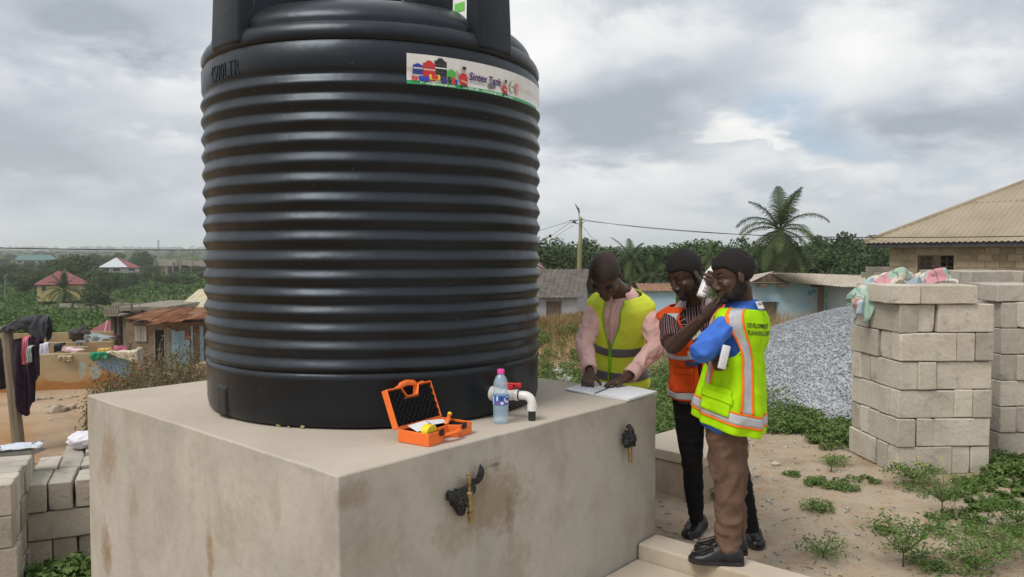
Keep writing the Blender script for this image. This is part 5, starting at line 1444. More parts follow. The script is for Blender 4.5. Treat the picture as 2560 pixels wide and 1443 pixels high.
def _tap(u, v, name_lbl, bare):
    p = face_hit(u, v); n = nR; s = eR; up = V((0, 0, 1))
    o = empty('water_tap', p, name_lbl, 'tap')
    base = p + n * .002
    mb = MB(); mb.lathe([(.017, 0), (.017, .02), (.013, .022), (.013, .05)], 16, base, frame(n)); mb.build('pipe_stub', M_BRASS, o, smooth=True, sharp=40)
    if bare:
        j = base + n * .066
        # body leans away from the wall with its nozzle down, stem and T handle up
        ax = (up * .95 + n * .12 - s * .18).normalized()
        mb = MB(); mb.tube([j + ax * .045, j + ax * .02, j, j - ax * .03, j - ax * .05, j - ax * .075], [.010, .014, .0165, .014, .012, .0125], 14); mb.build('tap_body', M_BRASS, o, smooth=True)
        mb = MB(); mb.lathe([(.0135, -.118), (.0135, -.082), (.0165, -.080), (.0165, -.066), (.013, -.064)], 16, j, frame(ax)); mb.build('nozzle', M_BRASS, o, smooth=True, sharp=40)
        mb = MB(); mb.lathe([(.0155, .030), (.0155, .040), (.008, .043), (.007, .085)], 12, j, frame(ax)); mb.build('stem', M_BRASS, o, smooth=True, sharp=40)
        mb = MB(); e = j + ax * .088; mb.tube([e - ax * .012 - s * .002, e + ax * .022, e + ax * .05], [(.010, .006), (.012, .006), (.007, .005)], 10); mb.ball(e + ax * .052, .0085); mb.build('tap_handle', M_BRASS, o, smooth=True)
        b = crumple(base + n * .022 - s * .026, [s * -.075 + up * .03, -up * .085 + s * .01, s * -.05 - up * .02, n * .022, up * .055 + s * .03, s * .05 - up * .03, s * -.08 + up * .045], 3.3, .26)
        b.grid(lambda a, c: base + n * (.035 + .018 * math.sin(a * 9) * c) + s * (.02 + .095 * a ** .9 + (c - .5) * .035 * (1 - a * .4)) + up * (.02 + .105 * a + .02 * math.sin(a * 7) + (.5 - c) * .055 * (1 - .5 * a)), 14, 6)
    else:
        j = base + n * .05
        mb = MB(); mb.lathe([(.0130, -.125), (.0130, -.06), (.0155, -.058), (.0155, -.04), (.013, .0)], 16, j, frame(up + s * -.12)); mb.build('nozzle', M_BRASS, o, smooth=True, sharp=40)
        mb = MB(); mb.tube([j + up * .055 - s * .005, j + up * .088 - s * .012, j + up * .095 - s * .04], [.006, .006, .004], 8); mb.build('tap_handle', M('bare_wood', (.32, .20, .10), rough=.7), o, smooth=True)
        b = crumple(j + up * .030, [s * .06 - up * .02, s * -.06 - up * .03, up * .095, n * .055, -n * .05, -up * .062, s * .045 + up * .05, s * -.05 + up * .03, s * .06 - up * .055, s * -.055 - up * .055], 7.1, .22)
    o.scale = (.82, .82, .82); pc = base + n * .040; b.v = [tuple(pc + (V(q) - pc) * (1.0 if bare else .92)) for q in b.v]
    b.build('plastic_wrap', M_BAG, o, smooth=True, sharp=35)
_tap(1150, 1243, 'brass tap with its bare handle up, black plastic tied behind it, over brown stains', True)
_tap(1556, 1105, 'brass tap bundled in black plastic near the corner below the notebook', False)
def _crumbs():
    M_C = M('dried_mud', (.30, .25, .13), (.42, .36, .20), 60, rough=.9, bump=.5, bscale=300)
    for k, (u, v, r) in enumerate(((697, 1066, .012), (722, 1070, .007), (757, 1071, .014), (745, 1068, .006), (821, 1065, .010), (803, 1066, .005))):
        p = PZ(u, v, SLAB + .003); mb = MB(); mb.ball(p + V((0, 0, r * .5)), (r, r * .8, r * .7), rotz(k), 9, 6)
        mb.v = [tuple(V(q) + V((noise.noise(V(q) * 150), noise.noise(V(q) * 150 + V((5, 0, 0))), 0)) * r * .5) for q in mb.v]
        o = mb.build('mud_crumb', M_C, smooth=False); tag(o, 'crumb of dried mud on the plinth in front of the tank', 'mud crumb', 'mud crumbs at the foot of the tank')
_crumbs()
# ------------------------------------------------------------------ right side: blocks, gravel, houses
def block_mat(name, c1, c2, c3):
    t = NT(name); n = t.noise(2.2, 7, .62); g = t.noise(40, 5, .7)
    c = t.ramp(n, [(.30, c1), (.5, c2), (.72, c3)])
    c = t.mix(t.ramp(t.noise(9, 8, .7, off=(3, 3, 3)), [(.56, 0.0), (.74, .7)]), c, tuple(q * .45 for q in c1))
    c = t.mix(1.0, c, t.ramp(t.rnd(), [(0, .74), (1, 1.14)]), 'MULTIPLY')
    c = t.mix(.4, c, t.ramp(g, [(.3, .7), (.7, 1.2)]), 'MULTIPLY')
    t.bump(t.math('ADD', t.math('MULTIPLY', g, .6), t.noise(9, 5, .6)), .55, .015)
    return t.out(c, .93, Specular_IOR_Level=.2)
M_BLOCK = block_mat('sandcrete', (.40, .36, .295), (.50, .455, .38), (.58, .53, .45))
M_BLOCK_D = block_mat('sandcrete_grey', (.36, .33, .275), (.45, .415, .35), (.52, .48, .41))
BL, BW, BH = .45, .15, .222
def block_meshes(mat, n=5, size=(BL, BW, BH)):
    res = []
    for k in range(n):
        bm = bmesh.new(); bmesh.ops.create_cube(bm, size=1)
        bmesh.ops.scale(bm, vec=(size[0] - .005, size[1] - .005, size[2] - .006), verts=bm.verts)
        bmesh.ops.bevel(bm, geom=bm.edges[:] , offset=.007, segments=1, affect='EDGES', profile=.5)
        bmesh.ops.subdivide_edges(bm, edges=[e for e in bm.edges if e.calc_length() > .12], cuts=3, use_grid_fill=True)
        for v in bm.verts:
            q = v.co * 7 + V((k * 5.1, 0, 0)); e = V((abs(v.co.x) / size[0], abs(v.co.y) / size[1], abs(v.co.z) / size[2])); edge = sum(1 for a in e if a > .44)
            v.co += V((noise.noise(q), noise.noise(q + V((0, 9, 0))), noise.noise(q + V((0, 0, 9))))) * (.0030 + .0025 * max(0, edge - 1))
        # one knocked corner
        cx = V((random.choice((-1, 1)) * size[0] / 2, random.choice((-1, 1)) * size[1] / 2, random.choice((-1, 1)) * size[2] / 2))
        for v in bm.verts:
            d = (v.co - cx).length
            if d < .035: v.co -= cx.normalized() * (.035 - d) * .5
        me = bpy.data.meshes.new('block'); bm.to_mesh(me); bm.free(); me.materials.append(mat); res.append(me)
    return res
BM_A, BM_D = block_meshes(M_BLOCK), block_meshes(M_BLOCK_D)
ORD = ('bottom', 'second', 'third', 'fourth', 'fifth', 'sixth', 'seventh', 'topmost')
def put_block(meshes, p, rz, label, group, flat=False, tilt=0.0):
    o = bpy.data.objects.new('concrete_block', random.choice(meshes)); COL.objects.link(o)
    o.location = p; o.rotation_euler = (math.pi / 2 if flat else random.uniform(-.006, .006), tilt + random.uniform(-.005, .005), rz + (math.pi if random.random() < .5 else 0) + random.uniform(-.012, .012))
    return tag(o, label, 'concrete block', group)
def pinwheel(org, rz, courses, meshes, name, group, skip=()):
    a, b = V((math.cos(rz), math.sin(rz), 0)), V((-math.sin(rz), math.cos(rz), 0))
    for c in range(courses):
        spots = []
        if c % 2 == 0:   # front: stretcher then two headers
            spots = [('front stretcher', .225, .075, 0), ('stretcher second from the front', .225, .225, 0), ('inner header on the front', .525, .225, 1), ('right header on the front', .675, .225, 1),
                     ('left stretcher at the back', .075, .525, 1), ('inner back', .225, .525, 1), ('back right', .525, .675, 0)]
        else:
            spots = [('left header on the front', .075, .225, 1), ('inner header on the front', .225, .225, 1), ('front stretcher', .525, .075, 0), ('stretcher second from the front', .525, .225, 0),
                     ('back left stretcher', .225, .525, 0), ('rearmost stretcher', .225, .675, 0), ('back right header', .675, .525, 1)]
        for nm, x, y, ori in spots:
            if (c, nm) in skip: continue
            j = V((random.uniform(-.010, .010), random.uniform(-.016, .016), random.uniform(-.002, .002)))
            p = org + a * x + b * y + V((0, 0, BH * (c + .5))) + j
            put_block(meshes, p, rz + (math.pi / 2 if ori else 0), f'pale cement block, {nm}, {ORD[c]} course of {name}', group)
def _stacks():
    o = PZ(2240, 1188, 0); o.z = gz(o.x + .3, o.y + .3) + .0
    pinwheel(o, math.radians(2.5), 6, BM_A, 'the near stack', 'blocks of the near stack by the gravel')
    zt = o.z + BH * 6; R = math.radians(2)
    grp = 'blocks of the near stack by the gravel'
    for x, y, dz, lab, rr in ((.375, .10, 0, 'block lying flat on the front right top of the near stack', 0), (.05, .20, 0, 'block lying flat on the front left top of the near stack', 1.5), (.36, .30, 0, 'block lying flat in the middle on top of the near stack', 0),
                              (.10, .50, 0, 'block lying flat at the back left top of the near stack', 1.57), (.40, .62, 0, 'flat block at the back right beneath the draped cloth on the near stack', .05)):
        put_block(BM_A, o + V((x, y, BH * 6 + BW * (dz + .5))), R + rr, lab, grp, flat=True)
    o2 = PZ(2522, 1152, 0); o2 = V((o2.x, 6.45, 0)); o2.x = (2508 - 1280) / F * 6.45; o2.z = gz(o2.x + .3, o2.y + .3) - .01
    pinwheel(o2, math.radians(3), 6, BM_D, 'the farther stack', 'blocks of the farther stack at the right edge', skip=())
    for x, y, lab, rr in ((.17, .14, 'flat block overhanging the left top of the farther stack', .1), (.63, .10, 'flat block on the front top of the farther stack', 0), (.25, .45, 'flat block at the back top of the farther stack', .04)):
        put_block(BM_D, o2 + V((x, y, BH * 6 + BW * .5)), R + rr, lab, 'blocks of the farther stack at the right edge', flat=True)
    o3 = V(((2425 - 1280) / F * 7.4, 7.4, gz(4.6, 7.6)))
    pinwheel(o3, math.radians(8), 7, BM_D, 'the hindmost stack', 'blocks of the hindmost stack', skip=())
    # patchwork cloth draped over the near stack
    t = NT('patchwork_cloth', 'pos'); a = t.N.new('ShaderNodeAttribute'); a.attribute_name = 'uvw'
    vo = t.N.new('ShaderNodeTexVoronoi'); vo.distance = 'CHEBYCHEV'; vo.inputs['Scale'].default_value = 5.0; vo.inputs['Randomness'].default_value = .55; t.L.new(a.outputs['Vector'], vo.inputs[0])
    sp = t.N.new('ShaderNodeSeparateColor'); t.L.new(vo.outputs['Color'], sp.inputs[0])
    r = t.N.new('ShaderNodeValToRGB'); r.color_ramp.interpolation = 'CONSTANT'; e = r.color_ramp.elements
    cl = [(.58, .53, .43), (.32, .46, .37), (.58, .51, .39), (.56, .28, .30), (.30, .38, .43), (.62, .57, .50), (.54, .40, .30), (.38, .50, .43)]
    while len(e) < len(cl): e.new(.5)
    for k, c in enumerate(cl): e[k].position = k / len(cl); e[k].color = (*c, 1)
    t.L.new(sp.outputs[0], r.inputs[0]); c = r.outputs[0]
    wv = t.N.new('ShaderNodeTexWave'); wv.inputs['Scale'].default_value = 2.6; t.L.new(a.outputs['Vector'], wv.inputs[0])
    c = t.mix(t.ramp(wv.outputs[0], [(.93, 0.0), (.97, .55)]), c, (.10, .12, .16))
    t.bump(t.noise(30, 4, .6), .3, .012); mat = t.out(c, .9, Specular_IOR_Level=.15)
    # path of its centre line over the top of the stack, then down the left side
    z7 = zt + BW; path = [V((2.90, 6.46, zt - .06)), V((2.90, 6.47, zt + .03)), V((2.99, 6.46, zt + .11)), V((3.08, 6.42, z7 + .03)), V((3.22, 6.40, z7 + .07)), V((3.38, 6.42, z7 + .03)), V((3.54, 6.46, z7 + .06)), V((3.68, 6.48, z7 + .02))]
    mb = MB(); uv = []
    nu, nv = 60, 26
    def cl_(u):
        x = u * (len(path) - 1); i = min(len(path) - 2, int(x)); return path[i].lerp(path[i + 1], x - i)
    def fn(u, v):
        c = cl_(u); w = (.20 + .07 * math.sin(u * 5 + 1)) ; y = (v - .5) * 2 * w
        front = max(0, -(v - .5) * 2)
        q = V((c.x - .10 * front * (1 - u) + .02 * math.sin(v * 9), c.y + y * .75, c.z))
        q.z -= (.10 + .22 * math.exp(-((u - .28) / .10) ** 2)) * front ** 2 * (1 - .6 * u) + .05 * abs(v - .5)
        w1 = noise.noise(V((u * 6, v * 4, 2))); w2 = noise.noise(V((u * 14, v * 10, 7)))
        q.z += .075 * abs(w1) + .035 * w2 + .015; q.x += .035 * w2; q.y += .04 * w1
        return q
    mb.grid(fn, nu, nv); o4 = mb.build('cloth', mat, smooth=True, solid=.004)
    tag(o4, 'patchwork cloth of green, cream, pink and blue draped over the block stack', 'cloth')
    at = o4.data.attributes.new('uvw', 'FLOAT_VECTOR', 'POINT'); at.data.foreach_set('vector', np.array([(i / nu * 1.5, j / nv * .8, 0) for j in range(nv + 1) for i in range(nu + 1)], np.float32).ravel())
_stacks()
def _chamber():
    z = .32
    n, r = V((1.30, 5.20, 0)), V((1.77, 5.66, 0)); a = (r - n); b = V((-a.y, a.x, 0)) * .97
    o = empty('concrete_chamber', n + a / 2 + b / 2, 'low square concrete inspection chamber with a slab lid behind the men', 'chamber')
    mc = concrete('chamber_concrete', (.40, .315, .235), False); ml = concrete('chamber_lid_concrete', (.50, .42, .315), False)
    q = [n, n + a, n + a + b, n + b]; c = (n + a / 2 + b / 2)
    ins = [p.lerp(c, .035) for p in q]
    mb = MB(); mb.hexa([V((p.x, p.y, -.1)) for p in ins], [V((p.x, p.y, z - .078)) for p in ins]); mb.build('chamber_wall', mc, o, bevel=.006)
    mb = MB(); mb.hexa([V((p.x, p.y, z - .074)) for p in q], [V((p.x, p.y, z)) for p in q]); mb.build('lid', ml, o, bevel=.007)
_chamber()
def _gravel():
    cx, cy, h, R = 5.05, 10.0, 1.10, 2.65
    def hz(x, y):
        r2 = ((x - cx) ** 2 + (y - cy) ** 2) / R ** 2
        return ground_z(x, y) + h * np.clip(1 - r2, 0, 1) ** 1.0 * (1 + .06 * wave2(x, y, 2.6, 31)) - .03
    # base mound
    g = np.linspace(-1, 1, 90); X, Y = np.meshgrid(cx + g * R, cy + g * R); Z = hz(X, Y)
    n = 90; v0 = np.stack([X, Y, Z], -1).reshape(-1, 3); i, j = np.meshgrid(np.arange(n - 1), np.arange(n - 1)); a = (j * n + i).ravel(); f0 = np.stack([a, a + 1, a + n + 1, a + n], -1)
    keep = (((v0[f0].mean(1)[:, :2] - [cx, cy]) ** 2).sum(1) < (R * 1.0) ** 2); f0 = f0[keep]
    f0 = np.concatenate([f0[:, [0, 1, 2]], f0[:, [0, 2, 3]]])
    N = 62000; a = rng.uniform(0, 6.283, N); r = R * 1.03 * np.sqrt(rng.uniform(0, 1, N)); x, y = cx + r * np.cos(a), cy + r * np.sin(a)
    k = (y < cy + .6) | (rng.uniform(0, 1, N) < .25); x, y = x[k], y[k]; N = len(x)
    p = np.stack([x, y, hz(x, y) + rng.uniform(.0, .022, N)], -1)
    octv = np.array([[1, 0, 0], [-1, 0, 0], [0, 1, 0], [0, -1, 0], [0, 0, 1], [0, 0, -1.]]); octf = np.array([[0, 2, 4], [2, 1, 4], [1, 3, 4], [3, 0, 4], [2, 0, 5], [1, 2, 5], [3, 1, 5], [0, 3, 5]])
    s = rng.uniform(.006, .0135, N)[:, None] * rng.uniform(.55, 1.25, (N, 3))
    q = rng.normal(size=(N, 4)); q /= np.linalg.norm(q, axis=1)[:, None]; w, qx, qy, qz = q.T
    Rm = np.stack([1 - 2 * (qy ** 2 + qz ** 2), 2 * (qx * qy - w * qz), 2 * (qx * qz + w * qy), 2 * (qx * qy + w * qz), 1 - 2 * (qx ** 2 + qz ** 2), 2 * (qy * qz - w * qx), 2 * (qx * qz - w * qy), 2 * (qy * qz + w * qx), 1 - 2 * (qx ** 2 + qy ** 2)], -1).reshape(N, 3, 3)
    ov = octv[None] * s[:, None, :] * rng.uniform(.6, 1.2, (N, 6, 1)); ov = np.einsum('nij,nkj->nki', Rm, ov) + p[:, None]
    f1 = (octf[None] + (np.arange(N) * 6)[:, None, None]).reshape(-1, 3) + len(v0)
    t = NT('crushed_stone'); vo = t.voro(34); sp = t.N.new('ShaderNodeSeparateColor'); t.L.new(vo.outputs['Color'], sp.inputs[0])
    c = t.ramp(sp.outputs[0], [(.0, (.25, .265, .285)), (.45, (.32, .335, .36)), (.8, (.37, .385, .41)), (1, (.43, .445, .465))])
    o = np_mesh('gravel_heap', np.concatenate([v0, ov.reshape(-1, 3)]), np.concatenate([f0, f1]), t.out(c, .8, Specular_IOR_Level=.3), org=(cx, cy, 0))
    tag(o, 'large heap of blue-grey crushed stone behind the block stack', 'gravel heap', kind='stuff')
_gravel()

# ---- big unfinished block house with a ribbed roof
def _bighouse():
    A = P(2168, 607, 28.0); e = V((.61, -.79, 0)).normalized(); n = V((.79, .61, 0)).normalized(); zE = A.z
    A0 = V((A.x, A.y, 0)); g = gz(A.x + 2, A.y - 2) - .2
    o = empty('block_house', (A.x + 4 * e.x + 3 * n.x, A.y + 4 * e.y + 3 * n.y, g), 'unfinished tan block house with a dusty ribbed metal hip roof at the right edge', 'house')
    LEN, DEP = 11.0, 9.0; ins = .55
    W0 = A0 + e * ins + n * ins
    M_W = M('mortar', (.33, .26, .17), (.40, .32, .22), 3, rough=.95, bump=.4, bscale=30)
    mbw = block_mat('house_block', (.32, .255, .165), (.40, .32, .215), (.45, .38, .28))
    win = [(1.00, 1.20), (4.72, 1.2)]; wz0, wz1 = 1.70 - .75, 1.70 + .02
    c0, c1 = 0.0, LEN - 2 * ins
    # body behind the blocks: wall pieces round the openings
    th = .14
    def piece(x0, x1, z0, z1, name='wall', mat=M_W):
        mb = MB(); b = [W0 + e * x0, W0 + e * x1, W0 + e * x1 + n * th, W0 + e * x0 + n * th]
        mb.hexa([V((p.x, p.y, z0)) for p in b], [V((p.x, p.y, z1)) for p in b]); return mb.build(name, mat, o)
    xs = [c0]
    for x, w in win: piece(xs[-1], x, g, zE); piece(x, x + w, g, wz0); piece(x, x + w, wz1, zE); xs.append(x + w)
    piece(xs[-1], c1, g, zE)
    mb = MB(); b = [W0 + n * DEP, W0, W0 + V((0, 0, 0)) + e * .14, W0 + n * DEP + e * .14]; b = [W0 + n * th, W0 + e * th + n * th, W0 + e * th + n * DEP, W0 + n * DEP]
    mb.hexa([V((p.x, p.y, g)) for p in b], [V((p.x, p.y, zE)) for p in b]); mb.build('side_wall', M_W, o)
    # dark room behind the bars
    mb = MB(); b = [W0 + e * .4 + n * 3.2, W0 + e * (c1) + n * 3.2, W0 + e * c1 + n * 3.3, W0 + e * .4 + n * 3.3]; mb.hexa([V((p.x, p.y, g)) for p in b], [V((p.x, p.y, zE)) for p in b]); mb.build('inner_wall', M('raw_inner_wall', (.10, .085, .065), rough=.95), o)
    # block courses, each block its own piece
    meshes = []
    for k in range(3):
        mb = MB(); mb.box((0, 0, 0), (.436, .03, .205)); ob = mb.build('tmp', mbw, bevel=0, org=(0, 0, 0)); bm = bmesh.new(); bm.from_mesh(ob.data)
        bmesh.ops.bevel(bm, geom=bm.edges[:], offset=.006, segments=1, affect='EDGES'); 
        for v in bm.verts: v.co += V((noise.noise(v.co * 9 + V((k * 3, 0, 0))), 0, noise.noise(v.co * 9 + V((0, k * 4, 0))))) * .006
        bm.to_mesh(ob.data); bm.free(); meshes.append(ob.data); bpy.data.objects.remove(ob)
    rz = math.atan2(e.y, e.x); z = zE - .115 - .20; row = 0
    while z > .05:
        x = (.225 if row % 2 else 0.0) + .225
        while x < 8.2:
            if not any(w0 - .16 < x < w0 + w + .16 and wz0 - .09 < z < wz1 + .12 for w0, w in win):
                q = W0 + e * x - n * (.006 + random.uniform(0, .006)); ob = bpy.data.objects.new('block', random.choice(meshes)); COL.objects.link(ob)
                ob.parent = o; ob.location = V((q.x, q.y, z)) - ORG[o.name]; ob.rotation_euler = (0, 0, rz)
            x += .45
        z -= .222; row += 1
    # ring beam under the eave, lintels and sills
    mb = MB(); b = [W0 - n * .022, W0 + e * 9 - n * .022, W0 + e * 9 + n * .02, W0 + n * .02]; mb.hexa([V((p.x, p.y, zE - .20)) for p in b], [V((p.x, p.y, zE - .004)) for p in b]); mb.build('ring_beam', M_W, o)
    M_BAR = M('rusty_bars', (.13, .095, .08), (.20, .14, .11), 12, rough=.7); M_FR = M('window_reveal', (.36, .28, .19), rough=.9)
    for x, w in win:
        f = empty_part('window', o); mb = MB()
        for (x0, x1, z0, z1) in ((x - .10, x, wz0 - .06, wz1 + .09), (x + w, x + w + .10, wz0 - .06, wz1 + .09), (x, x + w, wz1, wz1 + .09), (x, x + w, wz0 - .06, wz0)):
            b = [W0 + e * x0 - n * .026, W0 + e * x1 - n * .026, W0 + e * x1 + n * .06, W0 + e * x0 + n * .06]; mb.hexa([V((p.x, p.y, z0)) for p in b], [V((p.x, p.y, z1)) for p in b])
        fr = mb.build('window', M_FR, o)
        def wp(a, b): return W0 + e * (x + w * a) + V((0, 0, wz0 + (wz1 - wz0) * b)) + n * .03
        mb = MB(); r = .011
        for a in np.linspace(0, 1, 6): mb.tube([wp(a, 0), wp(a, 1)], r, 5)
        for b in (0.02, .30, .5, .98): mb.tube([wp(0, b), wp(1, b)], r, 5)
        for k in range(5):
            a0, a1 = k / 5, (k + 1) / 5
            mb.tube([wp(a0, .62), wp((a0 + a1) / 2, .75), wp(a1, .62)], r * .8, 5); mb.tube([wp(a0, .88), wp((a0 + a1) / 2, .75), wp(a1, .88)], r * .8, 5)
            mb.tube([wp(a0, .30), wp((a0 + a1) / 2, .42), wp(a1, .30)], r * .8, 5)
        mb.build('burglar_bars', M_BAR, fr, smooth=True)
    # roof sheets: ribs run up the slope, clipped along the hip
    t = NT('dusty_roof_sheet'); c = t.ramp(t.noise(.8, 7, .65), [(.3, (.27, .22, .155)), (.55, (.335, .28, .20)), (.8, (.38, .33, .255))])
    c = t.mix(t.ramp(t.noise(5, 8, .7), [(.60, 0.0), (.75, .6)]), c, (.16, .09, .05)); t.bump(t.noise(3, 4), .2, .02); M_RS = t.out(c, .7, Specular_IOR_Level=.3)
    pitch = .56; RID = 5.2
    def rp(x, m, dz=0): p = A0 + e * x + n * m; return V((p.x, p.y, zE + .03 + m * pitch + dz))
    rib = [(0, 0), (.045, .0), (.06, .028), (.085, .028), (.10, 0)]
    def sheets(x_from, m0, m1, dz):
        x = x_from
        while x < 13:
            mb = MB(); cols = []
            for r_ in range(5):
                for dx, h in rib: cols.append((x + r_ * .18 + dx * 1.8, h))
            cols.append((x + .9 + .02, 0))
            vs, fs = [], []; nr = 2
            for cx, h in cols:
                top = min(m1, cx - .0); lo = min(m0, top)
                for k in range(nr): vs.append(rp(cx, lo + (top - lo) * k / (nr - 1), h + dz))
            for i in range(len(cols) - 1):
                if min(m1, cols[i + 1][0]) > m0: fs.append((i * 2, i * 2 + 2, i * 2 + 3, i * 2 + 1))
            if fs: mb.add(vs, fs).build('roof_sheet', M_RS, o, solid=.004)
            x += .9
    sheets(-.02, -.10, 2.5, 0.0); sheets(.0, 2.42, RID, .012)
    # the far-left hip slope, mirrored, as plain sheets
    mb = MB()
    def lp(x, m, dz=0): p = A0 + n * x + e * m; return V((p.x, p.y, zE + .028 + m * pitch + dz))
    mb.add([lp(-.1, -.1), lp(DEP, -.1), lp(DEP - RID + .5, RID), lp(RID, RID)], [(0, 1, 2, 3)]); mb.build('hip_slope', M_RS, o, solid=.004)
    mb = MB(); mb.tube([rp(-.05, -.05, .02), rp(RID, RID, .03)], [(.09, .035)] * 2, 8, up=(0, 0, 1)); mb.build('hip_cap', M_RS, o, smooth=True)
    M_FA = M('weathered_fascia', (.055, .062, .075), (.10, .105, .115), 6, rough=.85)
    mb = MB(); b = [A0 - e * .02 - n * .0, A0 + e * 12 - n * .0, A0 + e * 12 + n * .025, A0 - e * .02 + n * .025]; mb.hexa([V((p.x, p.y, zE - .17)) for p in b], [V((p.x, p.y, zE + .005)) for p in b]); mb.build('fascia', M_FA, o)
    mb = MB(); b = [A0 + n * .03, A0 + e * .025 + n * .03, A0 + e * .025 + n * DEP, A0 + n * DEP]; mb.hexa([V((p.x, p.y, zE - .17)) for p in b], [V((p.x, p.y, zE + .003)) for p in b]); mb.build('fascia', M_FA, o)
    mb = MB(); b = [A0 + n * .03 + e * .03, A0 + e * 11 + n * .03, A0 + e * 11 + n * ins, A0 + n * ins + e * .03]; mb.hexa([V((p.x, p.y, zE - .02)) for p in b], [V((p.x, p.y, zE - .003)) for p in b]); mb.build('soffit', M_FA, o)
    # conduit stub hole in the wall
    q = W0 + e * 2.9 + V((0, 0, .95)); mb = MB(); mb.box(q - n * .01, (.10, .05, .16), rotz(rz)); mb.box(q - n * .012 + e * .12 + V((0, 0, -.04)), (.05, .05, .09), rotz(rz)); hl = mb.build('conduit_box', M_BAR, o)
    hl['kind'] = 'stuff'
def empty_part(name, parent): return None
_bighouse()
def gable_house(name, label, cat, ground, wall_mat, roof_mat, quad, zE, rise, ridge_along=0, over=.35, parts=None):
    """house on a ground-plan quad (front-left, front-right, back-right, back-left); ridge parallel to side 0 (front) or 1"""
    q = [V((p[0], p[1], 0)) for p in quad]; c = sum(q, V()) / 4
    o = empty(name, (c.x, c.y, ground), label, cat)
    mb = MB(); mb.hexa([V((p.x, p.y, ground)) for p in q], [V((p.x, p.y, zE)) for p in q])
    a, b, c_, d = q if ridge_along == 0 else (q[1], q[2], q[3], q[0])
    # a-b and d-c are eave sides; ridge between the mid points of b-c and d-a
    m1, m2 = (d + a) / 2, (b + c_) / 2; zR = zE + rise
    n0 = len(mb.v)
    for s, t_, m in ((d, a, m1), (b, c_, m2)):
        mb.add([V((s.x, s.y, zE)), V((t_.x, t_.y, zE)), V((m.x, m.y, zR))], [(0, 1, 2)])
    mb.build('wall', wall_mat, o)
    ex = (m2 - m1).normalized() * over
    for s, t_ in ((a, b), (c_, d)):
        ms, mt = (m1, m2) if (s - m1).length < (s - m2).length else (m2, m1)
        sx = -ex if ms is m1 else ex
        ds = (s - ms); k = 1 + over / ds.length; dz = -rise * (k - 1)
        p = [ms + (s - ms) * k + sx, mt + (t_ - mt) * k - sx, mt - sx, ms + sx]; zz = [zE + dz, zE + dz, zR, zR]
        nx = max(6, int((p[0] - p[1]).length / .3)); mb = MB()
        def fn(u, v, p=p, zz=zz): 
            lo = p[0].lerp(p[1], u); hi = p[3].lerp(p[2], u); r = lo.lerp(hi, v); r.z = zz[0] * (1 - v) + zz[2] * v + .03 + .022 * (1 if round(u * nx * 2) % 2 else -1); return r
        mb.grid(fn, nx * 2, 3); mb.build('roof_slope', roof_mat, o, solid=.02)
    return o
def wall_patch(o, name, mat, p0, p1, z0, z1, proud=.02, thick=.05):
    """flat panel on the wall line p0-p1"""
    a, b = V((p0[0], p0[1], 0)), V((p1[0], p1[1], 0)); d = (b - a).normalized(); n = V((d.y, -d.x, 0))
    if n.dot(-a) < 0: n = -n
    mb = MB(); q = [a + n * proud, b + n * proud, b + n * (proud - thick), a + n * (proud - thick)]
    if (q[1] - q[0]).cross(q[2] - q[1]).z < 0: q = q[::-1]
    mb.hexa([V((p.x, p.y, z0)) for p in q], [V((p.x, p.y, z1)) for p in q]); return mb.build(name, mat, o, bevel=.004)
M_WOODD = M('weathered_wood', (.11, .075, .05), (.19, .135, .09), 8, rough=.9, stretch=(1, 1, .2), bump=.3)
M_ASB = M('asbestos_roof', (.085, .072, .062), (.15, .13, .115), 2.5, rough=.9, bump=.4, bscale=12, bdist=.03)
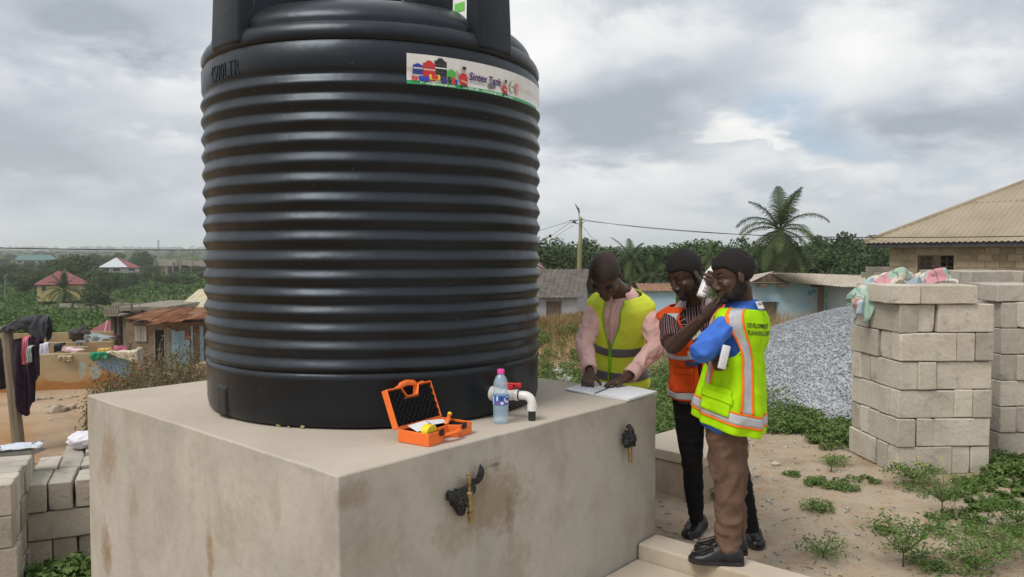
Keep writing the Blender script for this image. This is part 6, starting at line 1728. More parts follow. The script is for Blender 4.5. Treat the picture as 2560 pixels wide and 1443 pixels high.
def _houses():
    def pt(u, d): return ((u - 1280) / F * d, d)
    # pale blue house
    mb_ = M('pale_blue_limewash', (.42, .60, .70), (.55, .69, .76), 1.4, rough=.9, bump=.3); mw = M('chalky_white_limewash', (.50, .52, .55), (.58, .60, .62), 1.2, rough=.9)
    mr = M('sun_bleached_roof', (.34, .29, .23), (.44, .39, .32), 1.5, rough=.8, bump=.2, bscale=6)
    gb = -2.3; zE = .32
    G1, G2 = pt(1880, 38.9), pt(2067, 38.5); G3 = pt(2190, 32.0)
    o = empty('blue_house', ((G1[0] + G2[0]) / 2 + .6, 39.5, gb), 'pale blue limewashed house with a low tan roof and brown gable', 'house')
    mb = MB(); q = [G1, G2, (G2[0] + .3, 43), (G1[0], 43)]; mb.hexa([V((*p, gb)) for p in q], [V((*p, zE)) for p in q]); mb.build('wall', mb_, o)
    q = [(G2[0] + .02, 38.45), G3, (G3[0] + 2.2, 32.2), (G2[0] + 2.4, 38.9)]; mb = MB(); mb.hexa([V((*p, gb)) for p in q], [V((*p, zE - .12)) for p in q]); mb.build('side_wall', mw, o)
    A1, A2, B1, B2 = P(1925, 683, 38.4), P(2215, 690, 33.4), P(1977, 708, 38.2), P(2190, 723, 31.6); C1 = P(1875, 707, 38.2); C2 = P(1905, 690, 42.5); D1 = P(1935, 679, 42.5)
    nx = 26
    mb = MB(); mb.grid(lambda u, v: B1.lerp(B2, u).lerp(A1.lerp(A2, u), v) + V((0, 0, .012 * (-1) ** int(round(u * nx * 2)) + .03 * math.sin(u * 6))), nx * 2, 3); mb.build('roof_slope', mr, o, solid=.02)
    mb = MB(); bk1, bk2 = P(1990, 672, 43), P(2290, 682, 38); bk1.z = bk2.z = zE - .1; mb.add([A1, A2, bk2, bk1], [(0, 1, 2, 3)]); mb.build('roof_slope', mr, o, solid=.02)
    mb = MB(); mb.add([C1, A1, D1, V((C1.x - .1, 42.5, C1.z))], [(0, 1, 2, 3)]); mb.build('roof_slope', mr, o, solid=.02)
    # gable boards one by one
    for k in range(7):
        f0, f1 = k / 7, (k + .96) / 7
        def edge(f): x = C1.x + (B1.x - C1.x) * f; k2 = (A1.x - C1.x) / (B1.x - C1.x); h = (A1.z - C1.z) * (f / k2 if f < k2 else (1 - f) / (1 - k2)); return x, h
        (xa, ha), (xb, hb) = edge(f0), edge(f1); y = 38.35
        MB().prism([V((xa, y, C1.z)), V((xb, y, C1.z)), V((xb, y, C1.z + max(hb, .01))), V((xa, y, C1.z + max(ha, .01)))], (0, .05, 0)).build('gable_board', M_WOODD, o)
    mb = MB(); mb.tube([C1 + V((-.05, -.05, .0)), B1 + V((.2, -.05, 0)), B2], [(.03, .07)] * 3, 4, up=(0, 0, 1)); mb.build('eave_board', M_WOODD, o)
    for u in (1905, 1955, 2040): p = P(u, 714, 38.3); MB().box(p, (.34, .5, .16)).build('rafter_end', M_WOODD, o)
    wall_patch(o, 'mud_post', M('mud_post', (.27, .20, .13), (.34, .26, .17), 3, rough=.95), pt(2045, 38.5), pt(2060, 38.5), gb, zE - .1, .04, .06)
    fr = wall_patch(o, 'door', M_WOODD, pt(1907, 38.7), pt(1942, 38.7), gb, P(1920, 756, 38.5).z, .015, .06)
    wall_patch(fr, 'door_frame', mb_, pt(1901, 38.7), pt(1906.5, 38.7), gb, P(1920, 751, 38.5).z, .05, .08); wall_patch(fr, 'door_frame', mb_, pt(1901, 38.7), pt(1946, 38.7), P(1920, 755.5, 38.5).z, P(1920, 751, 38.5).z, .055, .08)
    for (u0, v0, u1, v1, col) in ((2022, 727, 2032, 738, (.08, .30, .42)), (2034, 724, 2041, 733, (.10, .25, .28)), (2021, 741, 2037, 757, (.46, .50, .52))):
        a, b = P(u0, v0, 38.4), P(u1, v1, 38.4); wall_patch(o, 'poster', M('poster_print', col, tuple(min(.7, q * 1.8) for q in col), 9, rough=.6), (a.x, 38.55), (b.x, 38.55), b.z, a.z, .03, .012)
    # lavender house with the grey corrugated roof
    ml = M('lavender_limewash', (.40, .36, .40), (.50, .46, .49), 1.2, rough=.92, bump=.3)
    F0, F1 = pt(1290, 44.0), pt(1443, 44.0)
    q = [F0, F1, (F1[0] + 1.1, 49), (F0[0] + 1.1, 49)]
    o = gable_house('pink_house', 'lavender-pink low house with a dark corrugated roof behind dry grass', 'house', -2.9, ml, M_ASB, q, -.50, 1.35, 0, .4)
    wd = wall_patch(o, 'door', M_WOODD, pt(1369, 44), pt(1400, 44), -2.6, P(1380, 757, 44).z, .015, .06)
    wall_patch(wd, 'door_frame', M_WOODD, pt(1366, 44), pt(1369, 44), -2.6, P(1380, 753, 44).z, .06, .08); wall_patch(wd, 'door_frame', M_WOODD, pt(1400, 44), pt(1403, 44), -2.6, P(1380, 753, 44).z, .06, .08); wall_patch(wd, 'door_frame', M_WOODD, pt(1366, 44), pt(1403, 44), P(1380, 757, 44).z, P(1380, 753, 44).z, .065, .08)
    # white house with maroon trim beyond
    mwh = M('white_wall_paint', (.62, .62, .64), (.70, .70, .70), 1, rough=.8); mma = M('maroon_trim', (.20, .025, .035), rough=.6)
    q = [pt(1230, 58), pt(1382, 58), ((1382 - 1280) / F * 58, 66), ((1230 - 1280) / F * 58, 66)]
    o = gable_house('white_house', 'white gabled house with maroon roof edges just right of the tank', 'house', -3.2, mwh, mma, q, P(1380, 694, 58).z, 2.6, 1, .25)
    for k in (0, 1):
        a, b = P(1380, 697 - 8 * k, 57.7), P(1306, 640 - 8 * k + 8, 57.7); MB().tube([a, b], [(.06, .10)] * 2, 4, up=(0, 0, 1)).build('barge_board', mma, o)
    # small blue gabled house and a rust porch roof between the men
    mb2 = M('light_blue_paint', (.38, .52, .62), (.46, .58, .66), 1, rough=.85)
    q = [pt(1606, 60), pt(1676, 60), ((1676 - 1280) / F * 60 + .5, 67), ((1606 - 1280) / F * 60 + .5, 67)]
    o = gable_house('small_blue_house', 'small light blue gabled house with a grey roof seen between the men', 'house', -3.4, mb2, M_ASB, q, P(1640, 712, 60).z, .55, 1, .25)
    mru = M('rusty_sheet', (.16, .075, .04), (.30, .17, .10), 3, rough=.85, bump=.3, bscale=20)
    q = [pt(1612, 52), pt(1690, 52), ((1690 - 1280) / F * 52, 56), ((1612 - 1280) / F * 52, 56)]
    gable_house('shed', 'blue shed under a rusty sheet roof in front of the small blue house', 'shed', -3.0, mb2, mru, q, P(1650, 727, 52).z, .38, 0, .3)
    # red roof up among the trees
    q = [pt(1404, 118), pt(1432, 118), ((1432 - 1280) / F * 124, 124), ((1404 - 1280) / F * 124, 124)]
    gable_house('red_roof_house', 'house with a brick-red roof showing above the trees by the utility pole', 'house', -4.0, mwh, M('brick_red_roof', (.22, .07, .05), rough=.7), q, P(1415, 645, 118).z, .9, 0, .3)
    # half-built wall of blocks behind the blue house, left of the big house
    o = empty('block_wall', P(2186, 690, 31), 'short unfinished block wall beside the big house', 'wall'); g = gz(15, 31)
    z = P(2186, 667, 31).z; row = 0
    while z > -.4:
        for i in range(3):
            q = V(((2166 - 1280) / F * 31 + .225 + .46 * i - (.2 if row % 2 else 0), 31, z - .11)); ob = bpy.data.objects.new('block', BM_D[(i + row) % 5]); COL.objects.link(ob); ob.parent = o; ob.location = q - ORG[o.name]
        z -= BH; row += 1
    ob = MB(); ob.box((P(2186, 690, 31).x, 31, (z + g) / 2 - .1), (1.3, .15, z - g + .2)); ob.build('footing', M_BLOCK_D, o)
_houses()
def wire(name, label, pts, sag, r=.012, group=None):
    a, b = V(pts[0]), V(pts[1]); P_ = [a.lerp(b, u) + V((0, 0, -4 * sag * u * (1 - u))) for u in np.linspace(0, 1, 25)]
    o = MB().tube(P_, r, 5).build(name, M_WIRE, org=a); tag(o, label, 'wire', group); return o
M_WIRE = M('black_cable', (.012, .012, .014), rough=.6)
def _pole():
    b = V((P(1447, 700, 52).x, 52, gz(P(1447, 700, 52).x, 52))); zt = P(1449, 543, 52).z
    o = empty('utility_pole', b, 'weathered wooden utility pole carrying a street lamp and wires', 'utility pole')
    mp = M('pole_timber', (.20, .18, .085), (.28, .25, .13), 4, rough=.9, bump=.3, bscale=20, stretch=(1, 1, .15))
    top = V((b.x + .12, 52, zt)); MB().tube([b, b.lerp(top, .45) + V((-.03, 0, 0)), b.lerp(top, .72) + V((-.02, 0, 0)), b.lerp(top, .74), top], [.19, .165, .150, .125, .11], 12).build('pole', mp, o, smooth=True)
    mm = M('galvanised_fitting', (.10, .10, .105), (.16, .16, .17), 20, rough=.5, metal=.5)
    MB().tube([top + V((-.1, 0, -.1)), top + V((-.12, 0, .25)), P(1446, 530, 52)], [.03, .03, .03], 6).build('lamp_bracket', mm, o)
    a, c = P(1449, 531, 52), P(1438, 510, 51.6); l = MB().tube([a, a.lerp(c, .35), a.lerp(c, .7), c], [(.05, .04), (.11, .05), (.10, .04), (.03, .02)], 8, up=(0, 1, 0)).build('lamp_head', mm, o, smooth=True)
    MB().tube([a.lerp(c, .3) + V((.06, -.06, -.02)), a.lerp(c, .62) + V((.06, -.06, -.02))], [(.05, .02)] * 2, 6).build('lamp_lens', M('lamp_glass', (.5, .5, .5), rough=.2), l)
    for (u0, v0, u1, v1, r) in ((1424, 552, 1462, 549, .035), (1428, 556, 1447, 560, .03), (1450, 565, 1462, 553, .025), (1432, 553, 1440, 556, .08)): MB().tube([P(u0, v0, 51.8), P(u1, v1, 51.8)], r, 6).build('insulator_arm', mm, o)
    g = 'wires strung from the utility pole'
    e = P(1463, 550, 51.8)
    wire('wire', 'upper cable running right from the utility pole past the palm to the big house', (e, P(2600, 590, 22)), .42, .014, g)
    wire('wire', 'lower cable running right from the utility pole past the palm', (e + V((0, 0, -.06)), P(2600, 611, 30)), .30, .014, g)
    wire('wire', 'topmost wire running left from the utility pole behind the tank', (P(1426, 553, 51.8), P(1250, 604, 26)), .02, .012, g)
    wire('wire', 'middle wire running left from the utility pole behind the tank', (P(1426, 556, 51.8), P(1302, 642, 61)), .02, .012, g)
    wire('wire', 'lowest wire running left from the utility pole behind the tank', (P(1434, 563, 51.8), P(1306, 641, 58)), .02, .010, g)
    wire('wire', 'service wire slanting down from the pole to the oil palm', (P(1456, 565, 51.8), P(1540, 640, 52)), .25, .012, g)
    wire('wire', 'slack wire hanging beside the pole', (P(1453, 578, 51.9), P(1469, 640, 53)), .25, .010, g)
    wire('wire', 'single long wire crossing the sky left of the tank', (P(-120, 617, 20), P(1250, 604, 26)), .17, .013, g)
_pole()
# ------------------------------------------------------------------ left side: blocks, yard, shacks, valley houses
def _leftblocks():
    rz = math.radians(25); a, b = V((math.cos(rz), math.sin(rz), 0)), V((-math.sin(rz), math.cos(rz), 0))
    O = V(((38 - 1280) / F * 5.74, 5.74, 0)); zt = P(70, 1205, 5.85).z; HB = .222; WB = .165
    ms = block_meshes(M_BLOCK_D, 4, (.45, WB, HB)); g = 'blocks of the pile beside the plinth'
    name = 'the plinth-side pile'
    rows = ('front', 'middle', 'rear')
    for r_ in range(3):
        y = .225 + .475 * r_
        for k in range(2):
            if r_ == 2 and k == 0: continue
            put_block(ms, O + a * (.085 + .172 * k + (.02 if r_ == 1 else 0)) + b * y + V((0, 0, zt - HB / 2 - (.02 if r_ == 2 else 0))), rz + math.pi / 2, f'cement block, {("outer", "inner")[k]} header in the {rows[r_]} row on top of {name}', g)
        for k in range(2 if r_ < 2 else 2):
            put_block(ms, O + a * (.345 + .235) + b * (y - .13 + .172 * k + (0 if k == 0 else .01)) + V((0, 0, zt - HB / 2)), rz, f'sideways cement block, {("first", "second")[k]} of the {rows[r_]} row on {name}', g)
    for k in range(2):
        put_block(ms, O + a * (.25 + .46 * k) + b * (.10) + V((0, 0, zt - HB * 1.5 - .004)), rz, f'cement block, {("left", "right")[k]} stretcher in the middle course of {name}', g)
        put_block(ms, O + a * (.25 + .46 * k) + b * (.60) + V((0, 0, zt - HB * 1.5 - .004)), rz, f'cement block, {("left", "right")[k]} stretcher behind in the middle course of {name}', g)
    for k in range(4):
        put_block(ms, O + a * (.105 + .172 * k) + b * .26 + V((0, 0, zt - HB * 2.5 - .008)), rz + math.pi / 2, f'cement block, {("first", "second", "third", "fourth")[k]} from the left in the bottom course of {name}', g)
    for k in range(2):
        put_block(ms, O + a * (.105 + .172 * k) + b * .74 + V((0, 0, zt - HB * 2.5 - .008)), rz + math.pi / 2, f'cement block, {("first", "second")[k]} of the hidden back row under {name}', g)
    # the higher pile at the very left edge of the picture
    ztD = P(40, 1205, 5.25).z; O2 = V(((26 - 1280) / F * 5.22, 5.22, 0)); g2 = 'blocks of the pile at the left edge'
    for c in range(4):
        for k in range(6):
            for m in range(2):
                if c == 3 and k == 5 and m == 0: continue
                zz = ztD - HB * (c + .5) + (.03 if (k == 5 and c == 0) else 0)
                put_block(ms, O2 - a * (.225 + .47 * m + random.uniform(0, .03)) + b * (.085 + .178 * k) + V((0, 0, zz)), rz, f'cement block, {("end", "far")[m]} one of row {("one", "two", "three", "four", "five", "six")[k]}, {("top", "upper middle", "lower middle", "bottom")[c]} course, left-edge pile', g2)
    p = O2 - a * .26 + b * .99 + V((0, 0, ztD + .03))
    t = NT('printed_sack'); n = t.noise(9, 4, .6); mat = t.out(t.ramp(n, [(.4, (.55, .60, .68)), (.5, (.62, .66, .72)), (.56, (.02, .03, .06)), (.62, (.16, .28, .50))]), .6)
    mb = MB(); mb.grid(lambda u, v: p + a * ((u - .5) * .62) + b * ((v - .5) * .22) + V((0, 0, .012 + .018 * noise.noise(V((u * 5, v * 4, 1))))), 20, 8); o = mb.build('sack', mat, smooth=True, solid=.006); tag(o, 'flattened blue and white sack on the left-edge block pile', 'sack')
    q = V(((85 - 1280) / F * 6.9, 6.9, 0)); q.z = gz(q.x, q.y) + .3
    pa, pb = P(66, 1138, 6.5), P(103, 1124, 7.0); o = MB().tube([pa, pb], [(.02, .055)] * 2, 4, up=(0, 0, 1)).build('plank', M('dark_plank', (.075, .065, .065), (.12, .10, .10), 8, rough=.9, bump=.3), bevel=.003); tag(o, 'short dark plank end sticking out past the left-edge block pile', 'plank')
    # white cloth bundle on the pile
    c = P(212, 1112, 6.95); c.z = zt + .062
    mb = MB()
    def fn(u, v):
        d = V((math.sin(math.pi * v) * math.cos(6.2832 * u), math.sin(math.pi * v) * math.sin(6.2832 * u), -math.cos(math.pi * v)))
        k = 1 + .22 * noise.noise(d * 2.6) + .10 * noise.noise(d * 6)
        return c + V((d.x * .15 * k, d.y * .12 * k, d.z * .075 * k))
    mb.grid(fn, 36, 22); o = mb.build('bag', M('white_polysack', (.66, .64, .70), (.76, .74, .78), 14, rough=.6, bump=.4, bscale=50, bdist=.01), smooth=True); tag(o, 'crumpled white plastic bag lying on the block pile against the plinth', 'bag')
_leftblocks()
def drape(name, label, mat, top_a, top_b, drop, thick=.05, seed=0, wav=.03, group=None, cat='cloth', back=.5, bottom=None):
    """cloth hung over a line or wall top from a to b"""
    a, b = V(top_a), V(top_b); d = (b - a); n = V((d.y, -d.x, 0)).normalized()
    if n.dot(-a) < 0: n = -n
    mb = MB()
    def fn(u, v):
        p = a.lerp(b, u); s = (v - back / (1 + back)) * (1 + back)      # -back .. 1
        dr = drop * (bottom(u) if (bottom and s > 0) else 1)
        q = noise.noise(V((u * 5 + seed, s * 2, seed))); w = wav * (math.sin(u * 17 + seed + 2 * q) * .6 + q)
        if s >= 0: off, z = thick + w * min(1, s * 2), -dr * s
        else: off, z = -thick, dr * s * .7
        k = max(0, 1 - abs(s) * 8)
        return p + n * (off * (1 - k)) + V((0, 0, z + .012 * q + .012))
    mb.grid(fn, 30, 20); o = mb.build(name, mat, smooth=True, solid=.006); return tag(o, label, cat, group)
def _yard():
    def pt(u, d): return ((u - 1280) / F * d, d)
    # earth-stained low wall
    t = NT('eroded_wall_plaster'); x = t.xyz(); n = t.noise(1.6, 8, .65); n2 = t.noise(5, 7, .65)
    h = t.math('ADD', x[2], t.math('MULTIPLY', t.math('SUBTRACT', n, .5), .55))
    c = t.ramp(t.math('ADD', h, .80), [(.0, (.40, .20, .075)), (.22, (.36, .165, .055)), (.36, (.42, .25, .11)), (.46, (.36, .28, .17)), (.8, (.40, .32, .20))])
    c = t.mix(t.ramp(n2, [(.55, 0.0), (.72, .5)]), c, (.46, .33, .19))
    for (u_, v_, d_, rx, rz, k_, col) in ((280, 908, 14.0, .26, .20, .95, (.20, .32, .46)), (300, 922, 14.0, .14, .16, .9, (.22, .36, .48)), (190, 932, 13.7, .07, .17, .9, (.33, .40, .38)), (224, 932, 13.8, .09, .15, .8, (.33, .40, .38)), (150, 945, 13.6, .4, .12, .6, (.46, .36, .22)), (60, 930, 13.4, .5, .2, .5, (.42, .33, .2))):
        p_ = P(u_, v_, d_); dx = t.math('DIVIDE', t.math('SUBTRACT', x[0], p_.x), rx); dz = t.math('DIVIDE', t.math('SUBTRACT', x[2], p_.z), rz)
        r2 = t.math('ADD', t.math('ADD', t.math('MULTIPLY', dx, dx), t.math('MULTIPLY', dz, dz)), t.math('MULTIPLY', t.math('SUBTRACT', n2, .5), 3.0))
        c = t.mix(t.ramp(r2, [(.75, k_), (.95, 0.0)]), c, col)
    t.bump(n2, .5, .03); mw = t.out(c, .95, Specular_IOR_Level=.15)
    t = NT('yard_block_wall'); n = t.noise(2, 7, .6); c = t.ramp(n, [(.3, (.26, .195, .105)), (.6, (.34, .265, .155)), (.8, (.38, .31, .20))]); t.bump(t.noise(12, 5, .6), .4, .02); mt = t.out(c, .95, Specular_IOR_Level=.15)
    def wall(name, label, pts, zts, zb, mat, th=.16):
        q = [V((*p, 0)) for p in pts]; n = (q[-1] - q[0]); n = V((-n.y, n.x, 0)).normalized() * th; mb = MB()
        for i in range(len(q) - 1):
            N = 14
            def top(u, i=i): return zts[i] * (1 - u) + zts[i + 1] * u + .012 * noise.noise(V((u * 9 + i * 3, zb, 0)))
            A, B = q[i], q[i + 1]
            for k in range(N):
                u0, u1 = k / N, (k + 1) / N; p0, p1 = A.lerp(B, u0), A.lerp(B, u1)
                vs = []
                for p, z in ((p0, zb), (p1, zb), (p1, top(u1)), (p0, top(u0))): vs += [V((p.x, p.y, z)), V((p.x + n.x, p.y + n.y, z))]
                mb.add(vs, [(0, 2, 4, 6), (3, 1, 7, 5), (6, 4, 5, 7)] + ([(1, 0, 6, 7)] if k == 0 and i == 0 else []) + ([(2, 3, 5, 4)] if k == N - 1 and i == len(q) - 2 else []))
        o = mb.build(name, mat, weld=.0005); return tag(o, label, 'wall')
    zw = lambda v, d: P(200, v, d).z
    w1 = [pt(-150, 13.2), pt(340, 14.2), pt(352, 16.2)]
    wall('yard_wall', 'low orange-stained plaster wall with blue paint patches facing the plinth', w1, [zw(893, 13.2), zw(880, 14.2), zw(868, 16.2)], -1.2, mw)
    wall('yard_wall', 'tan block wall in the middle of the yard, hung with washing', [pt(-60, 17), pt(273, 17.6)], [zw(860, 17), zw(855, 17.6)], -1.8, mt)
    wall('yard_wall', 'rearmost tan block wall of the yard below the bushes', [pt(-80, 20.6), pt(276, 21.2)], [zw(838, 20.6), zw(829, 21.2)], -2.2, mt)
    wall('yard_wall', 'short tan cross wall with folded washing between the yard walls', [pt(147, 15.6), pt(205, 15.6)], [zw(867, 15.6), zw(869, 15.6)], -1.3, mt, .2)
    # washing on the walls
    def W(u, v, d): return P(u, v, d)
    cw = lambda n_, c1, c2=None, s=10: M(n_, c1, c2 or tuple(q * .7 for q in c1), s, rough=.9, bump=.4, bscale=18, bdist=.03)
    drape('towel', 'white towel with faint blue print hung on the middle yard wall', cw('white_towel', (.62, .64, .72), (.46, .50, .64)), W(94, 857, 16.9), W(123, 857, 16.9), .27, seed=1)
    drape('trousers_washing', 'dark garment hung on the middle yard wall beside the towel', cw('dark_cotton', (.04, .04, .06)), W(139, 861, 15.5), W(160, 857, 15.5), .17, seed=2)
    drape('washing', 'blue, white and pink washing folded over the short cross wall', M('striped_washing', (.55, .60, .62), (.55, .12, .16), 9, rough=.9), W(166, 869, 15.5), W(206, 876, 15.2), .07, seed=3, thick=.09)
    drape('washing', 'grey garment bunched on the middle yard wall', cw('grey_cotton', (.12, .125, .14), (.20, .20, .21)), W(195, 852, 17.3), W(216, 853, 17.3), .14, seed=4, thick=.12)
    drape('cloth', 'green cloth edged with orange hung on the front yard wall', M('green_print', (.01, .19, .09), (.02, .28, .13), 9, rough=.85), W(225, 882, 13.9), W(272, 880, 14.0), .16, seed=5, bottom=lambda u: .55 + .5 * abs(math.sin(u * 6)))
    drape('blanket', 'cream white blanket spread over the right end of the front yard wall', cw('cream_blanket', (.60, .54, .42), (.50, .44, .33)), W(270, 879, 14.0), W(346, 875, 14.1), .19, seed=6, thick=.08, bottom=lambda u: .15 + 1.2 * u)
    drape('cloth', 'small cream cloth lying over the front yard wall', cw('tan_cloth', (.46, .38, .24)), W(147, 890, 13.75), W(180, 890, 13.8), .10, seed=7)
    # bucket with clothes, grey sheet, yellow can
    p = W(200, 850, 20.4); o = empty('wash_basin', p, 'dark basin heaped with dark washing on the rear yard wall', 'basin')
    MB().lathe([(.17, -.08), (.22, .16), (.23, .165), (.21, .15)], 20, p).build('basin', M('dark_basin', (.05, .05, .055), rough=.5), o, smooth=True)
    b = crumple(p + V((0, 0, .19)), [(.27, 0, .0), (-.3, 0, .02), (0, .2, 0), (0, -.2, 0), (.17, 0, .18), (-.1, 0, .12), (-.3, 0, -.1)], 2.1, .3); b.build('heaped_washing', cw('charcoal_washing', (.035, .034, .038), (.10, .095, .09)), o, smooth=True)
    drape('tarpaulin', 'grey-green plastic sheet thrown over the rear yard wall by the red roof', cw('grey_sheet', (.30, .34, .32), (.20, .23, .24)), W(222, 832, 20.5), W(280, 843, 20.5), .26, seed=8, thick=.2, wav=.08)
    p = W(262, 880, 17.2); o = MB().box(p, (.26, .18, .17)).build('jerrycan', M('yellow_jerrycan', (.50, .33, .06), rough=.5), bevel=.03, seg=3); tag(o, 'yellow plastic can on the middle yard wall near the woman in pink', 'can')
    # post, pole and dark washing in the left foreground
    pb = V((*pt(37, 9.3), 0)); pb.z = gz(pb.x, pb.y) - .05; ptp = P(17, 826, 9.3)
    mp = M('grey_post_timber', (.15, .125, .085), (.24, .205, .15), 7, rough=.9, bump=.4, bscale=14, stretch=(3, 3, .3))
    o = MB().tube([pb, pb.lerp(ptp, .5), ptp], [.07, .067, .064], 8).build('wooden_post', mp, smooth=False); tag(o, 'weathered square wooden post holding the pole of dark washing at the left', 'post')
    pa, pc = P(-150, 836, 9.2), P(122, 812, 9.45)
    o = MB().tube([pa, pc], .028, 8).build('pole', mp, smooth=True); tag(o, 'thin horizontal pole under the dark folded jacket on the post', 'pole')
    md = cw('black_nylon', (.028, .030, .036), (.075, .078, .088), 6)
    mb = MB()
    L0, L1 = P(8, 826, 9.25), P(124, 806, 9.42); dj = (L1 - L0)
    def fj(u, v):
        # a quilt of cloth folded over the pole: front fall, rounded top, back fall
        c = L0 + dj * u; s_ = v * 2 - 1; fall = (.07 + .19 * smooth01(u, .45, .92)) * (1 - .35 * smooth01(u, .95, 1))
        w1 = noise.noise(V((u * 4, s_ * 2, 1))); w2 = noise.noise(V((u * 13, s_ * 4, 5)))
        th = .055 + .05 * math.sin(math.pi * min(1, u * 1.05)) ** .5
        z = .05 + .075 * math.sin(u * 2.7) * (1 - abs(s_) ** 2) - fall * abs(s_) ** 1.6 + .03 * w1 + .016 * math.sin(u * 26 + 5 * w1) * abs(s_)
        return c + V((.012 * w2, -math.sin(s_ * 1.57) * th + .03 * w1 * (1 - abs(s_)) - .016 * math.sin(u * 26 + 5 * w1) * (1 if s_ > 0 else -1) * abs(s_), z + .012 * w2))
    mb.grid(fj, 64, 30); o = mb.build('jacket', md, smooth=True, solid=.012); tag(o, 'shiny dark grey jacket thrown over the pole on the wooden post', 'jacket')
    mn = M('dark_blue_print', (.010, .010, .020), (.05, .022, .045), 14, rough=.9, bump=.4, bscale=18, bdist=.03)
    g = 'dark washing hung from the pole'
    drape('dress', 'long navy patterned dress hanging from the pole at the left', mn, P(36, 848, 9.3), P(104, 836, 9.35), .92, seed=11, wav=.06, thick=.06, back=.2, bottom=lambda u: .72 + .34 * math.sin(min(1, u * 1.5) * 2.6) if u < .75 else .62 - .3 * (u - .75), cat='dress')
    drape('garment', 'black garment hanging at the left edge of the picture beyond the post', M('black_cotton', (.010, .010, .012), (.03, .02, .025), 8, rough=.9), P(-60, 850, 9.3), P(14, 846, 9.3), .62, seed=13, wav=.05, back=.2, cat='garment')
    drape('scarf', 'pink and red scarf hanging beside the navy dress', M('pink_print', (.62, .22, .28), (.45, .03, .05), 9, rough=.9), P(62, 842, 9.22), P(74, 841, 9.22), .34, seed=14, back=.1, cat='scarf')
    drape('cloth', 'narrow green and white cloth hanging between the dark clothes', M('green_white_print', (.04, .26, .16), (.5, .5, .5), 7, rough=.9), P(74, 866, 9.20), P(84, 865, 9.20), .20, seed=15, back=.1)
    # broken stone edging at the foot of the wall
    ms = M('pale_rubble', (.30, .255, .19), (.42, .36, .28), 8, rough=.95, bump=.5, bscale=25)
    r = random.Random(5); k = 0
    for (u, v, s) in ((143, 1030, .13), (178, 1022, .10), (165, 1024, .06), (120, 1018, .05), (150, 1001, .05), (95, 1000, .05), (108, 998, .045), (126, 997, .05), (170, 997, .05), (188, 993, .05), (60, 1006, .05), (132, 1052, .05)):
        p = P(u, v, 10); 
        for _ in range(30): p = P(u, v, p.y + .25); 
        d = 9.0
        while P(u, v, d).z > gz(P(u, v, d).x, d) and d < 14: d += .05
        p = P(u, v, d); mb = MB(); mb.ball(p + V((0, 0, s * .25)), (s * 1.2, s * .9, s * .6), rotz(r.uniform(0, 3)), 10, 7)
        mb.v = [tuple(V(q) + V([noise.noise(V(q) * 9 + V((k_, 0, 0))) for k_ in (0, 7, 13)]) * s * .5) for q in mb.v]
        o = mb.build('stone', ms); tag(o, 'largest flat pale stone on the earth below the yard wall' if k == 0 else 'pale stone lying on the earth below the yard wall', 'stone', None if k == 0 else 'stones below the yard wall'); k += 1
_yard()
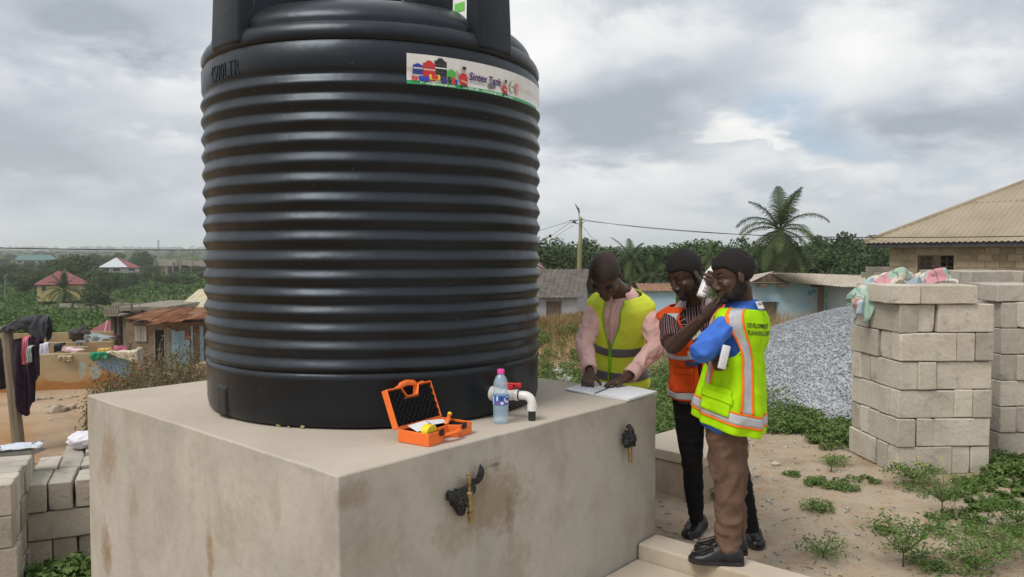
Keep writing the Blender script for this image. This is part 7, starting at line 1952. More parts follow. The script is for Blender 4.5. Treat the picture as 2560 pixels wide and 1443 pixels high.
def _shacks():
    def pt(u, d): return ((u - 1280) / F * d, d)
    z = lambda v, d: P(300, v, d).z
    D = 30.0; gb = -3.2
    mru = NT('rusted_sheets'); n = mru.noise(2.0, 7, .65, stretch=(1, .4, 1)); c = mru.ramp(n, [(.32, (.13, .05, .025)), (.5, (.26, .115, .055)), (.66, (.38, .24, .15)), (.8, (.30, .25, .20))]); mru.bump(mru.noise(18, 4, .6), .3, .02); mru = mru.out(c, .85, Specular_IOR_Level=.2)
    mud = M('mud_wall', (.15, .11, .07), (.22, .17, .12), 2.5, rough=.95, bump=.4, bscale=20); gry = M('grey_boards', (.20, .185, .16), (.28, .26, .23), 4, rough=.9, stretch=(2, 2, .3)); blu = M('faded_blue_boards', (.20, .36, .46), (.33, .48, .56), 3, rough=.9, stretch=(2, 2, .3)); dk = M('dark_doorway', (.012, .011, .010), rough=.95)
    o = empty('shack', ((420 - 1280) / F * D, D + 2, gb), 'patched shack with overlapping rusty roof sheets and blue boards beside the tank', 'shack')
    q = [pt(312, D), pt(560, D), ((560 - 1280) / F * D, D + 5), ((312 - 1280) / F * D, D + 5)]
    MB().hexa([V((*p, gb)) for p in q], [V((*p, z(806, D))) for p in q]).build('wall', mud, o)
    def panel(nm, mat, u0, u1, v0, v1=None, proud=.05, par=None): return wall_patch(par or o, nm, mat, pt(u0, D), pt(u1, D), gb if v1 is None else z(v1, D), z(v0, D), proud, .05)
    corr = M('dull_corrugated', (.24, .22, .18), (.34, .32, .27), 5, rough=.7, stretch=(4, 4, .2))
    for k in range(4): panel('corrugated_panel', corr, 335 + 7.6 * k, 342 + 7.6 * k, 815, 854, .05 + .012 * (k % 2))
    panel('doorway', dk, 386, 408, 826, None, .03)
    for u in (383, 409): panel('door_post', gry, u, u + 3, 822, None, .07)
    for k in range(3): panel('grey_board', gry, 412 + 5.2 * k, 416.6 + 5.2 * k, 818 + k, None, .05 + .01 * (k % 2))
    for k in range(5): panel('blue_board', blu, 428 + 9 * k, 436.6 + 9 * k, 825 + (k * 7) % 4, None, .06 + .012 * (k % 2))
    panel('rust_patch', mru, 461, 474, 826, 850, .09)
    for u, w in ((477, 5), (499, 9)): panel('door_frame', blu, u, u + w, 814, None, .10)
    panel('door', M_WOODD, 482.5, 498, 820, None, .05)
    # roof sheets, individually laid and overlapping
    r = random.Random(8)
    def sheet(u0, u1, v0, v1, d0, d1, dz=0, skew=0):
        a, b, c_, e = P(u0, v0, d0), P(u1, v0 + skew, d0), P(u1 + 14, v1, d1), P(u0 + 26, v1, d1); n_ = 14
        mb = MB(); mb.grid(lambda u, v: a.lerp(b, u).lerp(e.lerp(c_, u), v) + V((0, 0, dz + .022 * (1 if round(u * n_ * 2) % 2 else -1) + .03 * math.sin(u * 3 + v * 2))), n_ * 2, 3)
        mb.build('roof_sheet', mru, o, solid=.012)
    def tier(cs, n_, tag_dz):
        A, B, C_, E = cs
        for k in range(n_):
            u0, u1 = k / n_ - .012, (k + 1) / n_ + .012; dz = tag_dz + .018 * (k % 2) + r.uniform(-.01, .01); sl = r.uniform(-.05, .06); m = 9
            mb = MB(); mb.grid(lambda u, v: A.lerp(B, u0 + (u1 - u0) * u).lerp(E.lerp(C_, u0 + (u1 - u0) * u), v + sl * (1 - v)) + V((0, 0, dz + .013 * math.cos(u * m * 6.283) + .012 * noise.noise(V((u * 2 + k * 3, v * 3, 0))))), m * 4, 4)
            mb.build('roof_sheet', mru, o, solid=.006)
    tier((P(309, 799, D - .6), P(560, 812, D - .6), P(570, 768, D + 3.4), P(398, 771, D + 3.4)), 8, 0)
    tier((P(367, 819, D - 1.3), P(545, 799, D - 1.3), P(552, 784, D + .4), P(432, 796, D + .4)), 6, .10)
    MB().box(P(456, 787, D + .4), (.28, .2, .07)).build('roof_weight', M('old_plank', (.07, .05, .04), rough=.9), o)
    for k in range(5): a = P(320 + 42 * k, 806 - k, D - .4); MB().tube([a, a + V((0, 1.2, .1))], .035, 6).build('rafter', M_WOODD, o)
    # pale sheet-roofed hut behind the shack
    mcr = M('cream_sheet', (.42, .38, .25), (.52, .47, .32), 2, rough=.7)
    q = [pt(468, 36), pt(560, 36), ((560 - 1280) / F * 36, 41), ((468 - 1280) / F * 36, 41)]
    gable_house('hut', 'hut with a cream sheet roof half hidden behind the tank and shack', 'hut', -3.9, blu, mcr, q, z(771, 36), .75, 0, .5)
    # unfinished concrete building with a balcony
    mcg = M('grimy_concrete', (.17, .15, .12), (.27, .245, .20), 2, rough=.95, bump=.4, bscale=16); mcd = M('dark_concrete', (.06, .05, .045), (.10, .085, .07), 3, rough=.95)
    Db = 33.0; o = empty('concrete_building', (P(300, 800, Db).x, Db + 2, gb - .6), 'unfinished grimy concrete building with a balcony slab and bare columns', 'building')
    def bx(nm, mat, u0, u1, v0, v1, d, dep, pr=o):
        a, b = P(u0, v0, d), P(u1, v1, d); zb = gb - .6 if v1 is None else b.z
        return MB().hexa([V((a.x, d, zb)), V((b.x, d, zb)), V((b.x, d + dep, zb)), V((a.x, d + dep, zb))], [V((a.x, d, a.z)), V((b.x, d, a.z)), V((b.x, d + dep, a.z)), V((a.x, d + dep, a.z))]).build(nm, mat, pr, bevel=.01)
    def bz(nm, mat, u0, u1, v0, d, dep): 
        a, b = P(u0, v0, d), P(u1, v0, d)
        return MB().hexa([V((a.x, d, gb - .6)), V((b.x, d, gb - .6)), V((b.x, d + dep, gb - .6)), V((a.x, d + dep, gb - .6))], [V((a.x, d, a.z)), V((b.x, d, a.z)), V((b.x, d + dep, a.z)), V((a.x, d + dep, a.z))]).build(nm, mat, o, bevel=.01)
    bx('balcony_slab', mcg, 259, 302, 787, 791, Db - .6, 5); bx('balcony_parapet', mcg, 259, 262, 769, 787, Db - .6, 5)
    for k in range(6): bx('balcony_panel', mcg, 262 + 5.6 * k, 267 + 5.6 * k, 770, 786, Db - .58 + .02 * (k % 2), .12)
    for u, w in ((276, 10), (290, 8)): bz('column', mcd, u, u + w, 791, Db - .3, .3)
    bz('wall', mcg, 299, 420, 778, Db + .5, 4); bx('roof_slab', mcg, 296, 420, 767, 778, Db + .2, 5)
    for k in range(4): bx('roof_parapet', mcg, 280 + 26 * k, 304 + 26 * k, 758 + (k % 2), 768, Db + 4 + .03 * (k % 2), .2)
    for u in (328, 331): a = P(u, 782, Db); MB().tube([a, a + V((0, 0, .34))], .022, 5).build('rebar', M_WOODD, o)
    MB().tube([P(349, 785, Db), P(349, 748, Db)], .022, 6).build('roof_pipe', gry, o); MB().box(P(343, 778, Db), (.42, .3, .12)).build('roof_box', mcd, o, bevel=.02)
    # maroon hip roof below the bushes
    mm = M('maroon_sheet', (.165, .030, .038), (.21, .045, .05), 1.5, rough=.6); mcap = M('pale_ridge_cap', (.40, .16, .16), rough=.6)
    Dm = 40.0; a, b, c_, e = P(214, 834, Dm), P(330, 842, Dm - 2), P(268, 803, Dm + 3), P(330, 800, Dm + 3)
    o = empty('maroon_roof_house', (P(270, 840, Dm + 2).x, Dm + 2, -5.2), 'house with a maroon hip roof low behind the yard walls', 'house')
    mb = MB(); mb.add([a, b, e, c_], [(0, 1, 2, 3)]); mb.build('roof_slope', mm, o, solid=.03)
    bk = V((a.x, Dm + 7, a.z)); mb = MB(); mb.add([bk, a, c_, V((c_.x, Dm + 5, c_.z))], [(0, 1, 2, 3)]); mb.build('roof_slope', mm, o, solid=.03)
    MB().tube([P(262, 833, Dm - .7), c_], .06, 6).build('ridge_cap', mcap, o)
    q = [(a.x + .4, Dm + .3), (b.x, Dm + .1), (b.x, Dm + 6), (a.x + .4, Dm + 6)]; MB().hexa([V((*p, -5.2)) for p in q], [V((*p, a.z - .3)) for p in q]).build('wall', mud, o)
_shacks()
def _woman():
    c = P(300, 846, 25.0); skin = skinmat('skin_far', (.05, .026, .018))
    B = Body(V((c.x - .05, 25.0, c.z - .90)), V((c.x, 24.9, c.z - .20)), (.75, -.66, 0), .95, 1.1)
    hd = Head(V((c.x - .02, 24.85, c.z)), (.85, -.45, -.15), (.1, 0, 1), 1.0); mb = MB(); hd.build(mb, B.fr(.99)[0]); B.torso(mb, -.01, -.2, 1.0)
    sh = B.shoulder(1); el, wr = sh + V((.14, -.14, -.22)), sh + V((.30, -.12, .02)); limb(mb, arm_pts(sh, el, wr), [.05, .046, .038, .040, .030, .025]); hand(mb, wr, (.2, 0, 1), (1, 0, 0), (0, -1, 0), [.3, .3, .3, .3])
    s2 = B.shoulder(-1); limb(mb, arm_pts(s2, s2 + V((-.06, -.05, -.28)), s2 + V((.1, -.2, -.45))), [.05, .046, .038, .040, .030, .025])
    o = remeshed(mb, 'person', skin, None, .009, 2, org=(c.x, 25, gz(c.x, 25)))
    tag(o, 'woman in a pink top and maroon headscarf standing in the yard by the columns', 'person')
    mp = cloth('pink_blouse', (.55, .16, .25)); mb = MB(); B.torso(mb, .012, -.2, .97); limb(mb, [sh, sh.lerp(el, .8)], [.085, .08]); limb(mb, [s2, s2 + V((-.05, -.04, -.22))], [.085, .08]); remeshed(mb, 'blouse', mp, o, .012, 2, wr=.006)
    mb = MB(); B.torso(mb, .03, -1.7, -.15, m=24); mb.build('wrap_skirt', cloth('dark_wrap', (.05, .02, .03)), o, smooth=True)
    mb = MB(); hd.b(mb, (-.03, 0, .055), (.115, .098, .095)); hd.b(mb, (-.09, 0, .02), (.06, .06, .05)); mb.build('headscarf', cloth('maroon_scarf', (.07, .018, .035)), o, smooth=True)
_woman()
def _valley():
    def pt(u, d): return ((u - 1280) / F * d, d)
    my = M('cream_yellow_wall', (.56, .455, .19), (.62, .51, .24), .6, rough=.85); mr = M('red_metal_roof', (.185, .050, .055), (.23, .065, .07), .4, rough=.6)
    mgw = M('pale_grey_wall', (.42, .41, .40), (.52, .51, .50), .3, rough=.85); mteal = M('teal_roof', (.07, .15, .15), (.09, .18, .18), .2, rough=.6); mdkw = M('window_dark', (.03, .033, .038), rough=.3); mwr = M('white_metal_roof', (.52, .54, .56), rough=.5); mcg = M('raw_concrete_far', (.26, .23, .19), (.34, .31, .26), .4, rough=.95)
    def hip(name, label, u0, u1, v_eave, v_top, v_base, d, dep, wall, roof, ridge=(.38, .62), over=.035, front2=None, cat='house', win=()):
        x0, x1 = pt(u0, d)[0], pt(u1, d)[0]; w = x1 - x0; xc = (x0 + x1) / 2; ze, zt_, zb = P(u0, v_eave, d).z, P(u0, v_top, d + dep / 2).z, P(u0, v_base, d).z - .6
        o = empty(name, ((x0 + x1) / 2, d + dep / 2, zb), label, cat); ov = w * over
        MB().hexa([V((x0 + ov, d, zb)), V((x1 - ov, d, zb)), V((x1 - ov, d + dep, zb)), V((x0 + ov, d + dep, zb))], [V((x0 + ov, d, ze)), V((x1 - ov, d, ze)), V((x1 - ov, d + dep, ze)), V((x0 + ov, d + dep, ze))]).build('wall', wall, o)
        y0, y1 = d - ov, d + dep + ov; r0, r1 = V((x0 + w * ridge[0], d + dep / 2, zt_)), V((x0 + w * ridge[1], d + dep / 2, zt_)); zz = ze - .02
        A, B, C_, E = V((x0, y0, zz)), V((x1, y0, zz)), V((x1, y1, zz)), V((x0, y1, zz))
        for k, (fs, m) in enumerate((([A, B, r1, r0], roof), ([B, C_, r1], roof), ([C_, E, r0, r1], roof), ([E, A, r0], front2 or roof))):
            MB().add(fs, [tuple(range(len(fs)))]).build('roof_slope', m, o, solid=-.25)
        for (a0, a1, b0, b1) in win:
            f = MB(); xa, xb = x0 + w * a0, x0 + w * a1; za, zb2 = zb + .6 + (ze - zb - .6) * b0, zb + .6 + (ze - zb - .6) * b1
            f.box(((xa + xb) / 2, d - .03, (za + zb2) / 2), (xb - xa, .12, zb2 - za)); f.build('window', mdkw, o)
        if front2: MB().add([V((x0, y0 - .3, zz)), V((x0 + w * .68, y0 - .3, zz)), V((r0.x, r0.y - .3, r0.z))], [(0, 1, 2)]).build('white_roof_face', front2, o, solid=.2)
        o.location = (xc * (d + dep / 2) / d, d + dep / 2, zb); o.rotation_euler = (0, 0, -math.atan2(xc, d))
        return o
    hip('yellow_house', 'cream-yellow house with a red hip roof and a palm in front, in the green valley', 95, 218, 711, 678, 745, 150, 9, my, mr, (.40, .56), .05, win=((.13, .2, .55, .85),))
    w3 = []
    for k in range(6):
        for f in range(2): w3.append((.08 + .155 * k, .17 + .155 * k, .12 + .45 * f, .38 + .45 * f))
    hip('apartment_block', 'pale two-storey block with a teal roof far across the valley', 44, 137, 650, 637, 669, 430, 14, mgw, mteal, (.15, .85), .03, cat='building', win=w3)
    o = hip('red_white_house', 'house with a half red, half white hip roof far across the valley', 252, 348, 669, 645, 679, 290, 14, mgw, mr, (.42, .5), .04, front2=mwr, win=((.1, .25, .1, .75), (.34, .5, .1, .75), (.70, .85, .2, .7)))
    d = 410; o = empty('pale_block', (pt(218, d)[0], d, P(218, 676, d).z), 'small pale flat-roofed block between the far houses', 'building')
    for (u0, u1, v0, v1, dd, dep) in ((198, 240, 667, 676, 410, 8), (197, 206, 656, 667, 414, 6), (214, 225, 656, 667, 414, 6), (229, 238, 656, 667, 414, 6)):
        A, B = P(u0, v0, dd), P(u1, v1, dd); MB().hexa([V((A.x, dd, B.z - 1)), V((B.x, dd, B.z - 1)), V((B.x, dd + dep, B.z - 1)), V((A.x, dd + dep, B.z - 1))], [V((A.x, dd, A.z)), V((B.x, dd, A.z)), V((B.x, dd + dep, A.z)), V((A.x, dd + dep, A.z))]).build('wall', mgw, o)
    d = 270; o = empty('concrete_shell', (pt(445, d)[0], d, P(445, 686, d).z - 1), 'roofless unfinished concrete building far behind the tank at the left', 'building')
    for (u0, u1, v0, v1, dd, dep, m) in ((386, 442, 649, 663, 268, 3, mcg), (442, 470, 651, 662, 272, 3, mcg), (470, 520, 652, 664, 268, 3, mcg), (388, 415, 663, 676, 269, 3, mcg), (415, 520, 663, 684, 274, 3, mdkw), (386, 388, 647, 664, 267, 1, mcg), (414, 417, 663, 686, 266, 1, mcg), (448, 451, 650, 686, 266, 1, mcg), (476, 480, 652, 688, 266, 1, mcg), (430, 432, 655, 680, 267, 1, mcg)):
        A, B = P(u0, v0, dd), P(u1, v1, dd); MB().hexa([V((A.x, dd, B.z - .3)), V((B.x, dd, B.z - .3)), V((B.x, dd + dep, B.z - .3)), V((A.x, dd + dep, B.z - .3))], [V((A.x, dd, A.z)), V((B.x, dd, A.z)), V((B.x, dd + dep, A.z)), V((A.x, dd + dep, A.z))]).build('column' if u1 - u0 < 6 else 'wall', m, o)
    # low trough below the yellow house, lattice masts, lamp post
    A = P(152, 760, 118); o = MB().box((P(164, 762, 118).x, 118, A.z - .2), (1.7, .5, .5)).build('low_wall', mcg); tag(o, 'short pale low wall in the scrub below the yellow house', 'wall')
    ms = M('mast_steel', (.20, .21, .23), rough=.6)
    for u, v0, v1, d, w, lab in ((396, 600, 652, 700, 1.8, 'tall grey lattice radio mast on the far ridge near the tank'), (191, 625, 645, 900, 2.0, 'smaller grey lattice mast on the far ridge to the left')):
        b, t_ = P(u, v1, d), P(u, v0, d); o = empty('radio_mast', b, lab, 'mast')
        mb = MB(); H = t_.z - b.z; N = 8
        for sx, sy in ((-1, -1), (1, -1), (1, 1), (-1, 1)): mb.tube([b + V((sx * w / 2, sy * w / 2, -6)), t_ + V((sx * .35, sy * .35, 0))], .12, 4)
        mb.build('mast_leg', ms, o); mb = MB()
        for k in range(N):
            u0, u1 = k / N, (k + 1) / N; wa, wb = w / 2 * (1 - u0) + .35 * u0, w / 2 * (1 - u1) + .35 * u1
            for sg in (-1, 1): mb.tube([b + V((-sg * wa, -wa, H * u0)), b + V((sg * wb, -wb, H * u1))], .07, 4)
        q = mb.build('lattice', ms, o); q['kind'] = 'stuff'; o.children[0]['kind'] = 'stuff'
    b, t_ = P(12, 742, 135), P(12, 688, 135); o = empty('street_lamp', b, 'slim grey lamp post by the orange track at the left edge', 'street lamp'); MB().tube([b, t_], .09, 6).build('post', ms, o); MB().tube([t_, t_ + V((.5, 0, .1))], [(.12, .06)] * 2, 6).build('lamp_head', ms, o)
_valley()
# ------------------------------------------------------------------ vegetation placed in the scene
def at_ground(u, v, d0, d1):
    """walk along a pixel's ray until it meets the ground"""
    d = d0
    while d < d1:
        p = P(u, v, d)
        if p.z <= gz(p.x, d): return p
        d *= 1.01
    return P(u, v, d1)
def _trees():
    far = (0, -60, -30)
    protos = []
    specs = [('broad', dict(n=22, w=.34, h=.26, c=.62, r=.17), 2600, .030, .32), ('round', dict(n=18, w=.28, h=.30, c=.60, r=.18), 2400, .030, .25), ('tall', dict(n=18, w=.20, h=.36, c=.60, r=.15), 2400, .028, .3), ('loose', dict(n=13, w=.34, h=.25, c=.66, r=.12), 1500, .030, .42)]
    # (px u, crown-top v, depth, width factor, kind, dark, label)
    R = []
    r = random.Random(12)
    words = 'bushy,dense,rounded,ragged,spreading,dark,leafy,full,thick,broad,uneven,shaggy'.split(',')
    # wooded slope to the right of the tank
    for u, v, d in ((1358, 632, 84), (1376, 648, 70), (1415, 642, 95), (1432, 660, 66), (1462, 634, 88), (1488, 640, 78), (1512, 656, 70), (1540, 645, 92), (1610, 652, 76), (1634, 643, 88), (1655, 655, 78), (1680, 648, 95), (1700, 640, 86), (1735, 632, 90), (1765, 628, 84), (1810, 640, 80), (1850, 632, 95), (1880, 640, 88), (1895, 650, 72),
                    (1990, 632, 90), (2025, 640, 82), (2045, 628, 96), (2075, 644, 80), (2100, 622, 90), (2130, 632, 84), (2158, 636, 78), (2185, 625, 88), (2205, 640, 76), (2240, 636, 84), (2060, 655, 70), (2140, 655, 66), (1960, 652, 74), (1585, 665, 62), (1660, 675, 62)):
        R.append((u, v, d, r.uniform(.9, 1.3), 'wooded slope right of the tank'))
    # valley at the left
    for u, v, d in ((178, 652, 185), (165, 668, 170), (30, 668, 240), (62, 672, 230), (118, 664, 240), (8, 676, 200), (228, 642, 330), (250, 650, 320), (350, 640, 330), (366, 642, 320), (338, 652, 310), (300, 640, 420), (275, 644, 430), (160, 642, 520), (205, 643, 540), (120, 638, 560), (25, 640, 540), (5, 650, 420), (70, 660, 330), (236, 690, 160), (250, 700, 150), (268, 690, 165), (85, 690, 180), (60, 700, 165), (40, 690, 190), (380, 668, 260), (460, 674, 255), (490, 670, 258), (330, 690, 200), (360, 684, 215), (395, 692, 200), (430, 690, 190), (470, 695, 180), (300, 700, 180), (225, 720, 140), (240, 735, 125), (500, 686, 210)):
        R.append((u, v, d, r.uniform(1.0, 1.5), 'valley left of the tank'))
    made = {}; seen = set()
    for i, (u, v, d, wf, where) in enumerate(R):
        k = r.choice((0, 0, 1, 1, 2)); dark = r.random() < .45; key = (k, dark)
        top = P(u, v, d); g = gz(top.x, d); H = max(2.2, top.z - g)
        lab = f'{r.choice(words)} {"dark " if dark else ""}green tree, {where}, {nearby(u, d)}'
        while lab in seen: lab = f'{r.choice(words)} {"dark " if dark else ""}green tree, {where}, {nearby(u, d)}'
        seen.add(lab)
        if key not in made:
            nm, sh, n, lf, th = specs[k]
            made[key] = make_tree('tree', lab, M_DARK if dark else M_LEAF, sh, n, lf, far, 'trees of the ' + where, th)
            o = made[key]
            o.location = (top.x, d, g)
        else:
            o = copy_tree(made[key], (top.x, d, g)); o['label'] = lab; o['group'] = 'trees of the ' + where
        o.rotation_euler = (0, 0, r.uniform(0, 6.28)); s = H / .78; o.scale = (s * wf, s * wf, s)
    # solitary silhouettes against the sky
    def solo(u, v, d, wf, lab, dark=True, sh=None, n=1500, lf=.03, th=.45):
        top = P(u, v, d); g = gz(top.x, d); H = top.z - g
        o = make_tree('tree', lab, M_DARK if dark else M_LEAF, sh or specs[3][1], n, lf, far, None, th); o.location = (top.x, d, g); o.scale = (H * wf, H * wf, H)
    solo(1397, 603, 100, .62, 'open-crowned tree standing above the wooded slope left of the utility pole', sh=dict(n=13, w=.42, h=.13, c=.84, r=.085), n=900, lf=.018, th=.7)
    solo(1655, 641, 110, .7, 'flat-topped tree on the skyline between the first and second man', sh=dict(n=8, w=.34, h=.06, c=.90, r=.07, flat=.5), n=500, lf=.02, th=.75)
    solo(2112, 596, 130, .5, 'tall umbrella-shaped tree on the skyline left of the big house', sh=dict(n=9, w=.26, h=.05, c=.93, r=.06, flat=.4), n=420, lf=.016, th=.8)
    solo(2140, 607, 150, .4, 'thin flat-topped tree beside the umbrella-shaped tree', sh=dict(n=5, w=.26, h=.02, c=.95, r=.05, flat=.4), n=200, lf=.016, th=.85)
    solo(1800, 612, 100, .55, 'tall layered dark tree behind the heads of the two men', sh=dict(n=16, w=.42, h=.20, c=.76, r=.09, flat=.5), n=1200, lf=.02, th=.6)
    # palms
    b = P(1948, 700, 58); top = P(1946, 578, 58); g = gz(b.x, 58)
    palm('coconut_palm', 'tall coconut palm with a full crown behind the pale blue house', (b.x + .15, 58, g), top.z - g, 27, 4.15, 1.05, (-.15, 0), .17, 6, None, -1.05)
    for (u, v, d, L, nf, lab, yel) in ((1578, 652, 60, 2.3, 18, 'dark oil palm between the first and second man', 0), (1778, 640, 66, 2.0, 15, 'yellowish palm crown seen behind the held bottle', 7), (1630, 690, 56, 1.7, 14, 'small oil palm in the scrub above the blue shed', 0)):
        top = P(u, v, d); g = gz(top.x, d); palm('oil_palm', lab, (top.x, d, g), max(1.2, top.z - g), nf, L, .55, (0, 0), .20, yel, 'oil palms', -.6, False)
    top = P(160, 728, 138); g = gz(top.x, 138); palm('oil_palm', 'oil palm standing in front of the yellow house in the valley', (top.x, 138, min(g, top.z - 2)), max(2, top.z - g), 22, 4.6, 1.0, (0, 0), .3, 0, 'oil palms', -.7, False)
def nearby(u, d):
    u = int(u)
    marks = [(0, 60, 'by the left edge'), (60, 140, 'near the teal-roofed block'), (140, 215, 'by the yellow house'), (215, 290, 'right of the yellow house'), (290, 380, 'below the red and white roof'), (380, 520, 'beside the concrete shell'),
             (1340, 1400, 'under the open-crowned tree'), (1400, 1440, 'by the brick-red roof'), (1440, 1500, 'behind the utility pole'), (1500, 1600, 'beside the oil palm'), (1600, 1700, 'above the small blue house'), (1700, 1800, 'behind the man with the bottle'), (1800, 1900, 'left of the coconut palm'),
             (1900, 2010, 'under the coconut palm'), (2010, 2080, 'right of the coconut palm'), (2080, 2160, 'above the low tan roof'), (2160, 2300, 'beside the big house')]
    s = next((m for a, b, m in marks if a <= u < b), 'in the open'); return s + (', farther' if d > 250 or (u > 1000 and d > 86) else ', nearer')
_trees()
def _bushes():
    """thick scrub covering the valley side and the slope: one mass"""
    P_, S_, N_ = [], [], []
    def mass(n_bush, s0, s1, d0, d1, hmin, hmax, per, leaf):
        s = rng.uniform(s0, s1, n_bush); d = np.exp(rng.uniform(math.log(d0), math.log(d1), n_bush)); x = s * d; z = ground_z(x, d)
        for i in range(n_bush):
            if s[i] < -.52 and d[i] < 200 and -.62 < s[i] and 128 < d[i] < 175: continue
            if wave2(x[i], d[i], .11, 22) < -.45: continue
            h = rng.uniform(hmin, hmax) * (1 + d[i] / 260); k = per
            dd = rand_dirs(k); dd[:, 2] = np.abs(dd[:, 2]); rr = rng.uniform(.55, 1.05, k)[:, None]
            P_.append(np.array([x[i], d[i], z[i] - .1]) + dd * rr * np.array([h * .95, h * .95, h])); S_.append(rng.uniform(.6, 1.4, k) * leaf * (1 + d[i] / 110)); nn = dd + rng.normal(size=(k, 3)) * .5; N_.append(nn / np.linalg.norm(nn, axis=1)[:, None])
    mass(1500, -.70, -.37, 46, 330, .7, 1.7, 44, .13)
    mass(650, .02, .55, 55, 125, 1.1, 2.5, 60, .13)
    mass(900, -.70, -.36, 300, 900, .8, 1.6, 26, .16)
    v, f = leaf_quads(np.concatenate(P_), np.concatenate(S_), np.concatenate(N_)); o = np_mesh('undergrowth', v, f, M_BUSH); tag(o, 'thick green scrub covering the valley side and the far slope', kind='stuff')
    # wooded far hills
    n = 2600; P_, S_, N_ = [], [], []
    s = rng.uniform(-.72, .72, n); d = np.exp(rng.uniform(math.log(800), math.log(3600), n)); x = s * d; z = ground_z(x, d); k = 12
    for i in range(n):
        h = rng.uniform(6, 13); dd = rand_dirs(k); dd[:, 2] = np.abs(dd[:, 2]); P_.append(np.array([x[i], d[i], z[i]]) + dd * np.array([h * 1.3, h * 1.3, h * .8])); S_.append(rng.uniform(.6, 1.3, k) * 5.5); N_.append(dd)
    v, f = leaf_quads(np.concatenate(P_), np.concatenate(S_), np.concatenate(N_)); o = np_mesh('far_woods', v, f, M_LEAF); tag(o, 'hazy wooded hills on the horizon', kind='stuff')
_bushes()
def _thicket():
    """dry twiggy growth behind the plinth on the left"""
    n = 520; u = rng.uniform(225, 520, n); d = rng.uniform(8.0, 11.5, n); x = (u - 1280) / F * d
    prof = np.interp(u, [225, 260, 300, 360, 430, 520], [.25, .50, .78, .92, .90, .85]); h = prof * rng.uniform(.55, 1.15, n); z = ground_z(x, d)
    mb = MB()
    tips = []
    for i in range(n):
        b = V((x[i], d[i], z[i] - .02))
        for k in range(3):
            a = rng.uniform(0, 6.28); e = b + V((math.cos(a) * h[i] * .45, math.sin(a) * h[i] * .45, h[i] * rng.uniform(.6, 1.1))); m = b.lerp(e, .5) + V(rng.normal(size=3) * .06)
            mb.tube([b, m, e], [.006, .004, .002], 3, cap=False); tips += [m, e, m.lerp(e, .5)]
    o = mb.build('dry_twigs', M_TWIG); tag(o, 'tangle of dry twigs behind the plinth', kind='stuff')
    t = np.array([tuple(q) for q in tips]); p = np.repeat(t, 7, 0) + rng.normal(size=(len(t) * 7, 3)) * .055
    v, f = leaf_quads(p, rng.uniform(.012, .030, len(p)), aspect=.4); k = len(p); mi = (rng.uniform(size=k) < np.interp(p[:, 2] - ground_z(p[:, 0], p[:, 1]), [0, .5], [.45, .15])).astype(int)
    o = np_mesh('dry_foliage', v, f, [M_DRY, M_WEED], mi=mi); tag(o, 'browning leaves of the dry thicket behind the plinth', kind='stuff')
_thicket()
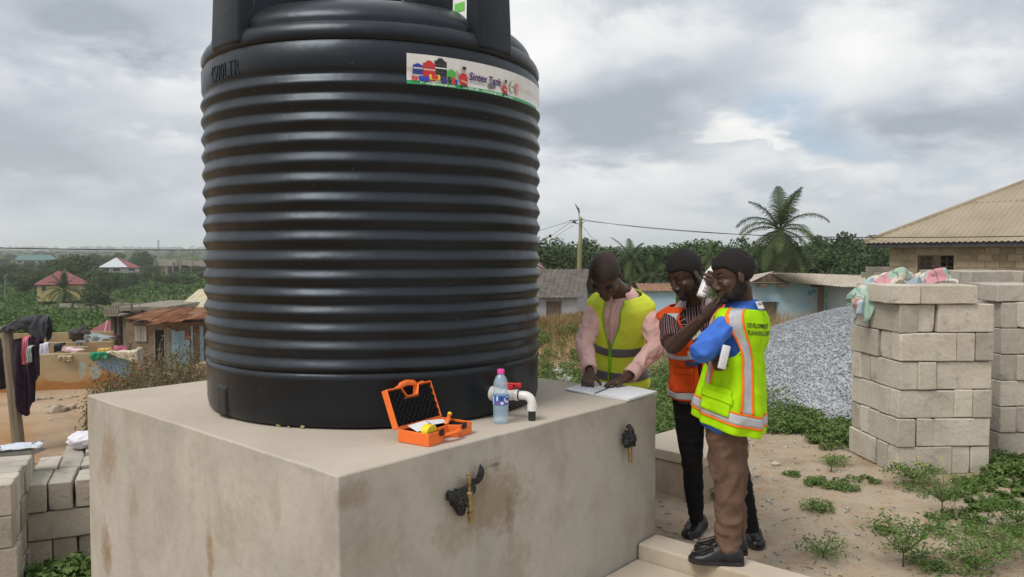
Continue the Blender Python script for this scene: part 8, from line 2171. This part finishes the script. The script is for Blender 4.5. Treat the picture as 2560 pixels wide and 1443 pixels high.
def _rightgrass():
    # dry grass on the earth bank, greener at its foot
    n = 15000; u = rng.uniform(1320, 1480, n); d = rng.uniform(7.5, 16.5, n); x = (u - 1280) / F * d
    bare = wave2(x, d, 1.1, 41) + rng.normal(size=n) * .25; k = (bare > -.05) | (d > 13.6); x, d = x[k], d[k]
    h = rng.uniform(.06, .20, len(x)) * (1 + .4 * smooth01(d, 13, 15)); v, f = blades(x, d, h, .008 + .002 * rng.uniform(size=(len(x), 1)), .8)
    o = np_mesh('dry_grass', v, f, M_STRAW); tag(o, 'dry straw-coloured grass on the earth bank behind the tank', kind='stuff')
    # tall dry stalks before the houses
    n = 2600; u = np.concatenate([rng.uniform(1345, 1450, n // 2), rng.uniform(1900, 2130, n // 2)]); d = np.concatenate([rng.uniform(15, 26, n // 2), rng.uniform(13, 30, n // 2)]); x = (u - 1280) / F * d
    v, f = blades(x, d, np.concatenate([rng.uniform(.12, .35, n // 2), rng.uniform(.3, .9, n // 2)]), .012 * np.ones((n, 1)), .6); o = np_mesh('tall_grass', v, f, M_STRAW); tag(o, 'tall dry grass stalks in front of the low houses', kind='stuff')
    # low green weeds: (u0, u1, d0, d1, stems, height)
    P0, H0 = [], []
    def area(u0, u1, d0, d1, n, h0, h1, cl=0.0):
        u = rng.uniform(u0, u1, n); d = rng.uniform(d0, d1, n); x = (u - 1280) / F * d
        for a, b in zip(x, d):
            if cl and wave2(a, b, 1.6, 51) < cl: continue
            P0.append((a, b)); H0.append(rng.uniform(h0, h1))
    area(1330, 1480, 6.6, 9.5, 190, .10, .30, -.35); area(1640, 1700, 5.9, 10, 210, .15, .45); area(1345, 1460, 9.5, 12.5, 90, .08, .22, 0)
    area(1900, 2130, 7.3, 7.9, 60, .05, .15, -.05); area(2040, 2135, 6.7, 7.3, 40, .05, .14); area(1930, 2040, 7.3, 8.2, 45, .08, .20); area(1880, 2000, 8, 13, 80, .12, .4); area(1640, 1760, 9, 14, 90, .15, .4); area(2490, 2600, 5.8, 6.4, 40, .04, .11)
    area(2420, 2620, 5.0, 5.9, 60, .02, .07, .1); area(2300, 2520, 5.0, 5.7, 34, .03, .08, .1)
    v, f = weed_patch(P0, H0, .019, 80, .75); o = np_mesh('weeds', v, f, M_WEED); tag(o, 'low green broad-leaved weeds around the gravel and block stacks', kind='stuff')
    # creeping weeds in the bare ground, lower right corner and left corner
    P0, H0 = [], []
    area(2400, 2640, 3.55, 4.6, 60, .02, .07, .15); area(2480, 2600, 3.4, 3.7, 60, .05, .16)
    for u0, v0, r, n, h in ((2072, 1217, .10, 26, .05), (2100, 1225, .07, 12, .04), (2045, 1275, .05, 12, .07), (1985, 1190, .04, 6, .04), (2150, 1205, .08, 10, .03), (2330, 1235, .15, 18, .05), (2440, 1330, .18, 34, .06), (2080, 1160, .05, 8, .08), (2360, 1410, .12, 22, .06), (2385, 1300, .10, 16, .05), (1790, 1243, .03, 5, .06), (2210, 1330, .06, 8, .03), (2420, 1245, .15, 20, .06)):
        c = PZ(u0, v0, 0)
        for _ in range(n): a = rng.uniform(0, 6.28); q = r * rng.uniform() ** .5; P0.append((c.x + q * math.cos(a) * 1.6, c.y + q * math.sin(a) * 1.3)); H0.append(h * rng.uniform(.6, 1.3))
    v, f = weed_patch(P0, H0, .011, 52, 1.0); o = np_mesh('creeping_weeds', v, f, M_WEED); tag(o, 'creeping weeds spreading over the bare soil at the right', kind='stuff')
    P0, H0 = [], []
    for _ in range(75): u0 = rng.uniform(60, 235); d = rng.uniform(5.2, 5.58); P0.append(((u0 - 1280) / F * d, d)); H0.append(rng.uniform(.16, .32) * (.5 + .5 * (u0 - 60) / 170))
    v, f = weed_patch(P0, H0, .030, 55, .7); o = np_mesh('corner_weeds', v, f, M_WEED); tag(o, 'bright green weeds growing at the foot of the plinth in the left corner', kind='stuff')
    # grass tuft on the ledge by the big house
    n = 260; x = rng.uniform(4.95, 5.6, n) * 1.0; 
    # separate little plants
    M_SEED = foliage_mat('seedling_leaves', (.075, .145, .028), (.125, .215, .045), (.17, .27, .07), 6, .25, 40)
    def plant(u, v, h, w, nleaf, lab, leaf=.020, feather=False):
        c = PZ(u, v, 0); c.z = gz(c.x, c.y); o = empty('small_plant', c, lab, 'plant', None); mb = MB(); tips = []
        nb = 9
        for k in range(nb):
            a = k * 2.4 + rng.uniform(-.3, .3); e = c + V((math.cos(a) * w * rng.uniform(.5, 1), math.sin(a) * w * rng.uniform(.5, 1), h * rng.uniform(.7, 1.05))); m = c.lerp(e, .5) + V((0, 0, h * .12)); mb.tube([c, c + V((0, 0, h * .3)), m, e], [.005, .0045, .003, .0015], 5)
            for q in np.linspace(.35, 1, 7): tips.append(m.lerp(e, q) if q > .5 else c.lerp(m, q + .4))
        mb.build('stem', M('plant_stem', (.12, .10, .05), (.10, .14, .05), 20, rough=.8), o, smooth=True)
        t = np.array([tuple(q) for q in tips]); k = max(1, nleaf * 2 // len(t)); p = np.repeat(t, k, 0) + rng.normal(size=(len(t) * k, 3)) * np.array([w * .22, w * .22, h * .08]); nn = rng.normal(size=(len(p), 3)) * .5 + np.array([0, 0, 1.]); nn /= np.linalg.norm(nn, axis=1)[:, None]
        vv, ff = leaf_quads(p, leaf * .72 * rng.uniform(.5, 1.2, len(p)), nn, .42 if not feather else .22); np_mesh('leaves', vv, ff, M_SEED if leaf < .022 and lab[:4] != 'dark' else M_WEED, o)
    plant(2258, 1412, .26, .20, 420, 'bright green seedling shrub in the foreground soil at the lower right', .021)
    plant(2355, 1290, .28, .17, 600, 'feathery light green plant below the near block stack', .014, True)
    plant(2285, 1215, .13, .20, 520, 'dark low plant with yellow flowers at the foot of the near stack', .020)
    plant(2058, 1392, .09, .17, 240, 'flat green rosette in the bare soil right of the shoes', .018)
    plant(2078, 1180, .14, .08, 120, 'little reddish-stemmed seedling in front of the gravel weeds', .014)
    plant(1787, 1250, .10, .06, 70, 'tiny seedling beside the concrete chamber', .014)
    plant(2545, 1330, .18, .22, 600, 'leafy light green plant at the right edge', .018)
    plant(2500, 1400, .17, .22, 520, 'leafy green plant in the lower right corner', .018)
    plant(2440, 1420, .13, .16, 360, 'small spreading green plant left of the corner plant', .016)
    mf = M('yellow_petal', (.75, .58, .03), rough=.6); c = PZ(2285, 1200, 0); mb = MB()
    for _ in range(14): mb.ball(c + V((rng.uniform(-.22, .22), rng.uniform(-.1, .1), rng.uniform(.10, .17))), .006, n=6, m=4)
    o = mb.build('yellow_flowers', mf, bpy.data.objects['small_plant.002']); o['kind'] = 'stuff'
_rightgrass()
def _pebbles():
    n = 5200; u = rng.uniform(1640, 2620, n); d = rng.uniform(3.4, 7.5, n) ; x = (u - 1280) / F * d
    cl = wave2(x, d, 1.7, 61) + rng.normal(size=n) * .5; k = cl > .1; x, d = x[k], d[k]
    x2 = rng.uniform(-5.5, -3.2, 500); d2 = rng.uniform(7.5, 13, 500); x, d = np.concatenate([x, x2]), np.concatenate([d, d2]); N = len(x)
    octv = np.array([[1, 0, 0], [-1, 0, 0], [0, 1, 0], [0, -1, 0], [0, 0, 1], [0, 0, -1.]]); octf = np.array([[0, 2, 4], [2, 1, 4], [1, 3, 4], [3, 0, 4], [2, 0, 5], [1, 2, 5], [3, 1, 5], [0, 3, 5]])
    s = (.004 + .019 * rng.uniform(size=N) ** 4)[:, None] * rng.uniform(.6, 1.3, (N, 3)) * np.array([1, 1, .6]); a = rng.uniform(0, 6.28, N); ca, sa = np.cos(a), np.sin(a)
    v = octv[None] * s[:, None, :] * rng.uniform(.7, 1.2, (N, 6, 1)); v = np.stack([v[..., 0] * ca[:, None] - v[..., 1] * sa[:, None], v[..., 0] * sa[:, None] + v[..., 1] * ca[:, None], v[..., 2]], -1) + np.stack([x, d, ground_z(x, d) + s[:, 2] * .3], -1)[:, None]
    t = NT('pebble'); vo = t.voro(30); sp = t.N.new('ShaderNodeSeparateColor'); t.L.new(vo.outputs['Color'], sp.inputs[0]); c = t.ramp(sp.outputs[0], [(0, (.20, .17, .14)), (.5, (.36, .31, .25)), (.85, (.42, .41, .40)), (1, (.58, .56, .52))])
    o = np_mesh('pebbles', v.reshape(-1, 3), (octf[None] + (np.arange(N) * 6)[:, None, None]).reshape(-1, 3), t.out(c, .9)); tag(o, 'scattered pebbles and grit on the bare soil', kind='stuff')
    # twigs and dry litter
    mb = MB(); 
    for _ in range(150):
        d = rng.uniform(3.6, 6.4); x = (rng.uniform(1650, 2560) - 1280) / F * d; a = rng.uniform(0, 6.28); L = rng.uniform(.012, .05); z = gz(x, d) + .004; mb.tube([(x, d, z), (x + math.cos(a) * L, d + math.sin(a) * L, z + .006)], .0022, 4)
    o = mb.build('twig_litter', M_TWIG); tag(o, 'dry twigs littering the soil', kind='stuff')
    # rubbish by the bank and rocks by the gravel
    mw = M('dirty_plastic', (.46, .44, .42), (.30, .27, .24), 14, rough=.6, bump=.5, bscale=40, bdist=.01)
    for u, v, d, s, lab in ((1412, 936, 9.6, .15, 'crumpled whitish plastic bag in the weeds right of the tank'), (1396, 922, 10.2, .11, 'smaller dirty plastic bag behind the crumpled one')):
        p = P(u, v, d); p.z = gz(p.x, d) + s * .4; b = crumple(p, [(s, 0, 0), (-s, 0, 0), (0, s, 0), (0, -s, 0), (0, 0, s * .7), (s * .7, 0, s * .4), (-s * .6, 0, s * .4), (0, 0, -s * .4)], u * .01, .4); o = b.build('plastic_bag', mw, smooth=True); tag(o, lab, 'plastic bag')
    for u, v, s, lab in ((1940, 1164, .028, 'pale lump of rock on the soil in front of the gravel weeds'), (2488, 1315, .035, 'rounded tan stone among the weeds at the right edge')):
        p = PZ(u, v, 0); p.z = gz(p.x, p.y) + s * .4; mb = MB(); mb.ball(p, (s * 1.3, s, s * .7), None, 12, 8); mb.v = [tuple(V(q) + V([noise.noise(V(q) * 40 + V((k_, 0, 0))) for k_ in (0, 7, 13)]) * s * .35) for q in mb.v]; o = mb.build('stone', M('pale_stone', (.42, .36, .28), (.5, .44, .36), 30, rough=.9, bump=.5, bscale=80), smooth=True); tag(o, lab, 'stone')
_pebbles()
# ------------------------------------------------------------------ humid air
def _haze():
    mb = MB(); mb.box((0, 0, 12), (9200, 9200, 110)); 
    m, nt, N, L, b = nodes('haze_air'); N.remove(b); pv = N.new('ShaderNodeVolumePrincipled'); pv.inputs['Color'].default_value = (.94, .97, 1.0, 1); pv.inputs['Density'].default_value = .00036; pv.inputs['Anisotropy'].default_value = .2
    L.new(pv.outputs[0], N['Material Output'].inputs['Volume'])
    o = mb.build('haze', m, org=(0, 0, 0)); tag(o, 'thin humid haze over the valley', kind='stuff'); o.display_type = 'WIRE'
_haze()
